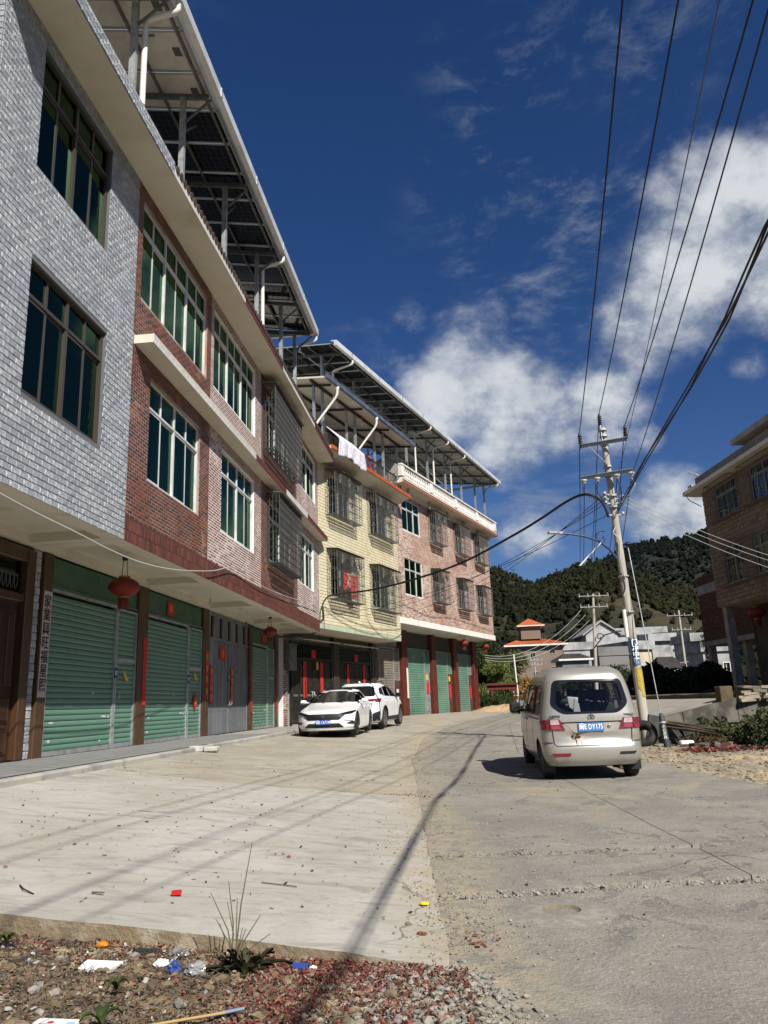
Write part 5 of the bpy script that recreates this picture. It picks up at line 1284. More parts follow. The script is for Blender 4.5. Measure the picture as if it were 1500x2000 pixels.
# ================================================================ retaining wall and stone coping
RW = M('stained_retaining_wall', (.15, .138, .112), .95, c2=(.06, .056, .047), scale=2.2, lo=.38, hi=.58, c3=(.26, .20, .11), scale3=1.1, lo3=.54, hi3=.68, bump=.6, bscale=9)
h = thing('retaining_wall', (9, 21, -1.2), 'stained concrete retaining wall with a dry stone coping on the right', 'wall')
for i, (xa, xb) in enumerate(((6.1, 7.58), (7.6, 9.03), (9.05, 11.0), (11.02, 13.4))):
    mb = MB(); P = []
    za, zb_ = side_z(xa, 21.1)+.02, side_z(xb, 21.1)+.02
    if xa > 9: za = zb_ = -.27
    mb.prism([(xa, -1.6), (xb, -1.6), (xb, zb_), (xa, za)], 1, 20.8, 21.12)
    mb.build('panel', RW, h)
mb = MB(); mb.box(6.1, 13.4, 20.75, 20.8, -.78, -.73); mb.build('ledge', RW, h)
DST = M('dry_stone', (.22, .19, .14), .9, c2=(.14, .12, .09), scale=6, bump=.8, bscale=14, tint=.5, vary=(.33, .29, .215))
sme = []
for k in range(5):
    mb = MB(); rr = random.Random(k)
    P = [(x*rr.uniform(.9, 1.1), y*rr.uniform(.8, 1.1), z*rr.uniform(.7, 1.2)) for x, y, z in [(a, b, c) for a in (-.5, .5) for b in (-.5, .5) for c in (-.5, .5)]]
    mb.add(P, [(0, 1, 3, 2), (4, 6, 7, 5), (0, 4, 5, 1), (2, 3, 7, 6), (0, 2, 6, 4), (1, 5, 7, 3)]); me = bpy.data.meshes.new('stone'); me.from_pydata([list(map(float, v)) for v in mb.v], [], mb.f); me.materials.append(DST); sme.append(me)
for row in range(5):
    x = 9.05+random.uniform(0, .2)
    while x < 13.2:
        w = random.uniform(.25, .6); p = Vector((x+w/2, 20.9+random.uniform(-.08, .05), -.23+row*.075+random.uniform(-.01, .01)))-Vector(base_of(h))
        link('stone', random.choice(sme), h, mat=Matrix.Translation(p) @ Matrix.Rotation(random.gauss(0, .12), 4, 'Z') @ Matrix.Rotation(random.gauss(0, .05), 4, 'Y') @ Matrix.Diagonal((w*.97, .42, .082, 1))); x += w
mb = MB(); mb.bevbox(8.66, 9.0, 20.85, 21.2, -.36, .14, .02); tag(mb.build('brick_pier', M('mossy_brick', (.12, .085, .05), .95, c2=(.08, .065, .035), scale=6, bump=.6, bscale=12)), 'short mossy brick pier where the stone coping begins', 'pier')
# ================================================================ houses in the distance
ORF = M('orange_roof_tile', (.40, .095, .03), .6, c2=(.32, .08, .03), scale=.8, tint=.15)
TAN = M('dull_brown_render', (.20, .155, .125), .9, c2=(.17, .13, .105), scale=.25)
OFFW = M('off_white_render', (.37, .37, .37), .9, c2=(.27, .27, .27), scale=.5, c3=(.19, .185, .18), scale3=.35, lo3=.48, hi3=.68, streak=.35)
GREYW = M('grey_block_render', (.19, .185, .18), .95, c2=(.14, .135, .13), scale=.4)
CRM = M('cream_render', (.50, .42, .31), .9, c2=(.42, .35, .26), scale=.4)
DTI = M('old_dark_roof', (.05, .042, .038), .9, c2=(.03, .027, .025), scale=2, bump=.6, bscale=6)
def far_house(name, x, y, w, dpt, z0, z1, az, mat, label, wins=(), roof=None, roofm=None, over=.5, fmat=None, cat='house'):
    """a box house with real openings: x, y the near left corner, az the bearing of its front"""
    fr = Fr((x, y), az); fr.n = -fr.n; fr.n = np.array([fr.d[1], -fr.d[0], 0.]); fr.left = True
    h = thing(name, fr.P(w/2, -dpt/2, z0), label, cat); mb = MB(fr)
    H = [(a, a+ww, b, b+hh) for a, b, ww, hh in wins]
    wall_panel(mb, 0, w, z0, z1, H, depth=.25)
    for q in ([(w, 0, z0), (w, -dpt, z0), (w, -dpt, z1), (w, 0, z1)], [(0, 0, z0), (0, -dpt, z0), (0, -dpt, z1), (0, 0, z1)], [(0, -dpt, z0), (w, -dpt, z0), (w, -dpt, z1), (0, -dpt, z1)]): mb.quad(q)
    mb.build('wall', mat, h)
    for a, b, c, d in H:
        mb = MB(fr); f = .09
        for q in ((a-f, b+f, -.02, .05, c-f, c), (a-f, b+f, -.02, .05, d, d+f), (a-f, a, -.02, .05, c, d), (b, b+f, -.02, .05, c, d), ((a+b)/2-.03, (a+b)/2+.03, -.2, -.14, c, d)): mb.box(*q)
        wn = mb.build('window', fmat or WHITEP, h); mb = MB(fr); mb.box(a, b, -.2, -.19, c, d); mb.build('pane', GLASSB, wn)
    if roof == 'flat':
        mb = MB(fr); mb.box(-over, w+over, -dpt-over, over, z1, z1+.35); mb.build('roof', roofm or OFFW, h)
        mb = MB(fr)
        for q in ((-over, w+over, over-.2, over), (-over, -over+.2, -dpt, over-.2), (w+over-.2, w+over, -dpt, over-.2)): mb.box(*q, z1+.35, z1+1.1)
        mb.build('parapet', roofm or OFFW, h)
    elif roof:
        rz = z1+roof; kind = roofm
        mb = MB(fr); mb.box(-over, w+over, -dpt-over, over, z1, z1+.22); mb.build('eave', WHITEP, h)
        m = min(w, dpt)/2+over; n = int((w+2*over)/.45); mb = MB(fr)
        a0, a1 = -over, w+over; b0, b1 = over, -dpt-over; r0, r1 = a0+m*.55, a1-m*.55; bc = (b0+b1)/2; zb = z1+.22
        # ribbed slopes
        def slope(p0, p1, q0, q1, k):
            pts = []
            for i in range(k*2+1):
                t = i/(k*2); up = .07 if i % 2 else 0
                p = np.array(p0)*(1-t)+np.array(p1)*t; q = np.array(q0)*(1-t)+np.array(q1)*t
                pts += [mb.pt((p[0], p[1], p[2]+up)), mb.pt((q[0], q[1], q[2]+up))]
            mb.grid(pts, k*2+1, 2, smooth=False)
        slope((a0, b0, zb), (a1, b0, zb), (r0, bc, rz), (r1, bc, rz), n); slope((a0, b1, zb), (a1, b1, zb), (r0, bc, rz), (r1, bc, rz), n)
        slope((a0, b0, zb), (a0, b1, zb), (r0, bc, rz), (r0, bc, rz), n//2); slope((a1, b0, zb), (a1, b1, zb), (r1, bc, rz), (r1, bc, rz), n//2)
        mb.build('roof', kind, h)
    return h, fr
def at(px, py, y):
    """distance y along the street and a sight line give a real place (survey of the photograph)"""
    p, r = R_(14.07), R_(2.2); a, b = (px-750)/1500, -(py-1000)/1500
    f = Vector((0, math.cos(p), math.sin(p))); u0 = Vector((0, -math.sin(p), math.cos(p))); r0 = Vector((1, 0, 0))
    d = f+(r0*math.cos(r)-u0*math.sin(r))*a+(u0*math.cos(r)+r0*math.sin(r))*b
    return d*(y/d.y)
def fh(name, pxl, pxr, pyt, pyb, y, dpt, mat, label, az=90, **kw):
    A, B = at(pxl, pyt, y), at(pxr, pyt, y); z0 = at((pxl+pxr)/2, pyb, y).z; w = (B.x-A.x)/max(.3, math.sin(R_(az)))
    return far_house(name, A.x, y, w, dpt, z0, (A.z+B.z)/2, az, mat, label, **kw)
h, fr = fh('brown_house', 993, 1097, 1262, 1368, 110, 8, TAN, 'dull brown three storey house with orange tiled hip roof beyond the street', az=93,
   wins=[(3.0, 5.4, .65, .9), (5.7, 6.1, .7, 1.0), (3.2, 2.75, .65, .85), (5.85, 3.25, .75, .95)], roof=1.2, roofm=ORF, over=.7, fmat=M('brown_window_trim', (.30, .25, .21), .8))
mb = MB(fr); mb.box(2.2, 5.0, -5.5, -2.5, 8.4, 10.2); mb.build('lantern_storey', TAN, h)
mb = MB(fr); mb.box(1.6, 5.6, -6.1, -1.9, 10.2, 10.35); mb.build('eave', WHITEP, h)
mb = MB(fr); mb.add([(1.6, -1.9, 10.35), (5.6, -1.9, 10.35), (5.6, -6.1, 10.35), (1.6, -6.1, 10.35), (3.6, -4, 11.5)], [(0, 1, 4), (1, 2, 4), (2, 3, 4), (3, 0, 4)]); mb.build('lantern_roof', ORF, h)
h, fr = fh('white_gabled_house', 1144, 1206, 1240, 1330, 118, 9, OFFW, 'white gable-ended house behind the second utility pole', az=92, wins=[(3.6, 2.0, .8, 1.0)])
zt = (at(1144, 1240, 118).z+at(1206, 1240, 118).z)/2
mb = MB(fr); w_ = (at(1206, 1240, 118).x-at(1144, 1240, 118).x); mb.add([(0, 0, zt), (w_, 0, zt), (w_*.5, 0, zt+1.9), (0, -9, zt), (w_, -9, zt), (w_*.5, -9, zt+1.9)], [(0, 1, 2), (3, 4, 5)]); mb.build('gable', OFFW, h)
mb = MB(fr); mb.prism([(-.5, zt-.1), (w_*.5, zt+1.95), (w_+.5, zt-.1), (w_+.5, zt+.15), (w_*.5, zt+2.25), (-.5, zt+.15)], 1, -9.3, .4); mb.build('roof', M('grey_roof_slab', (.30, .28, .27), .8), h)
fh('long_white_house', 1100, 1232, 1268, 1330, 112, 6, OFFW, 'long low weathered white house left of the near utility pole', wins=[(1.2, .8, .8, .8)], roof='flat', over=.2)
fh('grey_block_house', 1170, 1228, 1280, 1340, 100, 4, GREYW, 'windowless grey block house below the white gabled one', roof='flat', roofm=GREYW, over=.1)
fh('white_flat_house', 1206, 1268, 1240, 1330, 122, 9, OFFW, 'white flat-roofed house with a terrace behind the near utility pole', wins=[(.8, 3.6, 1, 1.2), (3, 3.6, 1, 1.2)], roof='flat', over=.3)
fh('cream_house', 1234, 1276, 1268, 1340, 100, 8, CRM, 'cream house with dark windows right of the near utility pole', az=72, wins=[(.6, 2.3, .8, 1.3), (1.7, 2.3, .8, 1.3), (.6, .2, 1.6, 1.5)], roof='flat', over=.4, roofm=OFFW)
fh('white_balcony_house', 1272, 1312, 1252, 1330, 115, 8, OFFW, 'white balconied house between the cream house and the third pole', wins=[(.7, 3.4, .8, 1.2), (2.0, .9, .7, 1.2)], roof='flat', over=.6)
fh('dark_roofed_shed', 1290, 1345, 1312, 1352, 85, 5, M('old_mud_wall', (.12, .085, .055), .95), 'low mud-walled shed with an old dark tiled roof', roof=1.7, roofm=DTI, over=.4)
fh('small_white_house', 1352, 1384, 1252, 1335, 105, 7, OFFW, 'small white house far behind the third utility pole', wins=[(.7, 2.5, .8, 1.0)], roof='flat', over=.4)
fh('white_two_storey_house', 1372, 1432, 1272, 1345, 90, 7, OFFW, 'white two storey house seen past the raw brick building', wins=[(.7, 2.3, .7, .9), (2.2, 2.3, .7, .9)], roof='flat', over=.3)
fh('pale_terrace_house', 1300, 1352, 1268, 1335, 125, 8, OFFW, 'pale terrace house far off between the third pole and the balconied house', wins=[(.9, 2.2, .9, 1.1), (2.6, 2.2, .9, 1.1)], roof='flat', over=.4)
fh('grey_upper_house', 1262, 1300, 1236, 1262, 140, 7, GREYW, 'small grey house highest up the slope behind the balconied house', wins=[(.8, .7, .8, 1.0)], roof='flat', over=.3, roofm=OFFW)
fh('shaded_shack', 1098, 1150, 1290, 1330, 96, 4, GREYW, 'dark lean-to shack beside the brown house', roof=.9, roofm=DTI, over=.5, cat='shed')
# ================================================================ vehicles
def smooth_tab(tab, step=.01, win=5, it=2):
    z = np.array([t[0] for t in tab], float); zz = np.arange(z[0], z[-1]+step/2, step); cols = []
    for k in range(1, len(tab[0])):
        v = np.interp(zz, z, [t[k] for t in tab])
        for _ in range(it):
            p = np.pad(v, win//2, mode='edge'); v = np.convolve(p, np.ones(win)/win, 'valid')
        cols.append(v)
    return zz, np.stack(cols, 1)
class Body:
    """a car body described by level outlines: for each height the rear end, front end and half width; local x runs forward, y left"""
    def __init__(b, tab, rr, rf, br, bf, taper, win=5):
        b.z, b.c = smooth_tab(tab, win=win); b.rr, b.rf, b.br, b.bf, b.taper = rr, rf, br, bf, taper
    def at(b, z): return [float(np.interp(z, b.z, b.c[:, k])) for k in range(3)]
    def corner(b, y, w, r):
        e = abs(y)-(w-r)
        return 0 if e <= 0 else r-math.sqrt(max(r*r-min(e, r)**2, 0))
    def rear(b, y, z): r, f, w = b.at(z); return r+b.br*(y/w)**2+b.corner(y, w, b.rr)
    def front(b, y, z): r, f, w = b.at(z); return f-b.bf*(y/w)**2-b.corner(y, w, b.rf)
    def side(b, x, z): return b.at(z)[2]*b.taper(x)
    def outline(b, z, inset=0.):
        r, f, w = b.at(z); r += inset; f -= inset; w -= inset
        rr, rf = max(b.rr-inset*.6, .03), max(b.rf-inset*.6, .03)
        lim = (f-r)*.35; rr = min(rr, lim); rf = min(rf, lim)
        P = []
        ys = np.linspace(-(w-rr), w-rr, 11); P += [(r+b.br*(y/w)**2, y) for y in ys]
        for a in np.linspace(0, math.pi/2, 7)[1:]: y = w-rr+rr*math.sin(a); P.append((r+b.br*(y/w)**2+rr*(1-math.cos(a)), y))
        xs = np.linspace(r+b.br+rr, f-b.bf-rf, 32)[1:-1]; P += [(x, w) for x in xs]
        for a in np.linspace(math.pi/2, 0, 7)[:-1]: y = w-rf+rf*math.sin(a); P.append((f-b.bf*(y/w)**2-rf*(1-math.cos(a)), y))
        ys = np.linspace(w-rf, -(w-rf), 11); P += [(f-b.bf*(y/w)**2, y) for y in ys]
        for a in np.linspace(0, -math.pi/2, 7)[1:]: y = -(w-rf)+rf*math.sin(a); P.append((f-b.bf*(y/w)**2-rf*(1-math.cos(a)), y))
        P += [(x, -w) for x in xs[::-1]]
        for a in np.linspace(-math.pi/2, 0, 7)[:-1]: y = -(w-rr)+rr*math.sin(a); P.append((r+b.br*(y/w)**2+rr*(1-math.cos(a)), y))
        return [(x, y*b.taper(x)) for x, y in P]
    def solid(b, z0, z1, inset=0., crown=.03, dz=.035):
        mb = MB(); Z = list(np.arange(z0, z1, dz))+[z1]; n = None; V = []; F = []
        for z in Z:
            o = b.outline(z, inset); n = len(o); V += [(x, y, z) for x, y in o]
        for i in range(len(Z)-1):
            for j in range(n): F.append((i*n+j, i*n+(j+1) % n, (i+1)*n+(j+1) % n, (i+1)*n+j))
        F.append(tuple(range(n))[::-1])
        o = b.outline(z1, inset); cx = sum(p[0] for p in o)/n; base = (len(Z)-1)*n
        for k in (.93, .8, .55, .25):
            V += [(cx+(x-cx)*k, y*k, z1+crown*(1-k*k)) for x, y in o]; nb = len(V)-n
            for j in range(n): F.append((base+j, base+(j+1) % n, nb+(j+1) % n, nb+j))
            base = nb
        V.append((cx, 0, z1+crown)); F += [(base+j, base+(j+1) % n, len(V)-1) for j in range(n)]
        return V, F
def rpoly(pts, r, n=4):
    """polygon with rounded corners"""
    out = []; k = len(pts)
    for i in range(k):
        p, a, c = np.array(pts[i], float), np.array(pts[i-1], float), np.array(pts[(i+1) % k], float)
        u, v = a-p, c-p; lu, lv = np.linalg.norm(u), np.linalg.norm(v); rr = min(r, lu*.45, lv*.45); u, v = u/lu*rr, v/lv*rr
        for t in np.linspace(0, 1, n): out.append(tuple(p+u*(1-t)**2+v*t*t))
    return out
def to_mesh(V, F, name, mats):
    me = bpy.data.meshes.new(name); me.from_pydata([tuple(map(float, v)) for v in V], [], [list(f) for f in F])
    for m in mats: me.materials.append(m)
    bm = bmesh.new(); bm.from_mesh(me); bmesh.ops.recalc_face_normals(bm, faces=bm.faces); bm.to_mesh(me); bm.free(); return me
def carve(base_me, cutters):
    """base minus cutters; each cutter a mesh; returns a new mesh"""
    o = bpy.data.objects.new('body', base_me); COL.objects.link(o); tmp = []
    for c in cutters:
        t = bpy.data.objects.new('cut', c); COL.objects.link(t); tmp.append(t)
        m = o.modifiers.new('cut', 'BOOLEAN'); m.operation = 'DIFFERENCE'; m.object = t; m.solver = 'EXACT'
        try: m.material_mode = 'TRANSFER'
        except Exception: pass
    dg = bpy.context.evaluated_depsgraph_get(); me = bpy.data.meshes.new_from_object(o.evaluated_get(dg))
    for t in tmp: bpy.data.objects.remove(t)
    bpy.data.objects.remove(o)
    for c in cutters: bpy.data.meshes.remove(c)
    return me
def fuse(meshes_VF):
    V, F = [], []
    for v, f in meshes_VF:
        b = len(V); V += list(v); F += [tuple(i+b for i in q) for q in f]
    return V, F
def prismVF(poly, ax, lo, hi):
    mb = MB(); mb.prism(poly, ax, lo, hi); return mb.v, mb.f
def cylVF(c, r, y0, y1, n=28):
    V = []; F = []
    for y in (y0, y1):
        for j in range(n): V.append((c[0]+r*math.cos(6.28318*j/n), y, c[1]+r*math.sin(6.28318*j/n)))
    F = [(j, (j+1) % n, n+(j+1) % n, n+j) for j in range(n)]+[tuple(range(n)), tuple(range(n, 2*n))[::-1]]
    return V, F
class Car:
    def __init__(c, name, loc, az, pitch, label, cat):
        a = R_(az); c.t = thing(name, loc, label, cat)
        f = Vector((math.sin(a), math.cos(a), math.tan(pitch))).normalized(); l = Vector((-math.cos(a), math.sin(a), 0)); u = f.cross(l)
        c.m = Matrix.Identity(4)
        for i in range(3): c.m[i][0] = f[i]; c.m[i][1] = l[i]; c.m[i][2] = u[i]
        c.t.matrix_basis = Matrix.Translation(Vector(loc)) @ c.m
    def part(c, name, V, F, mats, smooth=True, parent=None, sharp=32, mi=None):
        me = to_mesh(V, F, name, mats if isinstance(mats, (list, tuple)) else [mats]); 
        return c.mesh(name, me, smooth, parent, sharp)
    def mesh(c, name, me, smooth=True, parent=None, sharp=32):
        if smooth:
            me.polygons.foreach_set('use_smooth', [True]*len(me.polygons)); me.set_sharp_from_angle(angle=R_(sharp))
        me.name = name; o = bpy.data.objects.new(name, me); COL.objects.link(o); o.parent = parent or c.t
        BASE[o.name] = np.zeros(3); return o
    def mb(c, name, mb, mats, smooth=True, parent=None, sharp=32): return c.part(name, mb.v, mb.f, mats, smooth, parent, sharp)
    def patch(c, name, surf, poly, mat, off=.004, rings=5, parent=None, depth=.012):
        """a sheet lying on the body: poly in two of its coordinates, surf gives the point, with off outward"""
        P = np.array(densify(poly)); ctr = P.mean(0); n = len(P); V = []; F = []
        for k in range(rings+1):
            s = 1-k/rings
            if k == rings: V.append(surf(*ctr, off)); break
            V += [surf(*(ctr+(p-ctr)*s), off) for p in P]
        for k in range(rings-1):
            for j in range(n): F.append((k*n+j, k*n+(j+1) % n, (k+1)*n+(j+1) % n, (k+1)*n+j))
        b = (rings-1)*n; F += [(b+j, b+(j+1) % n, len(V)-1) for j in range(n)]
        nb = len(V); V += [surf(*p, off-depth) for p in P]; F += [(j, nb+j, nb+(j+1) % n, (j+1) % n) for j in range(n)]
        return c.part(name, V, F, mat, True, parent)
    def text(c, txt, size, mat, parent, o, x, y, z, width=None, bold=0.):
        cu = bpy.data.curves.new('lettering', 'FONT'); cu.body = txt; cu.size = size; cu.align_x = 'CENTER'; cu.align_y = 'CENTER'; cu.extrude = .002; cu.offset = bold; cu.resolution_u = 2
        to = bpy.data.objects.new('lettering', cu); me = bpy.data.meshes.new_from_object(to); bpy.data.objects.remove(to); bpy.data.curves.remove(cu)
        me.materials.clear(); me.materials.append(mat)
        for p in me.polygons: p.material_index = 0
        if width:
            xs = [v.co.x for v in me.vertices]; k = width/(max(xs)-min(xs)); cc = (max(xs)+min(xs))/2
            for v in me.vertices: v.co.x = (v.co.x-cc)*k
        me.transform(mtx(o, x, y, z)); ob = bpy.data.objects.new('lettering', me); COL.objects.link(ob); ob.parent = parent; return ob
RUBBER = M('tyre_rubber', (.018, .018, .018), .85, c2=(.04, .036, .03), scale=5)
RIMG = M('dusty_steel_rim', (.11, .105, .095), .6, metal=.4); RIMA = M('alloy_rim', (.26, .26, .265), .35, metal=.8); RIMD = M('dark_alloy_rim', (.035, .035, .037), .35, metal=.6)
BLKP = M('black_plastic', (.016, .016, .017), .55); BLKG = M('gloss_black_trim', (.010, .010, .011), .12, spec=.6); UNDER = M('underbody', (.012, .012, .012), .9)
SEATM = M('grey_seat_fabric', (.06, .06, .062), .9); CARIN = M('car_interior', (.30, .295, .28), .9)
CARGL = glass('tinted_car_glass', (.80, .81, .81), .02, (.7, .7, .7)); CARGD = glass('dark_car_glass', (.07, .075, .08), .09, (1, 1, 1))
REDL = M('red_lamp_lens', (.15, .012, .02), .15, spec=.6, c2=(.21, .03, .045), scale=12); CLRL = M('clear_lamp_lens', (.48, .36, .37), .18, spec=.6, c2=(.35, .28, .29), scale=14); CHROME = M('chrome', (.62, .62, .62), .12, metal=1.)
PLATEB = M('plate_blue', (.012, .045, .27), .4); PLATEV = M('faded_plate_blue', (.045, .15, .36), .5)
def wheel(c, x, y, r, w, rim, spokes=5, out=1, hub=.62, parent=None):
    mb = MB(); y0, y1 = (y-w, y) if out > 0 else (y+w, y)
    s = 1 if out > 0 else -1
    mb.lathe([(r*hub, -w), (r*.93, -w), (r, -w*.86), (r*1.0, -w*.14), (r*.93, 0), (r*hub, -.012), (r*hub, -w)], (x, y, r), (0, s, 0), 32)
    wh = c.mb('wheel', mb, RUBBER)
    mb = MB(); mb.lathe([(r*hub, -.01), (r*hub*.9, -.005), (r*hub*.86, -.05), (r*.12, -.055)], (x, y, r), (0, s, 0), 28)
    mb.lathe([(r*.15, -.05), (r*.15, -.012), (r*.08, -.005), (0, -.004)], (x, y, r), (0, s, 0), 14)
    for k in range(spokes):
        a = 6.28318*k/spokes+.3
        for da in (-.09, .09): mb.bar((x+r*.1*math.cos(a), y-s*.03, r+r*.1*math.sin(a)), (x+r*hub*.9*math.cos(a+da), y-s*.018, r+r*hub*.9*math.sin(a+da)), r*.085, r*.07)
    c.mb('rim', mb, rim, True, wh)
    return wh
def plate(c, o, x, y, txt, mat, ink, w=.44, h=.14):
    z = Vector(x).cross(Vector(y)); mb = MB(); o = Vector(o); P = []
    for dz in (-.004, .004):
        for sx, sy in ((-1, -1), (1, -1), (1, 1), (-1, 1)): P.append(tuple(o+Vector(x)*sx*w/2+Vector(y)*sy*h/2+z*dz))
    mb.add(P, [(0, 1, 2, 3), (4, 5, 6, 7), (0, 1, 5, 4), (1, 2, 6, 5), (2, 3, 7, 6), (3, 0, 4, 7)])
    p = c.mb('number_plate', mb, mat, False); c.text(txt, h*.86, ink, p, o+z*.005, x, y, z, w*.92, .0012)
    return p
# ------------------------------------------------------------------ champagne van
def van():
    x0, y0 = 3.12, 12.46; az = 3.4
    c = Car('minivan', (x0, y0, road_z(y0)-.005), az, .019, 'dusty champagne minivan with a dented rusty tailgate driving away', 'van')
    W = .845
    tab = [(.24, .10, 3.98, .74), (.30, .03, 4.02, .80), (.42, .0, 4.05, .83), (.56, .0, 4.06, .84), (.60, .045, 4.04, W), (.80, .05, 4.0, W), (.92, .06, 3.93, .845), (1.0, .06, 3.80, .838), (1.06, .07, 3.55, .825), (1.25, .10, 3.25, .785), (1.5, .15, 2.92, .735), (1.66, .20, 2.72, .695), (1.76, .25, 2.55, .655), (1.80, .31, 2.45, .61), (1.83, .40, 2.25, .53), (1.845, .52, 2.0, .44)]
    b = Body(tab, .20, .34, .07, .20, lambda x: 1-.05*max(0, (x-2.4)/1.6)**2-.03*max(0, (1.0-x))**2, win=7)
    PAINT = M('champagne_paint', (.41, .39, .345), .32, metal=.5, spec=.5, c2=(.35, .33, .285), scale=1.3, lo=.42, hi=.66, c3=(.25, .20, .135), scale3=2.4, lo3=.60, hi3=.78, coat=.25)
    # dents: a gentle push into the lower tailgate is in the shape itself
    V, F = b.solid(.24, 1.845, 0, .028)
    V = [(x+(.030*math.exp(-((y-.28)/.16)**2-((z-.73)/.05)**2)-.012*math.exp(-((y-.05)/.25)**2-((z-.78)/.03)**2)+.022*math.exp(-((y+.2)/.3)**2-((z-.70)/.045)**2) if x < .4 else 0), y, z) for x, y, z in V]
    me = to_mesh(V, F, 'body', [PAINT, CARIN])
    Vi, Fi = b.solid(.50, 1.77, .055, .02); inner = to_mesh(Vi, Fi, 'in', [CARIN])
    side_w = [rpoly(p, .06) for p in ([(.42, 1.07), (1.25, 1.07), (1.25, 1.55), (.55, 1.55)], [(1.33, 1.07), (2.25, 1.07), (2.25, 1.56), (1.33, 1.56)], [(2.33, 1.08), (3.16, 1.06), (2.98, 1.25), (2.62, 1.57), (2.33, 1.57)])]
    rear_w = rpoly([(-.655, 1.22), (-.47, 1.075), (.47, 1.075), (.655, 1.22), (.575, 1.64), (-.575, 1.64)], .09, 6)
    front_w = rpoly([(-.66, 1.1), (.66, 1.1), (.55, 1.62), (-.55, 1.62)], .08)
    cuts = [inner]
    ws = fuse([prismVF(p, 1, s*.35 if s > 0 else -1.2, 1.2 if s > 0 else -.35) for p in side_w for s in (1, -1)])
    cuts.append(to_mesh(*ws, 'w', [BLKP])); cuts.append(to_mesh(*fuse([prismVF([(y*.9, 1.36+(z-1.36)*.88) for y, z in rear_w], 0, -.2, .55), prismVF(front_w, 0, 2.55, 4.2)]), 'w2', [BLKP]))
    XR, XF, RW_ = .66, 3.42, .30
    cuts.append(to_mesh(*fuse([cylVF((x, RW_), .37, s*.50, s*1.1) for x in (XR, XF) for s in (1, -1)]), 'a', [UNDER]))
    c.mesh('body', carve(me, cuts), True, None, 34)
    side = lambda s: (lambda x, z, off: (x, s*(b.side(x, z)+off), z))
    rear = lambda y, z, off: (b.rear(y, z)-off, y, z)
    front = lambda y, z, off: (b.front(y, z)+off, y, z)
    grow = lambda p, k: [tuple(np.array(p).mean(0)+(np.array(q)-np.array(p).mean(0))*k) for q in p]
    # windows: glass in a black border
    g = c.patch('rear_window', rear, grow(rear_w, .92), CARGL, .002, 8, None, .02)
    ring = lambda surf, p, k0, k1, off, name, m, par=None: c.part(name, *ringVF(surf, p, k0, k1, off), m, True, par)
    ring(rear, rear_w, .87, 1.0, .006, 'window_border', BLKG, g)
    for s in (1, -1):
        for p in side_w:
            g = c.patch('side_window', side(s), p, CARGL, .0, 4); ring(side(s), p, .95, 1.05, .004, 'window_border', BLKP, g)
    c.patch('windscreen', front, front_w, CARGL, .0, 8)
    # tailgate seams, bumper line, handle recess
    def strip(surf, pts, w, mat, name, off=.003, par=None):
        V, F = [], []; pts = [np.array(p, float) for p in pts]
        dense = []
        for p, q in zip(pts, pts[1:]): dense += [p+(q-p)*t for t in np.linspace(0, 1, 8)[:-1]]
        dense.append(pts[-1])
        for i, p in enumerate(dense):
            d = dense[min(i+1, len(dense)-1)]-dense[max(i-1, 0)]; d /= np.linalg.norm(d)+1e-9; nrm = np.array([-d[1], d[0]])*w/2
            for q, o_ in ((p+nrm, -.01), (p+nrm, off), (p-nrm, off), (p-nrm, -.01)): V.append(surf(*q, o_))
        for i in range(len(dense)-1):
            for k in range(3): F.append((i*4+k, i*4+k+1, i*4+4+k+1, i*4+4+k))
        return c.part(name, V, F, mat, False, par)
    strip(rear, [(-.66, .86), (-.64, .60), (-.60, .565), (.60, .565), (.64, .60), (.66, .86)], .014, BLKP, 'tailgate_seam')
    strip(rear, [(.66, .62), (.80, .62)], .010, BLKP, 'bumper_seam'); strip(rear, [(-.66, .62), (-.80, .62)], .010, BLKP, 'bumper_seam')
    for s in (1, -1):
        strip(side(s), [(1.29, 1.55), (1.29, .42)], .012, BLKP, 'door_seam'); strip(side(s), [(2.29, 1.55), (2.29, .40), (3.05, .40)], .012, BLKP, 'door_seam'); strip(side(s), [(.42, 1.0), (2.2, 1.0)], .022, BLKP, 'slide_rail', .006)
        c.patch('door_handle', side(s), rpoly([(2.36, .93), (2.52, .93), (2.52, .97), (2.36, .97)], .015), PAINT, .03, 2, None, .04); c.patch('door_handle', side(s), rpoly([(2.05, .93), (2.20, .93), (2.20, .97), (2.05, .97)], .015), PAINT, .03, 2, None, .04)
    c.patch('plate_recess', rear, rpoly([(-.40, .885), (-.30, .775), (.30, .775), (.40, .885), (.47, .925), (-.47, .925)], .02), M('recess_paint', (.36, .33, .27), .4, metal=.3), .004, 4)
    strip(rear, [(-.50, .932), (.50, .932)], .035, BLKP, 'handle_recess', .002); strip(rear, [(-.50, .962), (.50, .962)], .030, PAINT, 'tailgate_spoiler_trim', .02)
    # tail lamps
    for s in (1, -1):
        L = lambda p: [(q[0]*s, q[1]) for q in p]
        lp = c.patch('tail_lamp', rear, rpoly(L([(.44, .815), (.83, .825), (.838, .985), (.53, 1.0)]), .018), REDL, .016, 5, None, .03)
        c.patch('clear_lens', rear, rpoly(L([(.53, .91), (.68, .91), (.68, .985), (.55, .99)]), .012), CLRL, .022, 3, lp, .01)
        c.patch('lamp_divider', rear, L([(.69, .825), (.70, .825), (.70, .99), (.69, .99)]), BLKP, .020, 2, lp, .01)
        c.patch('inner_lens', rear, rpoly(L([(.51, .835), (.67, .835), (.67, .895), (.54, .895)]), .01), M('rose_lens', (.26, .045, .06), .15, spec=.7), .022, 3, lp, .01)
        sl_ = lambda x, z, off: (x, s*(b.side(x, z)+off), z)
    c.patch('reflector', rear, rpoly([(.40, .40), (.66, .40), (.70, .45), (.38, .45)], .01), REDL, .006, 3)
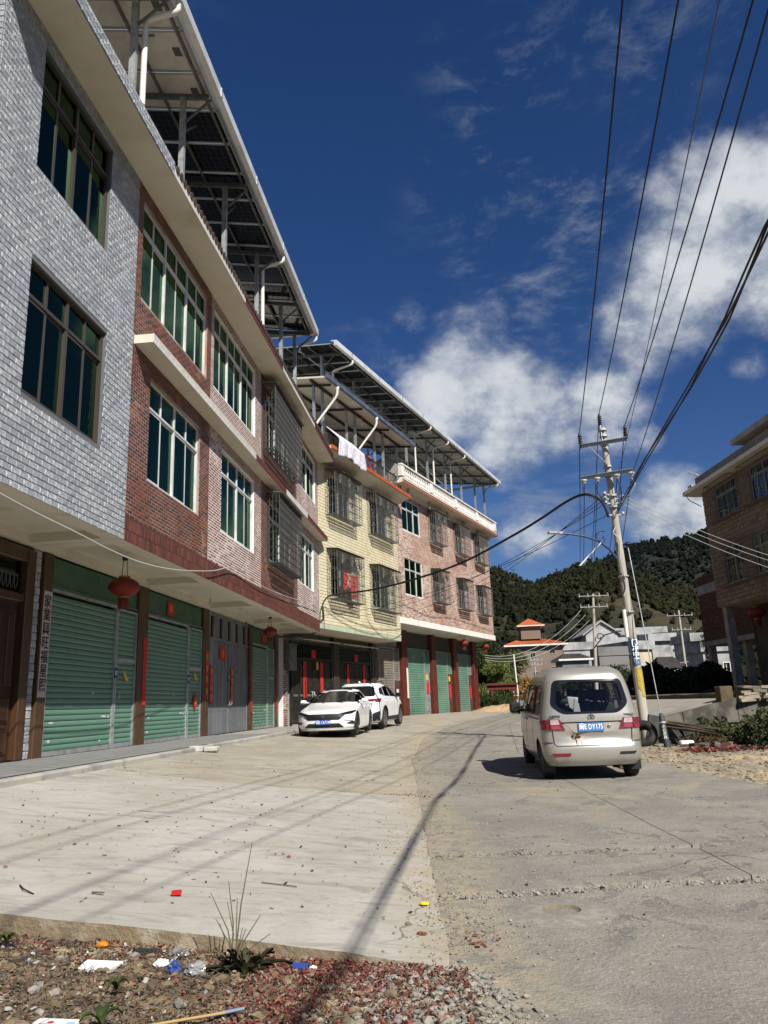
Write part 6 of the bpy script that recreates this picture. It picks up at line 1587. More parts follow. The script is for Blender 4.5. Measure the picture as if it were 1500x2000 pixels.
    c.patch('reflector_socket', rear, rpoly([(-.40, .41), (-.66, .41), (-.70, .455), (-.42, .455)], .01), BLKP, .003, 3)
    plate(c, (b.rear(0, .855)-.022, .02, .86), (0, -1, 0), (.12, 0, .993), '闽E DY175', PLATEV, WHITEINK, .42, .135)
    mb = MB(); mb.lathe([(.03, 0), (.03, .015), (.02, .02), (0, .02)], (b.rear(-.28, .86), -.28, .86), (-1, 0, 0), 12); c.mb('lock', mb, CHROME)
    # badge: ring with a split arrow, and the two small script badges
    mb = MB(); bx = b.rear(0, 1.015)-.008; mb.tube([(bx, .055*math.cos(a), 1.015+.042*math.sin(a)) for a in np.linspace(0, 6.2832, 25)], .008, 6, caps=False)
    for p in ([(0, .055), (.022, -.005), (.0, .012)], [(0, .055), (-.022, -.005), (.0, .012)], [(.028, -.012), (.036, -.030), (.0, -.008)], [(-.028, -.012), (-.036, -.030), (.0, -.008)]):
        mb.prism([(q[0], 1.015+q[1]) for q in p], 0, bx-.012, bx)
    c.mb('badge', mb, CHROME)
    bd = bpy.data.objects.new('script_badges', None); COL.objects.link(bd); bd.parent = c.t; BASE[bd.name] = np.zeros(3)
    c.text('长安汽车', .05, BLKP, bd, (b.rear(.58, 1.03)-.004, .60, 1.035), (0, -1, 0), (.1, 0, 1), (-1, 0, .1), .19, .0015); c.text('CHANGAN', .042, BLKP, bd, (b.rear(-.62, 1.03)-.004, -.63, 1.04), (0, -1, 0), (.1, 0, 1), (-1, 0, .1), .19, .0015)
    # rust that has eaten through below the left lamp
    RUST = M('rust', (.09, .028, .010), .95, c2=(.05, .018, .008), scale=20)
    for (y, z, r) in ((.33, .72, .028), (.26, .715, .034), (.22, .71, .022), (.29, .685, .018)):
        c.patch('rust_spot', rear, [(y+r*random.uniform(.7, 1.2)*math.cos(a), z+r*.8*random.uniform(.6, 1.2)*math.sin(a)) for a in np.linspace(0, 5.6, 9)], RUST, .003, 2, None, .004)
    for (y, z0, z1) in ((.285, .60, .68), (.33, .66, .71), (.20, .57, .62), (.275, .56, .66)): strip(rear, [(y, z1), (y-.004, z0)], .007, RUST, 'rust_run', .0025)
    # roof ribs, high brake lamp, mirrors, flaps, exhaust, seats
    for y in (-.3, -.1, .1, .3):
        mb = MB(); mb.tube([(.7, y, 1.858), (1.4, y, 1.872), (1.9, y, 1.862)], .012, 6); c.mb('roof_rib', mb, PAINT)
    mb = MB(); mb.bevbox(.44, .46, -.12, .12, 1.62, 1.645, .004); c.mb('brake_lamp', mb, CLRL, False)
    for s in (1, -1):
        mb = MB(); mb.tube([(3.1, s*.76, 1.08), (3.12, s*.95, 1.07)], .03, 6); 
        mb.bevbox(3.06, 3.17, s*.97-.10, s*.97+.10, 1.02, 1.24, .035); mr = c.mb('wing_mirror', mb, BLKP)
        mb = MB(); mb.bevbox(3.17, 3.20, s*.97-.10, s*.97+.10, 1.04, 1.22, .02); c.mb('mirror_cap', mb, PAINT, True, mr)
        mb = MB(); mb.box(.30, .312, s*.72-.08, s*.72+.08, .14, .30); c.mb('mud_flap', mb, BLKP, False)
    mb = MB(); mb.box(.35, 3.7, -.6, .6, .20, .30); mb.tube([(.66, -.7, .3), (.66, .7, .3)], .055, 8); mb.lathe([(.0, -.1), (.12, -.08), (.13, .08), (0, .1)], (.66, -.1, .29), (0, 1, 0), 14); mb.bar((.25, -.42, .26), (.9, -.42, .2), .04); mb.bar((.3, -.33, .2), (.3, -.55, .17), .035); c.mb('underbody', mb, UNDER, False)
    mb = MB(); mb.tube([(1.4, -.35, .2), (.5, -.40, .2), (.08, -.42, .19)], .03, 8); c.mb('exhaust', mb, M('rusty_pipe', (.07, .04, .025), .8))
    for (x, ys) in ((1.05, (-.42, .0, .42)), (1.85, (-.42, .38)), (2.75, (-.38, .38))):
        for y in ys:
            mb = MB(); mb.bevbox(x, x+.16, y-.2, y+.2, .8, 1.22, .04); mb.bevbox(x+.02, x+.11, y-.12, y+.12, 1.25, 1.45, .04); mb.bar((x+.07, y, 1.2), (x+.07, y, 1.3), .02); c.mb('seat', mb, SEATM)
    mb = MB(); mb.prism([(.30, 1.18), (.17, 1.10), (.14, 1.34), (.32, 1.36)], 0, .32, .335); mb.prism([(.24, 1.09), (.12, 1.08), (.14, 1.24), (.2, 1.33)], 0, .30, .315); c.mb('paper_on_glass', mb, M('white_paper', (.62, .62, .60), .8), False)
    for s in (1, -1):
        for x in (XR, XF): wheel(c, x, s*.80, RW_, .19, RIMG, 8, s, .62)
    c.t.scale = (.935, .935, .935)
    return c
def densify(poly, step=.07):
    out = []; n = len(poly)
    for i in range(n):
        p, q = np.array(poly[i], float), np.array(poly[(i+1) % n], float); k = max(1, int(np.linalg.norm(q-p)/step))
        out += [tuple(p+(q-p)*t/k) for t in range(k)]
    return out
def ringVF(surf, poly, k0, k1, off):
    P = np.array(densify(poly)); ctr = P.mean(0); n = len(P); V = []; F = []
    for k, o in ((k0, off), (k1, off), (k1, off-.02)): V += [surf(*(ctr+(p-ctr)*k), o) for p in P]
    for a in range(2):
        for j in range(n): F.append((a*n+j, a*n+(j+1) % n, (a+1)*n+(j+1) % n, (a+1)*n+j))
    return V, F
van()
WHITEC = M('white_car_paint', (.74, .75, .76), .28, spec=.5, coat=.5)
def common(c, b, W2, R, XW, half, side_w, glassm, bodym, rear_w=None, front_w=None, arch=.06, zf=.2, inner=(.42, 1.3)):
    V, F = b.solid(b.z[0], b.z[-1], 0, .03); me = to_mesh(V, F, 'body', [bodym, CARIN])
    Vi, Fi = b.solid(inner[0], inner[1], .06, .01); cuts = [to_mesh(Vi, Fi, 'in', [CARIN])]
    cuts.append(to_mesh(*fuse([prismVF(p, 1, .3 if s > 0 else -1.3, 1.3 if s > 0 else -.3) for p in side_w for s in (1, -1)]), 'w', [BLKP]))
    cuts.append(to_mesh(*fuse([cylVF((x, R), R+arch, s*.55, s*1.3) for x in XW for s in (1, -1)]), 'a', [UNDER]))
    c.mesh('body', carve(me, cuts), True, None, 30)
# ------------------------------------------------------------------ white saloon, nose towards us
def sedan():
    rx, ry = -2.06, 27.0; az = 186.5
    # loc is the point under the rear bumper; the car points back towards the eye
    f = (math.sin(R_(az)), math.cos(R_(az))); nose = (-2.02, 23.4); loc = (nose[0]-f[0]*4.6, nose[1]-f[1]*4.6)
    z = fore_z(nose[0], nose[1]+.9); z2 = fore_z(loc[0], loc[1]-.9)
    c = Car('saloon_car', (loc[0], loc[1], z2+.03), az, (z-z2)/2.73, 'white saloon car with black grille parked nose-out in front of the yellow house', 'car')
    tab = [(.16, .12, 4.42, .80), (.20, .06, 4.57, .86), (.30, .0, 4.62, .895), (.45, .0, 4.63, .90), (.56, .01, 4.615, .90), (.66, .02, 4.57, .895), (.73, .03, 4.45, .89), (.78, .035, 4.16, .885), (.83, .04, 3.80, .875), (.88, .045, 3.50, .865), (.92, .06, 3.30, .85), (.96, .22, 3.17, .825), (1.0, .52, 3.04, .80), (1.1, .70, 2.78, .755), (1.22, .98, 2.46, .70), (1.32, 1.26, 2.14, .64), (1.37, 1.46, 1.92, .58)]
    b = Body(tab, .25, .40, .10, .26, lambda x: 1-.06*max(0, (x-3.0)/1.6)**2-.05*max(0, (1.2-x)/1.2)**2, win=5)
    R, XW = .325, (1.0, 3.73)
    side_w = [rpoly(p, .03) for p in ([(2.12, .98), (2.98, .965), (2.75, 1.08), (2.25, 1.29), (2.12, 1.30)], [(1.2, 1.0), (2.05, .98), (2.05, 1.30), (1.72, 1.30), (1.42, 1.22)])]
    common(c, b, 0, R, XW, 0, side_w, CARGD, WHITEC, inner=(.40, 1.33))
    side = lambda s: (lambda x, zz, off: (x, s*(b.side(x, zz)+off), zz))
    front = lambda y, zz, off: (b.front(y, zz)+off, y, zz+off*.6)
    ff = lambda y, zz, off: (b.front(y, zz)+off, y, zz)
    for s in (1, -1):
        for p in side_w: c.patch('side_window', side(s), p, CARGD, .002, 3)
        c.patch('door_handle', side(s), rpoly([(2.0, .80), (2.2, .80), (2.2, .835), (2.0, .835)], .012), WHITEC, .02, 2, None, .03); c.patch('door_handle', side(s), rpoly([(1.05, .82), (1.25, .82), (1.25, .855), (1.05, .855)], .012), WHITEC, .02, 2, None, .03)
        for pts in ([(2.085, 1.3), (2.085, .3)], [(3.1, .95), (3.05, .3)], [(1.2, .95), (1.28, .7)]):
            V, F = [], []
            for i, t in enumerate(np.linspace(0, 1, 12)):
                p = np.array(pts[0])*(1-t)+np.array(pts[1])*t; V += [side(s)(p[0]-.005, p[1], .002), side(s)(p[0]+.005, p[1], .002)]
            c.part('door_seam', V, [(2*i, 2*i+1, 2*i+3, 2*i+2) for i in range(11)], BLKP, False)
        c.patch('side_skirt', side(s), rpoly([(1.45, .19), (3.25, .19), (3.25, .245), (1.45, .245)], .015), WHITEC, .012, 3, None, .03)
        mb = MB(); mb.bar((2.86, s*.80, .99), (2.84, s*.93, 1.0), .04); mb.bevbox(2.78, 2.92, s*.985-.1, s*.985+.1, .95, 1.07, .04); c.mb('wing_mirror', mb, WHITEC)
        for x in XW: wheel(c, x, s*.885, R, .21, RIMD, 5, s, .7)
    ws = rpoly([(-.68, .975), (.68, .975), (.54, 1.335), (-.54, 1.335)], .05)
    w_ = c.patch('windscreen', ff, ws, BLKG, .008, 12)
    mb = MB()
    for s in (.35, -.25): mb.bar((b.front(s, .95)+.01, s, .96), (b.front(s-.5, 1.0)+.02, s-.48, 1.0), .016)
    c.mb('wiper', mb, BLKP, False, w_)
    mb = MB(); mb.bevbox(1.55, 1.95, -.45, .45, 1.385, 1.402, .006); c.mb('sunroof', mb, BLKG, False)
    # nose: full-width black band with slim lamps, low grille, corner vents, splitter
    c.patch('grille', ff, rpoly([(-.62, .60), (-.46, .47), (.46, .47), (.62, .60), (.60, .645), (-.60, .645)], .03), BLKP, .008, 6)
    for k in range(4):
        zz = .50+.032*k; V, F = [], []
        for i, y in enumerate(np.linspace(-.5, .5, 17)): V += [ff(y, zz, .014), ff(y, zz+.012, .014)]
        c.part('grille_bar', V, [(2*i, 2*i+1, 2*i+3, 2*i+2) for i in range(16)], BLKG, False)
    for s in (1, -1):
        L = lambda p: [(q[0]*s, q[1]) for q in p]
        h = c.patch('headlight', ff, rpoly(L([(.50, .60), (.80, .645), (.885, .70), (.87, .735), (.60, .675), (.48, .65)]), .015), BLKG, .012, 4)
        c.patch('light_strip', ff, L([(.52, .652), (.84, .722), (.845, .732), (.52, .665)]), M('lamp_silver', (.45, .46, .48), .2, metal=.6), .017, 2, h, .006)
        c.patch('corner_vent', ff, rpoly(L([(.66, .37), (.86, .34), (.875, .40), (.80, .42)]), .015), BLKP, .006, 3)
        c.patch('crease', ff, L([(.60, .47), (.84, .44), (.84, .452), (.60, .485)]), WHITEC, .016, 2, None, .02)
    c.patch('lower_grille', ff, rpoly([(-.60, .25), (.60, .25), (.46, .375), (-.46, .375)], .03), BLKP, .006, 5)
    V, F = [], []
    for i, y in enumerate(np.linspace(-.84, .84, 25)):
        for zz, o_ in ((.165, .0), (.165, .05), (.195, .05), (.205, .0)): p = ff(y, max(zz, .17), o_); V.append((p[0], p[1], zz))
    c.part('splitter', V, [(i*4+k, i*4+k+1, i*4+5+k, i*4+4+k) for i in range(24) for k in range(3)], WHITEC, True)
    mb = MB(); xb = b.front(0, .58)+.022; mb.bevbox(xb-.008, xb, -.055, .055, .53, .63, .004); bd = c.mb('badge', mb, BLKG, False)
    mb = MB()
    for y in (-.026, .026): mb.bar((xb+.002, y*1.25, .62), (xb+.002, y*.85, .54), .013)
    mb.bar((xb+.002, -.026, .578), (xb+.002, .026, .578), .013); mb.tube([(xb+.002, .052*math.cos(a), .58+.047*math.sin(a)) for a in np.linspace(0, 6.2832, 21)], .005, 5, caps=False); c.mb('emblem', mb, CHROME, True, bd)
    plate(c, (b.front(0, .40)+.035, 0, .405), (0, 1, 0), (0, 0, 1), '闽E C671M', PLATEB, WHITEINK)
    mb = MB(); mb.box(.5, 4.2, -.7, .7, .15, .3); c.mb('underbody', mb, UNDER, False)
    for s in (1, -1):
        rear = lambda y, zz, off: (b.rear(y, zz)-off, y, zz)
        c.patch('tail_lamp', rear, rpoly([(s*.5, .76), (s*.86, .76), (s*.86, .86), (s*.5, .84)], .02), REDL, .006, 4)
sedan()
# ------------------------------------------------------------------ white crossover, tail towards us
def suv():
    az = 13.; f = (math.sin(R_(az)), math.cos(R_(az))); l = (-math.cos(R_(az)), math.sin(R_(az)))
    rw = (-.27, 29.2); loc = (rw[0]-f[0]*.95+l[0]*.87, rw[1]-f[1]*.95+l[1]*.87)
    z = fore_z(loc[0], loc[1]+.8)
    c = Car('crossover_car', (loc[0], loc[1], z+.01), az, .012, 'white crossover with black roof rails parked behind the saloon', 'car')
    tab = [(.22, .20, 4.30, .80), (.30, .08, 4.42, .88), (.44, .03, 4.45, .91), (.56, .02, 4.45, .915), (.70, .03, 4.44, .92), (.86, .03, 4.40, .915), (.96, .06, 4.25, .905), (1.02, .10, 3.85, .89), (1.06, .14, 3.50, .875), (1.10, .18, 3.30, .855), (1.22, .30, 3.06, .80), (1.38, .44, 2.76, .735), (1.50, .52, 2.45, .69), (1.57, .52, 2.2, .655), (1.60, .60, 2.0, .60)]
    b = Body(tab, .26, .38, .09, .24, lambda x: 1-.06*max(0, (x-2.9)/1.55)**2-.045*max(0, (1.1-x)/1.1)**2, win=5)
    R, XW = .355, (.95, 3.6)
    side_w = [rpoly(p, .03) for p in ([(2.1, 1.12), (3.0, 1.10), (2.78, 1.25), (2.45, 1.45), (2.1, 1.50)], [(1.25, 1.14), (2.03, 1.12), (2.03, 1.50), (1.35, 1.49)], [(.62, 1.22), (1.18, 1.14), (1.26, 1.46), (.80, 1.42)])]
    common(c, b, 0, R, XW, 0, side_w, CARGD, WHITEC, arch=.055, inner=(.45, 1.54))
    side = lambda s: (lambda x, zz, off: (x, s*(b.side(x, zz)+off), zz))
    rear = lambda y, zz, off: (b.rear(y, zz)-off, y, zz)
    ff = lambda y, zz, off: (b.front(y, zz)+off, y, zz)
    for s in (1, -1):
        for p in side_w: c.patch('side_window', side(s), p, BLKG if p is side_w[2] else CARGD, .002, 3)
        for pts in ([(2.065, 1.5), (2.065, .4)], [(3.0, 1.08), (3.05, .4)], [(1.22, 1.1), (1.32, .75)]):
            V = []
            for t in np.linspace(0, 1, 12): p = np.array(pts[0])*(1-t)+np.array(pts[1])*t; V += [side(s)(p[0]-.005, p[1], .002), side(s)(p[0]+.005, p[1], .002)]
            c.part('door_seam', V, [(2*i, 2*i+1, 2*i+3, 2*i+2) for i in range(11)], BLKP, False)
        for x in (1.3, 2.15): c.patch('door_handle', side(s), rpoly([(x, .94), (x+.2, .94), (x+.2, .975), (x, .975)], .012), WHITEC, .02, 2, None, .03)
        c.patch('sill_cladding', side(s), rpoly([(1.38, .26), (3.17, .26), (3.17, .40), (1.38, .40)], .03), BLKP, .012, 3, None, .03)
        for x in XW:
            V, F = [], []
            A = np.linspace(-.25, math.pi+.25, 22)
            for a in A:
                for r_, o_ in ((R+.05, .0), (R+.052, .018), (R+.10, .016), (R+.10, -.01)): V.append(side(s)(x+r_*math.cos(a), R+r_*math.sin(a), o_))
            c.part('arch_cladding', V, [(i*4+k, i*4+k+1, i*4+5+k, i*4+4+k) for i in range(len(A)-1) for k in range(3)], BLKP)
        mb = MB(); mb.bar((2.88, s*.82, 1.12), (2.88, s*.95, 1.13), .04); mb.bevbox(2.82, 2.96, s*1.0-.1, s*1.0+.1, 1.08, 1.24, .04); c.mb('wing_mirror', mb, BLKG)
        mb = MB(); mb.tube([(.75, s*.60, 1.60), (.85, s*.60, 1.66), (2.0, s*.56, 1.68), (2.3, s*.54, 1.62)], .018, 6); c.mb('roof_rail', mb, BLKP)
        lp = c.patch('tail_lamp', rear, rpoly([(s*.38, .985), (s*.90, .93), (s*.895, 1.06), (s*.40, 1.04)], .02), REDL, .008, 5)
        c.patch('bumper_vent', rear, rpoly([(s*.55, .40), (s*.89, .46), (s*.89, .62), (s*.70, .56)], .02), BLKP, .006, 3)
        for x in XW: wheel(c, x, s*.905, R, .22, RIMA, 10, s, .72)
    c.patch('rear_window', rear, rpoly([(-.70, 1.14), (.70, 1.14), (.60, 1.48), (-.60, 1.48)], .06), BLKG, .006, 7)
    c.patch('spoiler', rear, rpoly([(-.60, 1.515), (.60, 1.515), (.58, 1.555), (-.58, 1.555)], .01), WHITEC, .12, 3, None, .2)
    c.patch('rear_bumper', rear, rpoly([(-.86, .27), (.86, .27), (.88, .46), (-.88, .46)], .05), BLKP, .012, 5)
    c.patch('lamp_band', rear, rpoly([(-.38, 1.0), (.38, 1.0), (.38, 1.03), (-.38, 1.03)], .01), BLKG, .008, 3)
    bd = bpy.data.objects.new('script_badges', None); COL.objects.link(bd); bd.parent = c.t; BASE[bd.name] = np.zeros(3)
    c.text('长安汽车', .06, BLKP, bd, (b.rear(-.55, .88)-.006, -.55, .88), (0, -1, 0), (0, 0, 1), (-1, 0, 0), .24, .002)
    c.patch('windscreen', ff, rpoly([(-.68, 1.12), (.68, 1.12), (.56, 1.53), (-.56, 1.53)], .05), BLKG, .006, 7)
    mb = MB(); mb.box(.4, 4.1, -.72, .72, .2, .34); c.mb('underbody', mb, UNDER, False)
    mb = MB(); mb.prism([(.95, 1.635), (.75, 1.635), (.78, 1.70)], 1, -.02, .02); c.mb('fin_aerial', mb, WHITEC, False)
suv()
# ================================================================ poles, lamps, wires
def at_z(px, py, z):
    d = at(px, py, 1.0); return d*(z/d.z)
def on_plane(px, py, fr, o):
    d = np.array(at(px, py, 1.0)); p0 = fr.P(0, o, 0); return d*((p0@fr.n)/(d@fr.n))
POLEC = M('pole_concrete', (.40, .37, .32), .85, c2=(.33, .30, .25), scale=3, stretch=(1, 1, .3), c3=(.27, .24, .19), scale3=1.5, lo3=.56, hi3=.7, bump=.15, bscale=40)
RUBI = M('black_insulator', (.02, .02, .022), .4); PORC = M('grey_porcelain', (.45, .44, .42), .3)
WIREM = M('black_cable', (.012, .012, .013), .6); WIREW = M('pale_wire', (.42, .42, .40), .5); ZINC = M('zinc_angle_steel', (.36, .38, .40), .45, metal=.5)
PB = Vector((6.08, 19.2, road_z(19.2)-.05)); PT = at(1176, 836, 19.2)
def on_pole(t): return PB+(PT-PB)*t
def pole_t(z): return (z-PB.z)/(PT.z-PB.z)
t = thing('utility_pole', PB, 'near concrete utility pole with two steel crossarms leaning beside the minivan', 'utility pole', 'utility poles')
mb = MB(); mb.tube([on_pole(k/10)[:] for k in range(11)], [.122-.047*k/10 for k in range(11)], 18); mb.build('shaft', POLEC, t)
z1 = at(1176, 868, 19.15).z; A1 = at_z(1129, 876, z1); A2 = at_z(1223, 861, z1)
z2 = at(1187, 929, 19.15).z; B1_ = at_z(1133, 938, z2); B2_ = at_z(1233, 922, z2)
def angle_arm(a, b, name):
    mb = MB(); off = Vector((0, -.14, 0)); mb.bar((a+off)[:], (b+off)[:], .012, .085); mb.bar((a+off+Vector((0, -.04, .04)))[:], (b+off+Vector((0, -.04, .04)))[:], .08, .012); return mb.build(name, ZINC, t)
angle_arm(A1, A2, 'crossarm'); angle_arm(B1_, B2_, 'crossarm')
mb = MB(); m_ = A1.lerp(A2, .2); q = on_pole(pole_t(z1-.62)); mb.bar((m_+Vector((0, -.15, -.04)))[:], (q+Vector((0, -.12, 0)))[:], .06, .012); mb.build('brace', ZINC, t)
for zz, r in ((z1-.62, .10), (z1, .10), (z2, .105), (z2-.55, .11), (z2-.85, .112), (PT.z-.08, .092), (PT.z-.25, .093), (2.9, .125), (2.0, .13)):
    mb = MB(); p = on_pole(pole_t(zz)); mb.lathe([(r, -.025), (r+.008, -.02), (r+.008, .02), (r, .025)], p[:], n=16); mb.bevbox(p.x-.05, p.x+.05, p.y-r-.05, p.y-r+.01, zz-.02, zz+.02, .004); mb.build('clamp_band', ZINC, t)
def pin_insulator(p, up=1):
    mb = MB(); pr = [(.018, -.02)]
    for k in range(5): z = .03+.05*k; pr += [(.03, z), (.062, z+.012), (.03, z+.03)]
    pr += [(.035, .30), (.02, .33), (0, .335)]
    mb.lathe([(r, h*up) for r, h in pr], p, n=12); mb.lathe([(.012, -.1), (.012, 0)], p, n=8); return mb.build('insulator', RUBI, t)
def disc_insulator(p):
    mb = MB(); mb.lathe([(.02, .02), (.085, 0), (.09, -.03), (.06, -.05), (.05, -.10), (.03, -.12), (0, -.12)], p, n=14); return mb.build('insulator', PORC, t)
off = Vector((0, -.16, .04)); I1 = A1+off+Vector((.03, 0, 0)); I3 = A2+off-Vector((.05, 0, 0)); I2 = PT+Vector((-.06, -.05, .05))
for p in (I1, I2, I3): pin_insulator(p[:])
LVX = [B1_.lerp(B2_, k)+Vector((0, -.16, -.05)) for k in (.04, .30, .68, .95)]
for p in LVX: disc_insulator(p[:])
mb = MB(); mb.bar((PT+Vector((-.06, -.08, -.4)))[:], (PT+Vector((-.06, -.06, .05)))[:], .05, .012); mb.build('top_bracket', ZINC, t)
for zz in (z2-.5, z2-.62, z2-.74, z2-1.05):
    for sx in (-1, 1):
        p = on_pole(pole_t(zz)); mb = MB(); mb.bar(p[:], (p+Vector((sx*.2, -.06, 0)))[:], .03); mb.lathe([(.02, -.03), (.045, -.03), (.03, 0), (.045, .03), (.02, .03)], (p+Vector((sx*.2, -.06, .03)))[:], n=10); mb.build('spool_insulator', PORC, t)
def jumpers(label, pts, r, mat, name='jumper_wire'):
    mb = MB(); P = [Vector(p) for p in pts]; out = []
    for i in range(len(P)-1):
        p0, p1, p2, p3 = P[max(i-1, 0)], P[i], P[i+1], P[min(i+2, len(P)-1)]
        for k in range(6):
            u = k/6; out.append((p1*2+(p2-p0)*u+(p0*2-p1*5+p2*4-p3)*u*u+(p1*3-p0-p2*3+p3)*u**3)*.5)
    out.append(P[-1]); mb.tube([p[:] for p in out], r, 6); return tag(mb.build(name, mat), label, 'wire')
rr = random.Random(5)
for k, (i, zz, sx) in enumerate(((0, z2-.5, -1), (1, z2-.62, -1), (2, z2-.62, 1), (3, z2-.5, 1))):
    p = on_pole(pole_t(zz)); a = LVX[i]+Vector((0, 0, -.14)); b_ = p+Vector((sx*.2, -.06, 0))
    jumpers(('curled jumper wire at the far left of the lower crossarm', 'jumper wire hanging left of the pole under the lower crossarm', 'jumper wire just right of the pole under the lower crossarm', 'pale jumper wire at the right end of the lower crossarm')[k], [a, a+Vector((.05*sx, -.05, -.2)), a.lerp(b_, .55)+Vector((0, -.1, -.28)), b_], .012, WIREW if k == 3 else WIREM)
p = on_pole(pole_t(3.0)); jumpers('coil of pale wire tied to the front of the near pole', [on_pole(pole_t(4.15))+Vector((-.06, -.13, 0)), on_pole(pole_t(4.0))+Vector((-.14, -.15, 0)), on_pole(pole_t(3.8))+Vector((-.02, -.15, 0)), on_pole(pole_t(3.3))+Vector((-.06, -.15, 0)), on_pole(pole_t(2.7))+Vector((-.0, -.15, 0)), on_pole(pole_t(2.4))+Vector((-.1, -.15, 0))], .014, WIREW)
# bills pasted round the pole
def bill(za, zb, a0, a1, mat, label, chars='', name='pole_bill', ragged=.03):
    mb = MB(); n = 12; pts = []; r = .130; rr = random.Random(int(za*50+zb*9))
    for i in range(n):
        a = a0+(a1-a0)*i/(n-1)
        for j in range(6):
            z = za+(zb-za)*j/5+(rr.uniform(-ragged, ragged) if j in (0, 5) else 0); c = on_pole(pole_t(z)); k = r-.047*pole_t(z)*1.0
            pts.append((c.x+k*math.sin(a), c.y-k*math.cos(a), z))
    mb.grid(pts, n, 6); ob = tag(mb.build(name, mat), label, 'notice')
    if chars:
        h = (zb-za)*.92/len(chars)
        for i, ch in enumerate(chars):
            z = zb-(zb-za)*.04-h*(i+.5); c = on_pole(pole_t(z)); am = (a0+a1)/2; k = r-.047*pole_t(z)+.004
            text_obj('character', ch, h*1.0, WHITEINK, ob, mtx((c.x+k*math.sin(am), c.y-k*math.cos(am), z), (math.cos(am), math.sin(am), 0), (0, 0, 1), (math.sin(am), -math.cos(am), 0)), bold=.006)
    return ob
zA, zB = at(1220, 1247, 19.1).z, at(1232, 1300, 19.1).z
bill(zB, zA, -.95, .95, M('blue_bill', (.025, .13, .25), .5, c2=(.24, .28, .30), scale=9, lo=.55, hi=.68), 'torn blue bill with white characters on the near utility pole', '门冲中路')
bill(at(1243, 1347, 19.1).z, at(1236, 1305, 19.1).z, -.5, 1.1, M('yellow_bill', (.42, .31, .03), .6, c2=(.30, .22, .04), scale=14, lo=.5, hi=.6), 'ragged yellow bill on the near utility pole behind the minivan roof', ragged=.06)
bill(at(1247, 1361, 19.1).z, at(1246, 1350, 19.1).z, .1, 1.1, bpy.data.materials['yellow_bill'], 'small yellow bill lowest on the near utility pole')
mb = MB(); q0, q1 = on_pole(pole_t(at(1219, 1244, 19).z)), on_pole(pole_t(at(1208, 1190, 19).z)); mb.tube([(q0+Vector((-.14, -.06, 0)))[:], (q1+Vector((-.13, -.06, 0)))[:]], .05, 8); tag(mb.build('cable_guard', WHITEP), 'white plastic cable guard strapped to the near utility pole', 'cable guard')
# street lamp on the near pole
LAMPB = M('blue_painted_arm', (.035, .055, .12), .4); 
t2 = thing('street_lamp', at(1203, 1085, 19.1), 'dark blue curved arm street lamp with a scroll on the near utility pole', 'street lamp', 'street lamps on poles')
arm = [at(px, py, yy) for px, py, yy in ((1206, 1092, 19.1), (1190, 1072, 19.05), (1168, 1056, 19), (1140, 1047, 18.95), (1112, 1043, 18.9), (1096, 1042, 18.9))]
mb = MB(); mb.tube([p[:] for p in arm], [.035, .034, .032, .03, .028, .027], 8); mb.build('arm', LAMPB, t2)
mb = MB(); c = at(1176, 1051, 19.0); mb.tube([(c.x+(.20-.016*k)*math.cos(1.2+k*.55), c.y, c.z+(.20-.016*k)*math.sin(1.2+k*.55)) for k in range(12)], .026, 6); mb.build('scroll', LAMPB, t2)
a, b_ = at(1098, 1041, 18.9), at(1071, 1040, 18.85); mb = MB(); d_ = (b_-a); mb.bar(a[:], (a+d_*.25)[:], .10, .06); mb.bar((a+d_*.22)[:], b_[:], .14, .045); mb.build('lamp_head', M('lamp_housing', (.33, .33, .33), .4, metal=.4), t2)
mb = MB(); mb.bar((a+d_*.26+Vector((0, 0, -.027)))[:], (a+d_*.96+Vector((0, 0, -.027)))[:], .11, .01); mb.build('diffuser', M('lamp_diffuser', (.6, .58, .52), .3), t2)
mb = MB(); mb.bar(at(1173, 1060, 18.95)[:], at(1132, 1105, 18.7)[:], .05, .02); tag(mb.build('hanging_lath', PLASTER), 'pale lath dangling below the street lamp arm', 'lath')
# guy wire with its warning sleeve
GB = Vector((6.22, 18.25, road_z(18.25)-.06)); GT = on_pole(pole_t(at(1213, 1062, 19.1).z))+Vector((.2, -.05, 0))
t3 = thing('guy_wire', GB, 'steel guy wire in a dark lettered sleeve standing by the road beside the minivan', 'guy wire'); sl_t = (at(1285, 1393, 18.4).z-GB.z)/(GT.z-GB.z)
mb = MB(); mb.tube([GB.lerp(GT, sl_t*.9)[:], GT[:]], .012, 6); mb.build('strand', STEEL, t3)
SLV = M('dark_sleeve', (.035, .04, .042), .6)
mb = MB(); mb.tube([GB.lerp(GT, k)[:] for k in (0, sl_t*.9, sl_t)], [.075, .065, .03], 12); mb.build('sleeve', SLV, t3)
mb = MB(); mb.lathe([(.07, -.03), (.072, .03)], GB.lerp(GT, sl_t*.25)[:], (GT-GB)[:], 12); mb.lathe([(.066, -.02), (.068, .02)], GB.lerp(GT, sl_t*.72)[:], (GT-GB)[:], 12); mb.build('white_band', WHITEP, t3)
for k, ch in enumerate('小心拉线'):
    p = GB.lerp(GT, sl_t*(.62-.10*k)); text_obj('character', ch, .085, WHITEINK, t3, mtx((p.x-.02, p.y-.078, p.z), (1, .25, 0), (0, 0, 1), (0, -1, 0)))
mb = MB(); mb.lathe([(0, .05), (.03, .05), (.05, .03), (.12, 0), (.12, -.03), (.03, -.05), (0, -.08)], GT[:], n=14); mb.build('insulator', RUBI, t3)
